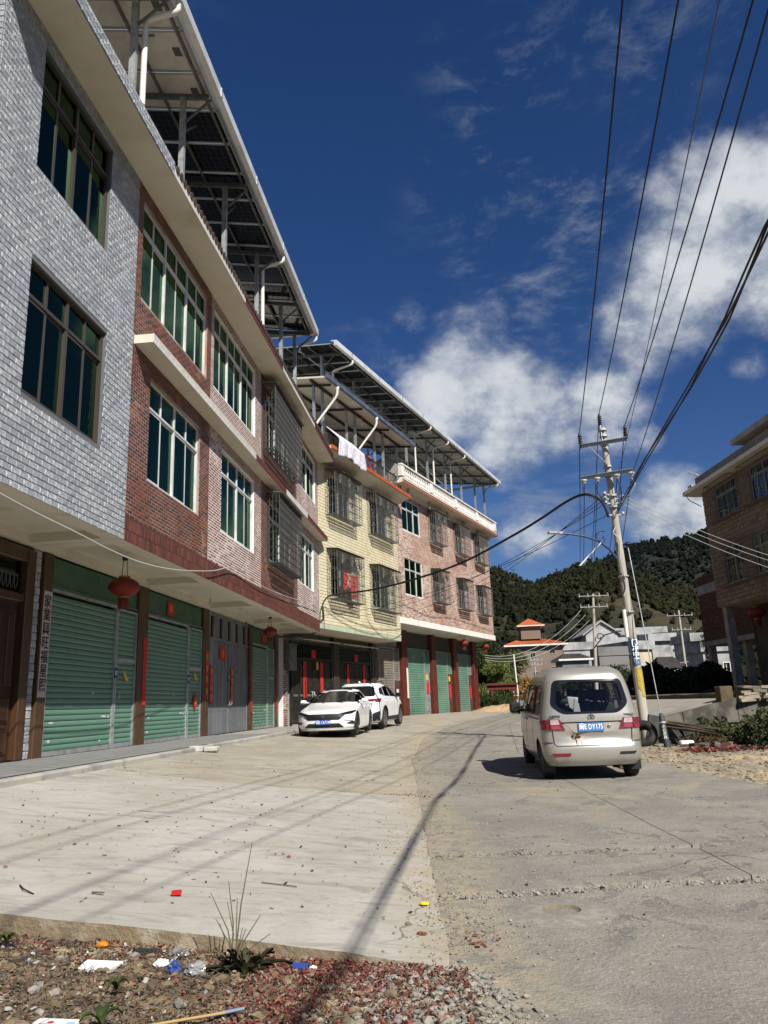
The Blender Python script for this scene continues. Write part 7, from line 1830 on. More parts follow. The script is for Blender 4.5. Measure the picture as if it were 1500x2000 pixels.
# overhead wires
NW = 0
def wire(label, pts, r, mat=None, sag=0., n=14, group=None, name='overhead_wire'):
    P = [Vector(p) for p in pts]; out = []
    if len(P) == 2:
        for k in range(n+1): u = k/n; q = P[0].lerp(P[1], u); q.z -= sag*4*u*(1-u); out.append(q[:])
    else: out = [p[:] for p in P]
    mb = MB(); mb.tube(out, r, 6); return tag(mb.build(name, mat or WIREM), label, 'wire', group)
def ahead(a, px, py, dz, extra=24):
    """a wire from a over our heads: through the sight line px, py at about the same height, on to the next pole behind"""
    b_ = at_z(px, py, a.z+dz); h = (b_-a); L = math.hypot(h.x, h.y); e = b_+h*(extra/L); e.z = a.z
    return [a.lerp(b_, k/10)-Vector((0, 0, .12*4*(k/10)*(1-k/10))) for k in range(11)]+[b_.lerp(e, k/6) for k in range(1, 7)]
tops = [I1+Vector((0, 0, .32)), I2+Vector((0, 0, .32)), I3+Vector((0, 0, .32))]
for k, (p, px) in enumerate(zip(tops, (1216, 1325, 1471))):
    wire(('high voltage wire overhead from the left end of the upper crossarm', 'high voltage wire overhead from the very top of the near pole', 'high voltage wire overhead from the right end of the upper crossarm')[k], ahead(p, px, 0, -.25), .011, group='wires overhead')
wire('thin grey wire overhead from the lower crossarm just right of the pole', ahead(LVX[2]+Vector((0, 0, -.1)), 1405, 0, -.15), .006, M('grey_wire', (.10, .10, .10), .6), group='wires overhead')
wire('wire overhead from the right end of the lower crossarm', ahead(LVX[3]+Vector((0, 0, -.1)), 1500, 22, -.15), .009, group='wires overhead')
BA = at(1203, 1004, 19.08); BBp = at_z(1420, 622, BA.z-.58); BC = at_z(1500, 440, BA.z-.68)
for k in range(3):
    o_ = Vector((.0, .0, .0)); P = []
    src = [BA, at_z(1262, 895, BA.z-.22), at_z(1345, 760, BA.z-.45), BBp, BC, Vector((2.72, -.96, BC.z+.3)), Vector((1.5, -8.6, BC.z+.9))]
    for i in range(len(src)-1):
        for j in range(8):
            u = j/8; q = src[i].lerp(src[i+1], u); ph = (i*8+j)*.17+k*2.1; P.append(q+Vector((.028*math.cos(ph), 0, .028*math.sin(ph))))
    wire(('first', 'second', 'third')[k]+' strand of the thick cable bundle overhead on the right', P, .012, group='cable bundle overhead')
# second and third poles further along, with their arms
def far_pole(px_t, py_t, px_b, py_b, y, label, arms=((.02, 1.1), (.12, 1.0)), lamp=None, r=.12):
    b0, t0 = at(px_b, py_b, y), at(px_t, py_t, y); b0.z = min(b0.z, road_z(y)); t_ = thing('utility_pole', b0, label, 'utility pole', 'utility poles'); mb = MB(); mb.tube([b0[:], b0.lerp(t0, .5)[:], t0[:]], [r*1.15, r, r*.75], 12); mb.build('shaft', POLEC, t_)
    E = []
    for f_, w_ in arms:
        c = t0.lerp(b0, f_); mb = MB(); mb.bar((c.x-w_, c.y-.13, c.z), (c.x+w_, c.y-.17, c.z), .05); mb.build('crossarm', ZINC, t_)
        for k in (-1, -.4, .4, 1): E.append(Vector((c.x+k*w_*.95, c.y-.15, c.z+.1))); mb = MB(); mb.lathe([(.015, -.1), (.05, 0), (.03, .1), (.05, .16), (0, .2)], (c.x+k*w_*.95, c.y-.15, c.z), n=8); mb.build('insulator', PORC, t_)
    return t_, E, t0, b0
p2, E2_, t2p, b2p = far_pole(1158, 1160, 1166, 1375, 56, 'second concrete utility pole standing over the minivan roof')
p3, E3_, t3p, b3p = far_pole(1325, 1192, 1347, 1365, 72, 'third concrete utility pole before the dark shed on the right', arms=((.06, 1.2), (.22, .9)))
far_pole(1043, 1284, 1050, 1368, 88, 'small wooden-looking pole in front of the brown house', arms=((.06, .9), (.16, .8)), r=.1)
names = ['far left of', 'inner left of', 'inner right of', 'far right of']
for k in range(4):
    src = [tops[0], tops[1], tops[2], tops[2]][k] if k < 3 else None
    if src is not None: wire('wire running on to the second pole from %s the near pole top' % ('left', 'middle', 'right')[k], [src, E2_[(0, 1, 3)[k]]], .012, sag=.5, group='wires between the poles')
    wire('lower wire to the second pole hung from %s the lower crossarm' % names[k], [LVX[k]+Vector((0, 0, -.12)), E2_[4+k]], .011, sag=.6, group='wires between the poles')
for k in range(3): wire('wire from the second to the third pole, %s of three' % ('upper', 'middle', 'lower')[k], [E2_[k+1]-Vector((0, 0, .4*k)), E3_[k+1]], .012, sag=.5, group='wires between the poles')
for k, (px, py) in enumerate(((938, 1276), (932, 1281), (930, 1285))):
    wire('pale service wire from the second pole to the pink house corner, %s of three' % ('upper', 'middle', 'lower')[k], [E2_[4]+Vector((.3*k, 0, -.35*k-.3)), F3.P(16, -.8, 3.1-.15*k)], .014, WIREW, sag=1.1, group='service wires to the pink house')
SP = [on_pole(pole_t(zz)) for zz in (z2-.5, z2-.62, z2-.74, z2-1.05)]
for k, (px, py) in enumerate(((1500, 1068), (1500, 1078), (1500, 1092))):
    q = at(px, py, 16.5); p = SP[k]+Vector((.2, -.06, 0)); wire('pale service wire crossing before the right house, %s of three' % ('upper', 'middle', 'lower')[k], [p, q+(q-p)*.5], .007, WIREW, sag=.22, group='service wires to the right')
for k, q in enumerate((F3.P(2.5, .1, 4.75), F2.P(7.5, .1, 4.2), F2.P(3.5, .1, 3.9), F1.P(30.9, D1+.1, 3.6))):
    wire('thin service wire from the near pole to the %s' % ('pink house wall', 'right part of the yellow house wall', 'middle of the yellow house wall', 'corner of the brick row'), [SP[k]+Vector((-.2, -.06, 0)), q], .008, sag=.5, group='service wires to the left') if False else \
    wire('thin service wire from the near pole to the '+('pink house wall', 'right part of the yellow house wall', 'middle of the yellow house wall', 'corner of the brick row')[k], [SP[k]+Vector((-.2, -.06, 0)), q], .008, sag=.5, group='service wires to the left')
# the heavy black cable from the pole to the brick row
img = [(1189, 1010), (1180, 987), (1168, 973), (1150, 966), (1128, 969), (1098, 985), (1058, 1012), (1000, 1047), (900, 1100), (800, 1134), (720, 1153), (660, 1160), (640, 1166), (630, 1182), (631, 1205), (627, 1226), (608, 1239), (580, 1243), (545, 1244)]
L = []; tot = 1150-640
for px, py in img:
    u = min(max((1150-px)/tot, 0), 1); yy = 1/((1-u)/19.0+u/31.4); L.append(at(px, py, yy))
for i in range(15, len(img)): L[i] = Vector(on_plane(img[i][0], img[i][1], G1, -.3-.25*(i-15)))
jumpers('heavy black cable looping from the near pole across to the corner of the brick row', L, .034, WIREM, 'power_cable')
# cord along the front of the brick row
pts = [(-60, 930), (0, 964), (75, 1004), (151, 1041), (215, 1074), (280, 1100), (345, 1113), (414, 1115), (461, 1109), (508, 1143), (560, 1165), (600, 1178), (622, 1188)]
jumpers('pale cord slung along the front of the grey and brick houses', [Vector(on_plane(px, py, G1, .10)) for px, py in pts], .012, WIREW, 'cord')
jumpers('sagging white cord under the overhang beside the small lantern', [G1.P(24.4, -1.2, 2.75), G1.P(26, -1.1, 2.62), G1.P(28.5, -1.0, 2.6), G1.P(30.8, -.4, 2.7)], .018, WIREM, 'cord')
# thin posts along the far street
mb = MB(); mb.tube([at(1013, 1367, 60)[:], at(1003, 1278, 60)[:]], .06, 8); tag(mb.build('white_post', WHITEP), 'slim white post before the dark trees left of the minivan', 'post')
t4 = thing('solar_street_lamp', at(1352, 1365, 48), 'pale solar street lamp with a flat panel in front of the dark shed', 'street lamp'); b0, t0 = at(1350, 1362, 48), at(1338, 1296, 48)
mb = MB(); mb.tube([b0[:], t0[:]], .05, 8); mb.build('post', WHITEP, t4); mb = MB(); mb.bar((t0.x-.35, t0.y, t0.z+.05), (t0.x+.35, t0.y-.1, t0.z+.12), .5, .04); mb.build('panel', M('solar_panel_top', (.3, .32, .36), .3), t4)
mb = MB(); q = t0.lerp(b0, .3); mb.tube([q[:], (q.x+.5, q.y, q.z+.25)], .025, 6); mb.bar((q.x+.35, q.y, q.z+.25), (q.x+.85, q.y, q.z+.3), .16, .05); mb.build('lamp_head', WHITEP, t4)
c = at(1163, 1262, 55.8); t5 = thing('street_lamp', c, 'far curved arm street lamp with a scroll on the second pole', 'street lamp', 'street lamps on poles')
mb = MB(); mb.tube([(c.x, c.y, c.z), (c.x+.7, c.y-.1, c.z+.75), (c.x+1.6, c.y-.2, c.z+.98), (c.x+1.9, c.y-.2, c.z+.98)], .05, 6); mb.build('arm', IRON, t5)
mb = MB(); mb.tube([(c.x+.35+(.32-.026*k)*math.cos(k*.6), c.y-.1, c.z+.62+(.32-.026*k)*math.sin(k*.6)) for k in range(12)], .04, 6); mb.build('scroll', IRON, t5)

for k, (sa, sb, za, zb, dz) in enumerate(((.3, 9.0, 4.05, 3.75, .35), (.5, 6.2, 3.9, 3.3, .25), (4.8, 9.1, 3.85, 3.5, .5))):
    wire('thin cable sagging along the yellow house below its lower cages, %s of three' % ('longest', 'left one', 'right one')[k], [F2.P(sa, .05, za), F2.P(sb, .05, zb)], .010, sag=dz, group='cables along the yellow house')
jumpers('thin cable along the pink house just over its white slab edge', [F3.P(.2, .05, 5.1), F3.P(4, .05, 4.75), F3.P(8, .05, 4.95), F3.P(15.5, .05, 4.7)], .010, WIREM, 'cord')
# ================================================================ plants
def leaf_mat(name, c, c2, tr=.25):
    m = bpy.data.materials.new(name); m.use_nodes = True; t = NT(m.node_tree); t.n.clear()
    out = t.node('ShaderNodeOutputMaterial'); b = t.node('ShaderNodeBsdfPrincipled'); g = t.node('ShaderNodeNewGeometry')
    col = t.mix(g.outputs['Random Per Island'], c, c2); t.link(col, b.inputs['Base Color']); b.inputs['Roughness'].default_value = .6; b.inputs['Specular IOR Level'].default_value = .25
    tl = t.node('ShaderNodeBsdfTranslucent'); t.link(col, tl.inputs[0]); mx = t.node('ShaderNodeMixShader'); mx.inputs[0].default_value = tr
    t.link(b.outputs[0], mx.inputs[1]); t.link(tl.outputs[0], mx.inputs[2]); t.link(mx.outputs[0], out.inputs[0]); MATS[name] = m; return m
LF_DARK = leaf_mat('dark_leaves', (.022, .040, .012), (.050, .075, .022)); LF_OLIVE = leaf_mat('olive_leaves', (.06, .075, .018), (.14, .145, .04)); LF_BAM = leaf_mat('bamboo_leaves', (.07, .11, .025), (.20, .22, .06))
LF_ORANGE = leaf_mat('dry_orange_leaves', (.24, .11, .025), (.42, .22, .05)); LF_DEEP = leaf_mat('deep_green_leaves', (.014, .022, .010), (.03, .042, .016)); LF_WEED = leaf_mat('weed_leaves', (.025, .036, .011), (.075, .082, .03)); LF_DRY = leaf_mat('dry_brown_leaves', (.06, .045, .025), (.15, .11, .06))  # deep_green_leaves: the darkest of the green foliage colours
BARK = M('bark', (.085, .065, .045), .95, c2=(.05, .04, .03), scale=6, bump=.5, bscale=14)
def leaves(name, clumps, n, size, mat, parent=None, droop=.3, aspect=.4, **tags):
    """leaf-sized faces spread through clumps: each clump (centre, radii, weight)"""
    W = np.array([c[2] for c in clumps], float); W /= W.sum(); idx = RNG.choice(len(clumps), n, p=W)
    C = np.array([c[0] for c in clumps], float)[idx]; Rr = np.array([c[1] for c in clumps], float)[idx]
    d = RNG.normal(size=(n, 3)); d /= np.linalg.norm(d, axis=1)[:, None]; rad = RNG.uniform(.35, 1.0, n)**.6
    P = C+d*Rr*rad[:, None]*(1+.25*RNG.normal(size=(n, 1))*.4)
    a = RNG.normal(size=(n, 3)); a[:, 2] -= droop; a /= np.linalg.norm(a, axis=1)[:, None]; b = np.cross(a, RNG.normal(size=(n, 3))); b /= np.linalg.norm(b, axis=1)[:, None]
    s = size*RNG.uniform(.6, 1.3, (n, 1)); c_ = np.cross(a, b)*s*.12
    V = np.stack([P-a*s*.5, P+b*s*aspect*.5+c_, P+a*s*.5, P-b*s*aspect*.5+c_], 1).reshape(-1, 3)
    F = np.arange(4*n).reshape(-1, 4); return mesh_np(name, V, F, mat, False, parent, **tags)
def tree(name, base, h, crown, n, size, mat, label, cat='tree', trunk=.12, group=None, aspect=.4, droop=.3):
    """crown: clumps relative to the base"""
    base = Vector(base); t = thing(name, base, label, cat, group); rr = random.Random(int(base.x*10+h*7)); mb = MB()
    top = max(c[0][2] for c in crown)
    P = [base+Vector((rr.uniform(-.1, .1)*k, rr.uniform(-.1, .1)*k, top*k*.9)) for k in (0, .3, .6, 1)]; mb.tube([p[:] for p in P], [trunk, trunk*.8, trunk*.55, trunk*.2], 8)
    for c in crown:
        q = base+Vector(c[0]); s_ = base.lerp(q, .0); s_ = P[0].lerp(P[3], min(.85, max(.15, c[0][2]/top*.6))); mb.tube([s_[:], (s_.lerp(q, .5)+Vector((0, 0, .15)))[:], q[:]], [trunk*.4, trunk*.25, trunk*.08], 5)
    mb.build('trunk', BARK, t)
    leaves('crown', [((base+Vector(c[0]))[:], c[1], c[2]) for c in crown], n, size, mat, t, droop, aspect)
    return t
def crown_rand(w, h0, h1, k, seed, r=.5):
    rr = random.Random(seed); out = []
    for i in range(k):
        u = rr.random(); z = h0+(h1-h0)*u; ww = w*(1-.55*u*u); out.append(((rr.uniform(-ww, ww), rr.uniform(-ww, ww)*.7, z), [r*rr.uniform(.7, 1.3)*x for x in (1.1, 1.1, .8)], rr.uniform(.6, 1.3)))
    return out
b0 = at(955, 1372, 64); gz = road_z(64)-.1
tree('broadleaf_tree', (at(950, 1372, 63).x, 63, gz), 6, crown_rand(1.9, 2.2, 5.0, 22, 1, .85), 5200, .28, LF_DARK, 'dense dark tree right beside the far corner of the pink house', trunk=.16)
tree('bamboo_clump', (at(975, 1372, 61).x, 61, gz), 5, crown_rand(1.3, .9, 3.3, 16, 2, .6), 3600, .34, LF_BAM, 'yellow-green bamboo clump behind the red gateway', 'bamboo', trunk=.07, aspect=.2, droop=1.2)
tree('broadleaf_tree', (at(1003, 1372, 65).x, 65, gz), 6, crown_rand(1.5, 1.6, 4.3, 18, 3, .75), 4000, .28, LF_OLIVE, 'olive-tinged tree behind the slim white post', trunk=.14)
tree('dry_shrub', (at(1030, 1372, 63).x, 63, gz), 3, crown_rand(.9, .5, 2.1, 12, 4, .5), 2200, .25, LF_ORANGE, 'orange-brown withered shrub left of the minivan window', 'shrub', trunk=.06)
tree('low_shrub', (at(968, 1375, 57).x, 57, road_z(57)-.05), 1.5, crown_rand(1.1, .35, .9, 9, 5, .42), 1500, .2, LF_DARK, 'low dark shrub under the red gateway', 'shrub', trunk=.05)
tree('broadleaf_tree', (at(935, 1372, 78).x, 78, gz), 9, crown_rand(2.6, 3.0, 6.2, 20, 6, 1.0), 3600, .36, LF_DEEP, 'tall shadowy tree in the gap behind the pink house', trunk=.2)
for k, (px, y, w, h0, h1, mt, lab) in enumerate(((1142, 92, 1.7, 1.6, 3.4, LF_DARK, 'round bushy tree left of the second pole'), (1178, 88, 1.6, 1.4, 3.3, LF_OLIVE, 'olive bushy tree right of the second pole'), (1206, 90, 1.9, 1.2, 3.6, LF_DARK, 'dark bushy tree just left of the near pole'), (1100, 94, 1.2, 1.4, 2.6, LF_OLIVE, 'small yellowish tree at the foot of the brown house'))):
    tree('bushy_tree', (at(px, 1350, y).x, y, -.5), h1, crown_rand(w, h0, h1, 14, 20+k, .7), 2200, .3, mt, lab, trunk=.12)
for k, (px, y, w, h0, h1, lab) in enumerate(((1268, 40, .9, .3, 1.2, 'dark shrub behind the lane right of the near pole'), (1296, 42, 1.1, .3, 1.3, 'dark leafy shrub in front of the cream house'), (1322, 40, 1.1, .3, 1.0, 'dark shrub before the mud-walled shed'), (1362, 44, 1.2, .3, 1.2, 'shadowed shrub under the third utility pole'), (1392, 43, 1.1, .4, 1.7, 'shadowed shrub left of the raw brick building'))):
    tree('dark_shrub', (at(px, 1360, y).x, y, -.25), h1, crown_rand(w, h0, h1, 11, 40+k, .5), 1900, .28, LF_DEEP, lab, 'shrub', trunk=.06, aspect=.55)
tree('dead_tree', (at(1388, 1340, 60).x, 60, 0), 5, crown_rand(.5, 3.0, 5.2, 7, 60, .35), 500, .2, LF_DEEP, 'slender dark tree left of the raw brick building', trunk=.16)
for k, (px, y, h) in enumerate(((1276, 46, 1.7), (1308, 47, 1.3), (1340, 43, 1.2), (1376, 41, 1.3), (1258, 52, 1.8))):
    tree('dark_shrub', (at(px, 1358, y).x, y, -.3), h, crown_rand(1.4, .3, h, 13, 80+k, .6), 2000, .32, LF_DEEP, ('tall dark thicket shrub behind the guy wire', 'dark thicket shrub left of the solar lamp', 'dark thicket shrub behind the solar lamp', 'dark thicket shrub at the top of the lane', 'dark thicket shrub behind the near pole')[k], 'shrub', trunk=.06, aspect=.55)
# weeds along the retaining wall: nobody could count them
cl = []
for k in range(170):
    x = random.uniform(7.2, 11.8); y = random.uniform(16.5, 20.4)
    if y < 16.7+.25*abs(x-7.6) and x < 7.4: continue
    h = random.uniform(.12, .5)*(1 if random.random() < .8 else 1.5); cl.append(((x, y, verge_z(x, y)+h*.6) if False else (x, y, road_z(y)+h*.6), (.16, .16, h*.6), h))
leaves('weeds', cl, 9500, .13, LF_WEED, kind='stuff', aspect=.5)
mb = MB()
for c, r, w in cl:
    for q in range(2): mb.tube([(c[0]+.05*q, c[1], road_z(c[1])-.03), (c[0]+random.uniform(-.1, .1), c[1]+random.uniform(-.1, .1), c[2]+r[2]*.9)], [.006, .003], 4, caps=False)
mb.build('weed_stems', LF_DRY, kind='stuff')
leaves('dry_weeds', [((random.uniform(6.3, 9), random.uniform(17.2, 19.5), road_z(18)+.12), (.25, .2, .14), 1) for _ in range(26)], 1500, .12, LF_DRY, kind='stuff', aspect=.25)
# the dry stalked plant at the edge of the slab
PX, PY = -.86, 4.42; pz = dirt_z(PX, PY)
t = thing('dry_stalk_plant', (PX, PY, pz), 'dark withered plant with tall thin dry stalks at the edge of the slab', 'plant')
mb = MB(); rr = random.Random(3); STK = M('dry_stalk', (.10, .085, .05), .9)
for k, (dx, dy, h) in enumerate(((-.03, .0, .42), (.06, .02, .60), (-.11, .02, .36), (-.05, .05, .30), (.10, .0, .25), (-.15, -.02, .15), (.14, 0, .16), (.05, -.03, .2), (.02, .03, .18), (-.08, .0, .24), (.0, .02, .33))):
    mb.tube([(PX+rr.uniform(-.04, .04), PY+rr.uniform(-.03, .03), pz-.02), (PX+dx*.4, PY+dy, pz+h*.5), (PX+dx*1.3, PY+dy*2, pz+h)], [.0045, .0035, .0018], 5)
mb.build('stalks', STK, t)
P = []
mb = MB()
for k in range(64):
    a = rr.uniform(0, 6.28); l = rr.uniform(.08, .22); e = rr.uniform(.15, 1.35); r0 = rr.uniform(0, .07); w = rr.uniform(.008, .024)
    c, s = math.cos(a), math.sin(a); pts = []
    for i in range(5):
        u = i/4; rad = r0+l*u*math.cos(e); zz = pz+l*u*math.sin(e)-.09*u*u*l/.2; ww = w*math.sin(math.pi*min(.97, .15+u*.8))*rr.uniform(.6, 1.3)
        pts += [(PX+.06+c*rad-s*ww, PY+s*rad*.7+c*ww, zz), (PX+.06+c*rad, PY+s*rad*.7, zz-.012), (PX+.06+c*rad+s*ww, PY+s*rad*.7-c*ww, zz)]
    mb.grid(pts, 5, 3)
mb.build('leaf_rosette', leaf_mat('withered_leaves', (.018, .02, .010), (.05, .05, .022)), t)
def sprig(x, y, label, n=7, l=.13, mat=LF_WEED):
    z = dirt_z(x, y); mb = MB(); rr = random.Random(int(x*100))
    for k in range(n):
        a = 6.28*k/n+rr.uniform(-.3, .3); L_ = l*rr.uniform(.7, 1.2); w = L_*.2; c, s = math.cos(a), math.sin(a); pts = []
        for i in range(5):
            u = i/4; rad = L_*u; zz = z+.03+.05*math.sin(u*2.6); ww = w*math.sin(math.pi*min(.98, .08+u*.9)); pts += [(x+c*rad-s*ww, y+s*rad+c*ww, zz+.01), (x+c*rad, y+s*rad, zz), (x+c*rad+s*ww, y+s*rad-c*ww, zz+.01)]
        mb.grid(pts, 5, 3)
    return tag(mb.build('weed_sprig', mat), label, 'weed')
sprig(-1.35, 4.05, 'small green weed in the dirt left of the dry plant', 7, .06); sprig(-1.28, 3.66, 'dark broad-leaved weed near the bottom edge', 5, .11, LF_DARK); sprig(-2.15, 4.62, 'green weed in the litter at the left edge', 8, .06)
# ================================================================ ground litter
SCRAP = M('firecracker_paper', (.15, .034, .023), .85, c2=(.085, .024, .017), scale=14, tint=.9, vary=(.19, .095, .07)); SCRAP2 = M('brown_scraps', (.12, .08, .05), .9, c2=(.2, .15, .10), scale=16, tint=.5, vary=(.05, .04, .03))
GRAV = M('pale_gravel', (.27, .25, .215), .9, c2=(.18, .168, .145), scale=20, tint=.5, bump=.4, bscale=60)
def scraps(name, P, size, mat, flat=.5, **tags):
    n = len(P); P = np.asarray(P); a = RNG.normal(size=(n, 3)); a[:, 2] *= flat; a /= np.linalg.norm(a, axis=1)[:, None]; b = RNG.normal(size=(n, 3)); b[:, 2] *= flat; b -= a*(a*b).sum(1)[:, None]; b /= np.linalg.norm(b, axis=1)[:, None]
    s = size*RNG.uniform(.4, 1.4, (n, 1)); s2 = s*RNG.uniform(.25, .8, (n, 1)); c = np.cross(a, b)*s*RNG.uniform(-.3, .3, (n, 1))
    V = np.stack([P-a*s-b*s2*.8, P+a*s*.2-b*s2+c, P+a*s-b*s2*.5, P+a*s*.9+b*s2, P-a*s*.1+b*s2+c, P-a*s*.9+b*s2*.7], 1).reshape(-1, 3)
    F = np.concatenate([np.arange(n)[:, None]*6+np.array([[0, 1, 4, 5]]), np.arange(n)[:, None]*6+np.array([[1, 2, 3, 4]])]); return mesh_np(name, V, F, mat, False, **tags)
P = []
while len(P) < 10500:
    x = random.uniform(-2.6, .75); y = random.uniform(3.2, 4.95)
    e = fore_edge(x) if x < .27 else 4.45
    if y > e-.01: continue
    d = math.exp(-((x+.35)/.5)**2)*1.0*min(1, max(.15, (x+1.4)/1.0))+.16*(y > e-.3)+.035
    if random.random() > d*(.55+.9*fbm(x*2, y*2, 4)+.2): continue
    P.append((x, y, dirt_z(x, y)+random.uniform(.002, .02)))
scraps('firecracker_scraps', P, .0095, SCRAP, .7, kind='stuff')
P = [(x, y, dirt_z(x, y)+.006) for x, y in ((random.uniform(-2.8, .6), random.uniform(3.2, 4.9)) for _ in range(13000)) if y < (fore_edge(x) if x < .27 else 4.45)-.01]
scraps('brown_scraps', P, .011, SCRAP2, .4, kind='stuff')
mb = MB()
for k in range(1500):
    x = random.uniform(-2.8, .4); y = random.uniform(3.2, 4.8)
    if x > -.9 and random.random() < .75: continue
    if y > fore_edge(min(x, .26))-.03: continue
    z = dirt_z(x, y)+.006; a = random.uniform(0, 6.28); l = random.uniform(.04, .16); mb.tube([(x, y, z), (x+l*.5*math.cos(a), y+l*.5*math.sin(a), z+random.uniform(0, .025)), (x+l*math.cos(a+.3), y+l*math.sin(a+.3), z+random.uniform(-.005, .02))], .0016, 3, caps=False)
mb.build('dry_straw', M('straw', (.16, .125, .07), .9, c2=(.09, .07, .04), scale=10), kind='stuff')
P, S = [], []
for k in range(4200):
    x = random.gauss(.10, .28); y = random.uniform(3.2, 4.6)
    if x > .27+.5*(4.6-y)+random.gauss(0, .06) or (x < .27 and y > fore_edge(x)-.02) or x < -1.0: continue
    r = random.choice((.003, .004, .006, .008, .011, .017))*random.uniform(.7, 1.2); P.append((x, y, max(dirt_z(x, y), road_z(y) if x > .3 else -9)+r*.3)); S.append((r*random.uniform(.9, 1.6), r, r*.6))
for k in range(170):
    x = random.uniform(-2.7, .3); y = random.uniform(3.2, 4.8)
    if y > fore_edge(min(x, .26))-.02: continue
    r = random.uniform(.006, .03)**1.0*random.choice((.5, .7, 1)); P.append((x, y, dirt_z(x, y)+r*.3)); S.append((r*1.4, r, r*.7))
blobs('gravel', P, S, GRAV, ICO1, .3, kind='stuff')
# rubble in the broken joints, grit on the road, crumbs on the verge
P, S = [], []
for k in range(1500):
    x = random.uniform(.3, 5.4); a = random.choice((0, 0, 1)); y = (5.88+.085*x if a == 0 else 7.255+.02*x)+random.gauss(0, .05 if a == 0 else .022); r = random.uniform(.004, .016)*(1 if x < 1.3 or random.random() < .25 else .5); P.append((x, y, road_z(y)-.036+r*.6+(.02 if random.random() < .5 else 0))); S.append((r*1.3, r, r*.8))
for k in range(500):
    x = .32+abs(random.gauss(0, .5))*random.choice((1, 1, -.5)); y = random.uniform(4.4, 9); r = random.uniform(.003, .009); P.append((x, y, ground_z(x, y)+r*.6)); S.append((r*1.3, r, r))
for k in range(2600):
    y = random.uniform(4.3, 20); x = joint_x(y)+random.gauss(.05, .13); r = random.uniform(.002, .007); P.append((x, y, ground_z(x, y)+r*.6)); S.append((r*1.3, r, r*.8))
blobs('road_rubble', P, S, GRAV, ICO1, .3, kind='stuff')
P, S = [], []
for k in range(3600):
    y = random.uniform(8.5, 19.5); x = edge_x(y)+random.uniform(-.1, 4.5); r = random.uniform(.012, .06)*random.choice((.5, .7, 1)); u = (x-edge_x(y))/9
    z = road_z(y)-.012+.05*min(u*6, 1)*fbm(x*1.1, y*1.1, 3)-.02+.03*u; P.append((x, y, z+r*.1)); S.append((r*1.7, r*1.1, r*.45))
blobs('verge_stones', P, S, M('verge_stone', (.25, .215, .16), .95, c2=(.22, .185, .13), scale=4, tint=.4), ICO1, .28, kind='stuff')
P = []
for k in range(230): x = random.uniform(-4.2, .2); y = 5.2+abs(random.gauss(0, 3.0)); P.append((x, y, ground_z(x, y)+.008))
for cx, cy, n, sx, sy in ((.28, 11.45, 90, .32, .10), (.35, 17.5, 60, .12, .5), (.3, 13.8, 20, .15, .4), (.75, 21.5, 50, .15, 1.0), (.45, 4.9, 40, .12, .12), (1.2, 7.24, 60, .6, .03)):
    for k in range(n): x = random.gauss(cx, sx); y = random.gauss(cy, sy); P.append((x, y, ground_z(x, y)+.008))
scraps('paper_scraps', P, .013, SCRAP, .3, kind='stuff')
P = [(random.uniform(-4.4, 4), random.uniform(5.0, 15)) for _ in range(420)]; scraps('dead_leaf_bits', [(x, y, ground_z(x, y)+.006) for x, y in P], .014, SCRAP2, .3, kind='stuff')
# single things lying about
ICO3 = ico(4)
def lump(name, x, y, size, mat, label, cat, seed=0, z=None, jit=.3, base=None):
    size = tuple(q*.62 for q in size); V, F = base or ICO3; V = np.array([v*(1+jit*1.3*(fbm(v[0]*1.7+seed, v[1]*1.7, v[2]*1.7)+.5*abs(fbm(v[0]*5+seed, v[1]*5, v[2]*5)))) for v in V])*np.array(size)
    zz = (dirt_z(x, y) if y < (fore_edge(min(x, .26)) if x < .27 else 4.45) else ground_z(x, y)) if z is None else z
    return tag(mesh_np(name, V+np.array([x, y, zz+size[2]*.7]), F, mat, False), label, cat)
def sheet_item(name, x, y, pts, th, mat, label, cat, rz=0., tilt=(0, 0), z=None):
    zz = (dirt_z(x, y) if y < fore_edge(min(x, .26)) else ground_z(x, y)) if z is None else z
    m = Matrix.Translation((x, y, zz+.012)) @ Matrix.Rotation(rz, 4, 'Z') @ Matrix.Rotation(tilt[0], 4, 'X') @ Matrix.Rotation(tilt[1], 4, 'Y'); pts = [(p[0]*.66, p[1]*.66) for p in pts]; mb = MB(); mb.prism(pts, 2, 0, th*.7); mb.v = [np.array(m @ Vector(p)) for p in mb.v]
    return tag(mb.build(name, mat), label, cat), m
FOAM = M('white_foam_board', (.74, .74, .72), .8, c2=(.62, .61, .58), scale=7); PLB = M('blue_wrapper', (.03, .06, .22), .4); REDW = M('red_wrapper', (.42, .015, .015), .35); CLRP = M('cloudy_plastic', (.26, .26, .255), .25, c2=(.12, .115, .11), scale=12, spec=.6)
sheet_item('foam_board', -1.58, 4.46, [(-.15, -.08), (.12, -.09), (.17, .06), (-.13, .08)], .02, FOAM, 'white foam board lying in the litter at the left', 'foam board', -.05, (.14, .03))
lump('orange_peel', -1.66, 4.72, (.055, .04, .028), M('orange_skin', (.52, .17, .01), .5), 'orange lying by the slab edge above the foam board', 'orange', 1, jit=.08)
lump('black_rag', -1.40, 4.66, (.13, .045, .03), M('black_rag_cloth', (.02, .02, .022), .8), 'crumpled black plastic by the slab edge beside the orange', 'plastic', 2)
lump('plastic_bag', -1.06, 4.38, (.085, .055, .05), CLRP, 'crumpled cloudy plastic bag left of the dry plant', 'plastic bag', 3); lump('plastic_bag', -1.22, 4.66, (.07, .05, .035), CLRP, 'small cloudy bag by the slab edge', 'plastic bag', 4)
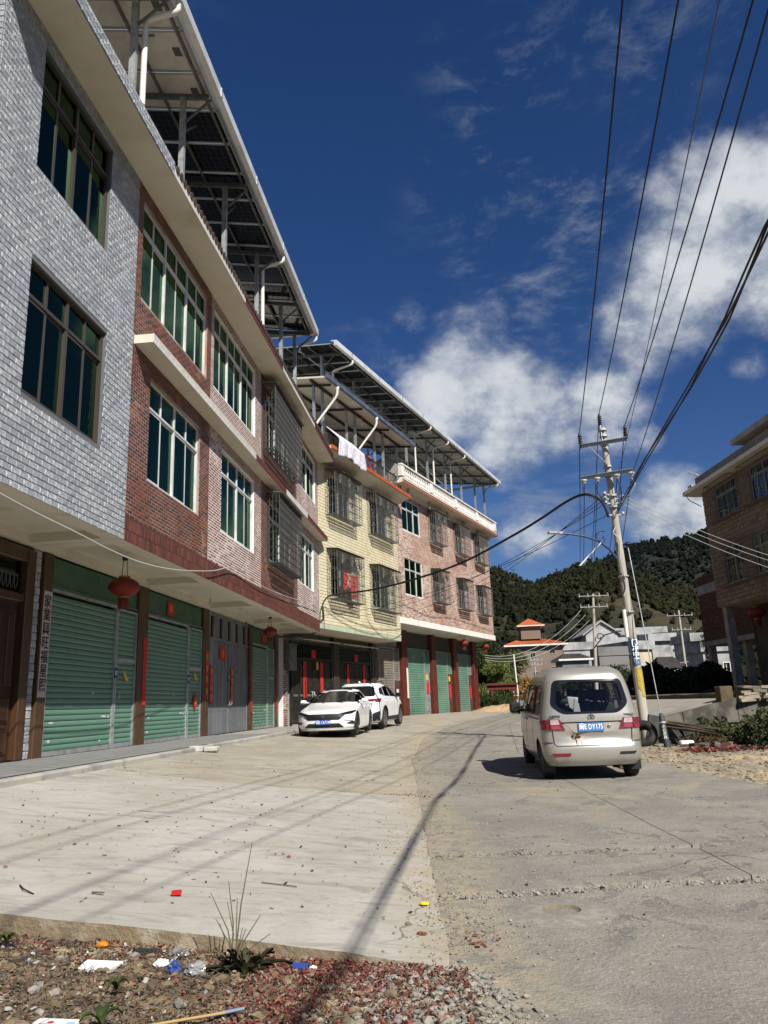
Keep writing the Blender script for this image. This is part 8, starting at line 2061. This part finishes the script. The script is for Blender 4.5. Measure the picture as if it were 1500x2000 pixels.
lump('white_wrapper', -1.26, 4.48, (.055, .045, .03), FOAM, 'crumpled white wrapper beside the blue ball', 'wrapper', 5); lump('blue_wrapper', -1.17, 4.40, (.05, .045, .045), PLB, 'crumpled blue wrapper left of the plastic bag', 'wrapper', 6)
sheet_item('blue_packet', -.53, 4.47, [(-.065, -.035), (.06, -.04), (.065, .035), (-.06, .04)], .028, PLB, 'blue packet with a white end on the red paper', 'packet', .05, (.25, .1)); lump('white_tissue', -.46, 4.46, (.03, .028, .024), FOAM, 'white tissue stuck out of the blue packet', 'tissue', 7)
sheet_item('red_packet', -1.46, 5.5, [(-.048, -.026), (.048, -.024), (.046, .026), (-.045, .024)], .035, REDW, 'shiny red packet lying on the pale slab', 'packet', .1)
sheet_item('yellow_disc', .17, 5.65, [(.045*math.cos(a), .032*math.sin(a)) for a in np.linspace(0, 6.0, 14)], .016, M('yellow_lid_plastic', (.72, .62, .02), .5), 'bright yellow plastic lid on the road joint', 'lid')
lump('stone', .06, 5.2, (.035, .025, .022), GRAV, 'grey stone lying on the slab near the yellow lid', 'stone', 8); lump('red_paper_ball', .13, 5.0, (.035, .025, .016), SCRAP, 'scrap of red firecracker paper near the stone', 'paper', 9, jit=.5)
CARDB = M('cardboard', (.33, .25, .16), .9, c2=(.27, .2, .13), scale=3); PRINT = M('printed_white_card', (.70, .70, .70), .5)
ob, m = sheet_item('fruit_carton', -1.48, 3.62, [(-.17, -.10), (.15, -.10), (.17, .09), (-.12, .11)], .012, PRINT, 'white fruit carton lid printed with red strawberries at the bottom edge', 'carton', -.1, (.12, 0))
BERRY = M('berry_print', (.42, .03, .04), .5)
for (u, v, r) in ((-.046, .01, .021), (.0, .0, .024), (-.013, .036, .013)):
    mb = MB(); mb.prism([(u+r*1.2*math.cos(a), v+r*.8*math.sin(a)) for a in np.linspace(0, 6.0, 12)], 2, .0087, .0093); mb.v = [np.array(m @ Vector(p)) for p in mb.v]; mb.build('berry', BERRY, ob)
mb = MB(); mb.prism([(.06, -.04), (.098, -.04), (.10, .04), (.06, .04)], 2, .0087, .0093); mb.v = [np.array(m @ Vector(p)) for p in mb.v]; mb.build('pale_blue_print', M('pale_blue', (.32, .46, .62), .5), ob)
sheet_item('cardboard_piece', -.93, 3.66, [(-.10, -.10), (.10, -.12), (.12, .09), (-.06, .10)], .014, CARDB, 'flat piece of grey-brown cardboard at the bottom edge', 'cardboard', .3, (.1, .05))
mb = MB(); mb.tube([(-1.18, 3.72, dirt_z(-1.18, 3.72)+.02), (-.78, 3.80, dirt_z(-.78, 3.8)+.03)], .007, 5); tag(mb.build('spent_rocket_stick', M('straw_stick', (.36, .25, .10), .8)), 'thin spent firework stick over the cardboard', 'stick')
mb = MB(); mb.tube([(-.84, 3.79, dirt_z(-.84, 3.8)+.035), (-.70, 3.82, dirt_z(-.7, 3.8)+.035)], .008, 6); tag(mb.build('firework_tube', M('pale_blue_paper', (.16, .22, .30), .7)), 'pale blue firework tube on the end of the stick', 'firework')
mb = MB(); pts = []
for i in range(18):
    u = i/17; x = -.70+.42*u; y = 3.60+.05*math.sin(u*6); z = dirt_z(x, y)+.02+.02*math.sin(u*9)
    pts += [(x, y-.02, z), (x, y, z+.012), (x, y+.02, z)]
mb.grid(pts, 18, 3); tag(mb.build('cloth_strip', M('dirty_cloth', (.36, .33, .28), .9, c2=(.26, .24, .2), scale=8)), 'twisted strip of dirty pale cloth at the bottom edge', 'cloth')
sheet_item('wood_sliver', -1.95, 5.42, [(-.07, -.009), (.07, -.012), (.07, .008), (-.07, .01)], .01, SCRAP2, 'brown sliver of wood lying on the slab at the left', 'stick', -.3); 
mb = MB(); mb.tube([(-.98, 5.98, ground_z(-.98, 5.98)+.008), (-.72, 5.93, ground_z(-.7, 5.93)+.008)], .004, 5); tag(mb.build('twig', STK), 'thin twig lying on the slab behind the dry stalks', 'twig')
mb = MB(); mb.tube([(-2.5, 5.5, ground_z(-2.5, 5.5)+.01), (-2.42, 5.38, ground_z(-2.4, 5.4)+.02), (-2.33, 5.33, ground_z(-2.3, 5.3)+.008)], .0045, 5); tag(mb.build('wire_scrap', WIREM), 'curved bit of dark wire on the slab near the left edge', 'wire')
t = thing('wrapped_slab', (-4.0, 16.7, fore_z(-4.0, 16.7)), 'two wrapped white slabs lying by the kerb below the second shutter', 'package')
for k, (a, b_) in enumerate(((-.36, .06), (.08, .36))):
    mb = MB(); mb.bevbox(-4.0+a, -4.0+b_, 16.55, 16.86, fore_z(-4, 16.7)+.0, fore_z(-4, 16.7)+.12-.02*k, .02); mb.build('slab', M('dusty_wrap', (.48, .46, .43), .6, c2=(.36, .34, .31), scale=8), t)
# round hole worn in the road
t = thing('road_hole', (1.04, 5.42, road_z(5.42)), 'small round sunken hole in the road slab', 'hole'); mb = MB(); z = road_z(5.42)+.009; z -= .012; mb.lathe([(.40, -.006), (.30, .008), (.18, .020), (.140, .023), (.126, .020)], (1.04, 5.42, z), n=32); mb.build('worn_rim', M('hole_rim', (.21, .195, .165), .95, c2=(.27, .25, .21), scale=14, lo=.45, hi=.6, bump=.6, bscale=50), t)
mb = MB(); mb.lathe([(.126, .020), (.112, .006), (.09, .001), (0, .0)], (1.04, 5.42, z), n=26); mb.build('bottom', M('sandy_fill', (.20, .155, .10), .95, c2=(.15, .12, .08), scale=12), t)
# rubbish by the guy wire: tyre, block, branches, bricks, burnt paper
t = thing('old_tyre', (5.95, 18.7, road_z(18.7)), 'old black tyre propped behind the guy wire sleeve', 'tyre'); c = Vector((5.85, 18.75, road_z(18.7)+.24)); axv = Vector((-.45, -.75, .55)).normalized(); mb = MB()
mb.lathe([(.17, -.10), (.28, -.11), (.33, -.08), (.34, 0), (.33, .08), (.28, .11), (.17, .10), (.19, 0), (.17, -.10)], c[:], axv[:], 30); mb.build('tread', RUBBER, t)
mb = MB(); mb.bevbox(6.35, 6.95, 19.0, 19.6, road_z(19)-.1, road_z(19)+.46, .04); mb.prism([(6.0, road_z(19)), (6.5, road_z(19)-.02), (6.45, road_z(19)+.6), (6.15, road_z(19)+.68)], 1, 19.05, 19.5); tag(mb.build('dark_block', M('dark_plastic_bin', (.035, .037, .037), .7, c2=(.06, .06, .055), scale=4)), 'dark broken bin dumped beside the old tyre', 'bin')
mb = MB(); mb.bevbox(7.0, 7.9, 19.2, 19.7, road_z(19.3)-.1, road_z(19.3)+.36, .03); tag(mb.build('broken_crate', bpy.data.materials['dark_plastic_bin']), 'dark broken crate in the rubbish under the retaining wall', 'crate')
rr = random.Random(11)
for k in range(7):
    a = Vector((6.5+rr.uniform(-.1, .2), 18.9+rr.uniform(-.2, .2), road_z(18.9)+.5-.03*k)); b_ = Vector((8.0+rr.uniform(-.4, .9), 17.4+rr.uniform(-.3, .2), road_z(17.4)+.04+.015*k)); mb = MB(); m_ = a.lerp(b_, .5)+Vector((rr.uniform(-.05, .05), 0, rr.uniform(-.03, .06)))
    mb.tube([a[:], m_[:], b_[:]], [.03, .022, .012], 6); tag(mb.build('branch', BARK), ('thickest', 'second', 'third', 'fourth', 'fifth', 'sixth', 'lowest')[k]+' of the dead branches sloping down right of the guy wire', 'branch', 'branches of the rubbish heap')
for k in range(9):
    x, y = 6.9+rr.uniform(-.5, .9), 17.1+rr.uniform(-.25, .35); mb = MB(); m = Matrix.Translation((x, y, road_z(y)+.06+rr.uniform(0, .06))) @ Matrix.Rotation(rr.uniform(0, 3), 4, 'Z') @ Matrix.Rotation(rr.uniform(-.5, .5), 4, 'X'); mb.bevbox(-.13, .13, -.06, .06, -.04, .04, .01); mb.v = [np.array(m @ Vector(p)) for p in mb.v]
    tag(mb.build('loose_brick', RBR if k % 3 else RW), ('grey cement chunk at the left', 'red brick tilted beside the chunk', 'red brick lying flat', 'second grey cement chunk', 'half buried red brick', 'red brick on the ash', 'third grey cement chunk', 'red brick nearest the weeds', 'red brick nearest the road')[k]+' in the rubbish heap right of the guy wire', 'brick', 'bricks of the rubbish heap')
scraps('burnt_paper', [(x, y, road_z(y)+.02+random.uniform(0, .04)) for x, y in ((random.gauss(6.9, .5), random.gauss(16.75, .22)) for _ in range(700))], .035, SCRAP, .5, kind='stuff')
scraps('black_ash', [(x, y, road_z(y)+.02+random.uniform(0, .06)) for x, y in ((random.gauss(8.0, .35), random.gauss(16.75, .16)) for _ in range(500))], .03, WIREM, .5, kind='stuff')
mb = MB(); mb.bevbox(6.45, 6.75, 18.0, 18.15, road_z(18)+.03, road_z(18)+.12, .02); tag(mb.build('white_carton', FOAM), 'small white carton in the rubbish right of the guy wire', 'carton')
# far end of the street: red gateway, sand heap, scooter
GATEM = M('dark_red_gate_paint', (.10, .012, .012), .6); t = thing('gateway', (at(985, 1372, 59).x, 59, road_z(59)), 'low dark red gateway arch before the bamboo at the end of the street', 'gateway'); gx0, gx1 = at(962, 1370, 59).x, at(1005, 1370, 59).x; gz_ = road_z(59)
mb = MB(); mb.box(gx0-.08, gx0+.08, 58.9, 59.1, gz_, gz_+1.75); mb.box(gx1-.08, gx1+.08, 58.9, 59.1, gz_, gz_+1.75); mb.build('post', GATEM, t)
mb = MB(); mb.box(gx0-.35, gx1+.25, 58.88, 59.12, gz_+1.42, gz_+1.75); mb.prism([(gx0-.55, gz_+1.75), (gx1+.45, gz_+1.75), (gx1+.25, gz_+1.9), (gx0-.35, gz_+1.9)], 1, 58.7, 59.3); bd = mb.build('board', GATEM, t)
P, S = [], []
mbs = MB(); cx, cy = at(985, 1384, 52).x, 52.0; pts = []
for i in range(26):
    for j in range(14):
        u, v = i/25*2-1, j/13*2-1; hh = max(0, 1-u*u)*max(0, 1-v*v)*.42*(1+.4*fbm(u*2.5, v*2.5, 3)); pts.append((cx+u*2.2, cy+v*1.6, ground_z(cx+u*2.2, cy+v*1.6)-.03+hh))
mbs.grid(pts, 26, 14); mbs.build('sand_heap', M('yellow_sand', (.42, .29, .16), .95, c2=(.33, .23, .13), scale=1.5, bump=.6, bscale=8), kind='stuff')
b0 = at(1017, 1381, 44); x, y, z = b0.x, 44.0, road_z(44); t = thing('motor_scooter', (x, y, z), 'small dark scooter standing in the road ahead of the minivan mirror', 'scooter')
for dy in (-.6, .6): mb = MB(); mb.lathe([(.12, -.05), (.24, -.05), (.25, 0), (.24, .05), (.12, .05), (.12, -.05)], (x, y+dy, z+.25), (1, 0, 0), 20); mb.build('wheel', RUBBER, t)
mb = MB(); mb.prism([(y-.75, z+.45), (y-.2, z+.3), (y+.3, z+.28), (y+.45, z+.75), (y+.38, z+.78), (y+.2, z+.4), (y-.15, z+.42), (y-.2, z+.7), (y-.7, z+.72)], 0, x-.14, x+.14); mb.build('body', M('scooter_grey', (.12, .12, .13), .4), t)
mb = MB(); mb.bevbox(x-.13, x+.13, y-.7, y-.15, z+.72, z+.8, .03); mb.build('seat', RUBBER, t); mb = MB(); mb.tube([(x, y+.55, z+.3), (x, y+.38, z+.95)], .03, 6); mb.tube([(x-.3, y+.32, z+1.0), (x, y+.38, z+.97), (x+.3, y+.32, z+1.0)], .018, 6)
for s in (-1, 1): mb.tube([(x+s*.2, y+.33, z+1.0), (x+s*.26, y+.33, z+1.18)], .01, 5); mb.bevbox(x+s*.26-.06, x+s*.26+.06, y+.32, y+.34, z+1.16, z+1.25, .008)
mb.build('handlebar', CHROME, t)

MIX = [M('grey_chip', (.30, .29, .27), .9), M('ochre_chip', (.28, .20, .10), .9), M('pale_chip', (.50, .48, .44), .9), M('black_chip', (.03, .03, .028), .9)]
for m, n in zip(MIX, (420, 500, 160, 420)):
    P = []
    while len(P) < n:
        x = random.uniform(-2.7, .5); y = random.uniform(3.2, 4.9)
        if y < (fore_edge(x) if x < .27 else 4.4)-.01: P.append((x, y, dirt_z(x, y)+.008))
    scraps('mixed_litter', P, .012, m, .6, kind='stuff')
P, S = [], []
for k in range(700):
    x = random.uniform(-2.7, .1); y = random.uniform(3.2, 4.8)
    if y > fore_edge(x)-.02: continue
    r = random.uniform(.008, .03)*(1 if fbm(x*1.5, y*1.5, 6) > 0 else .5); P.append((x, y, dirt_z(x, y)+r*.15)); S.append((r*1.3, r*1.1, r*.6))
blobs('earth_clods', P, S, M('pale_clod', (.19, .145, .088), .95, c2=(.12, .09, .058), scale=18, tint=.6, bump=.5, bscale=60), ICO1, .3, kind='stuff')
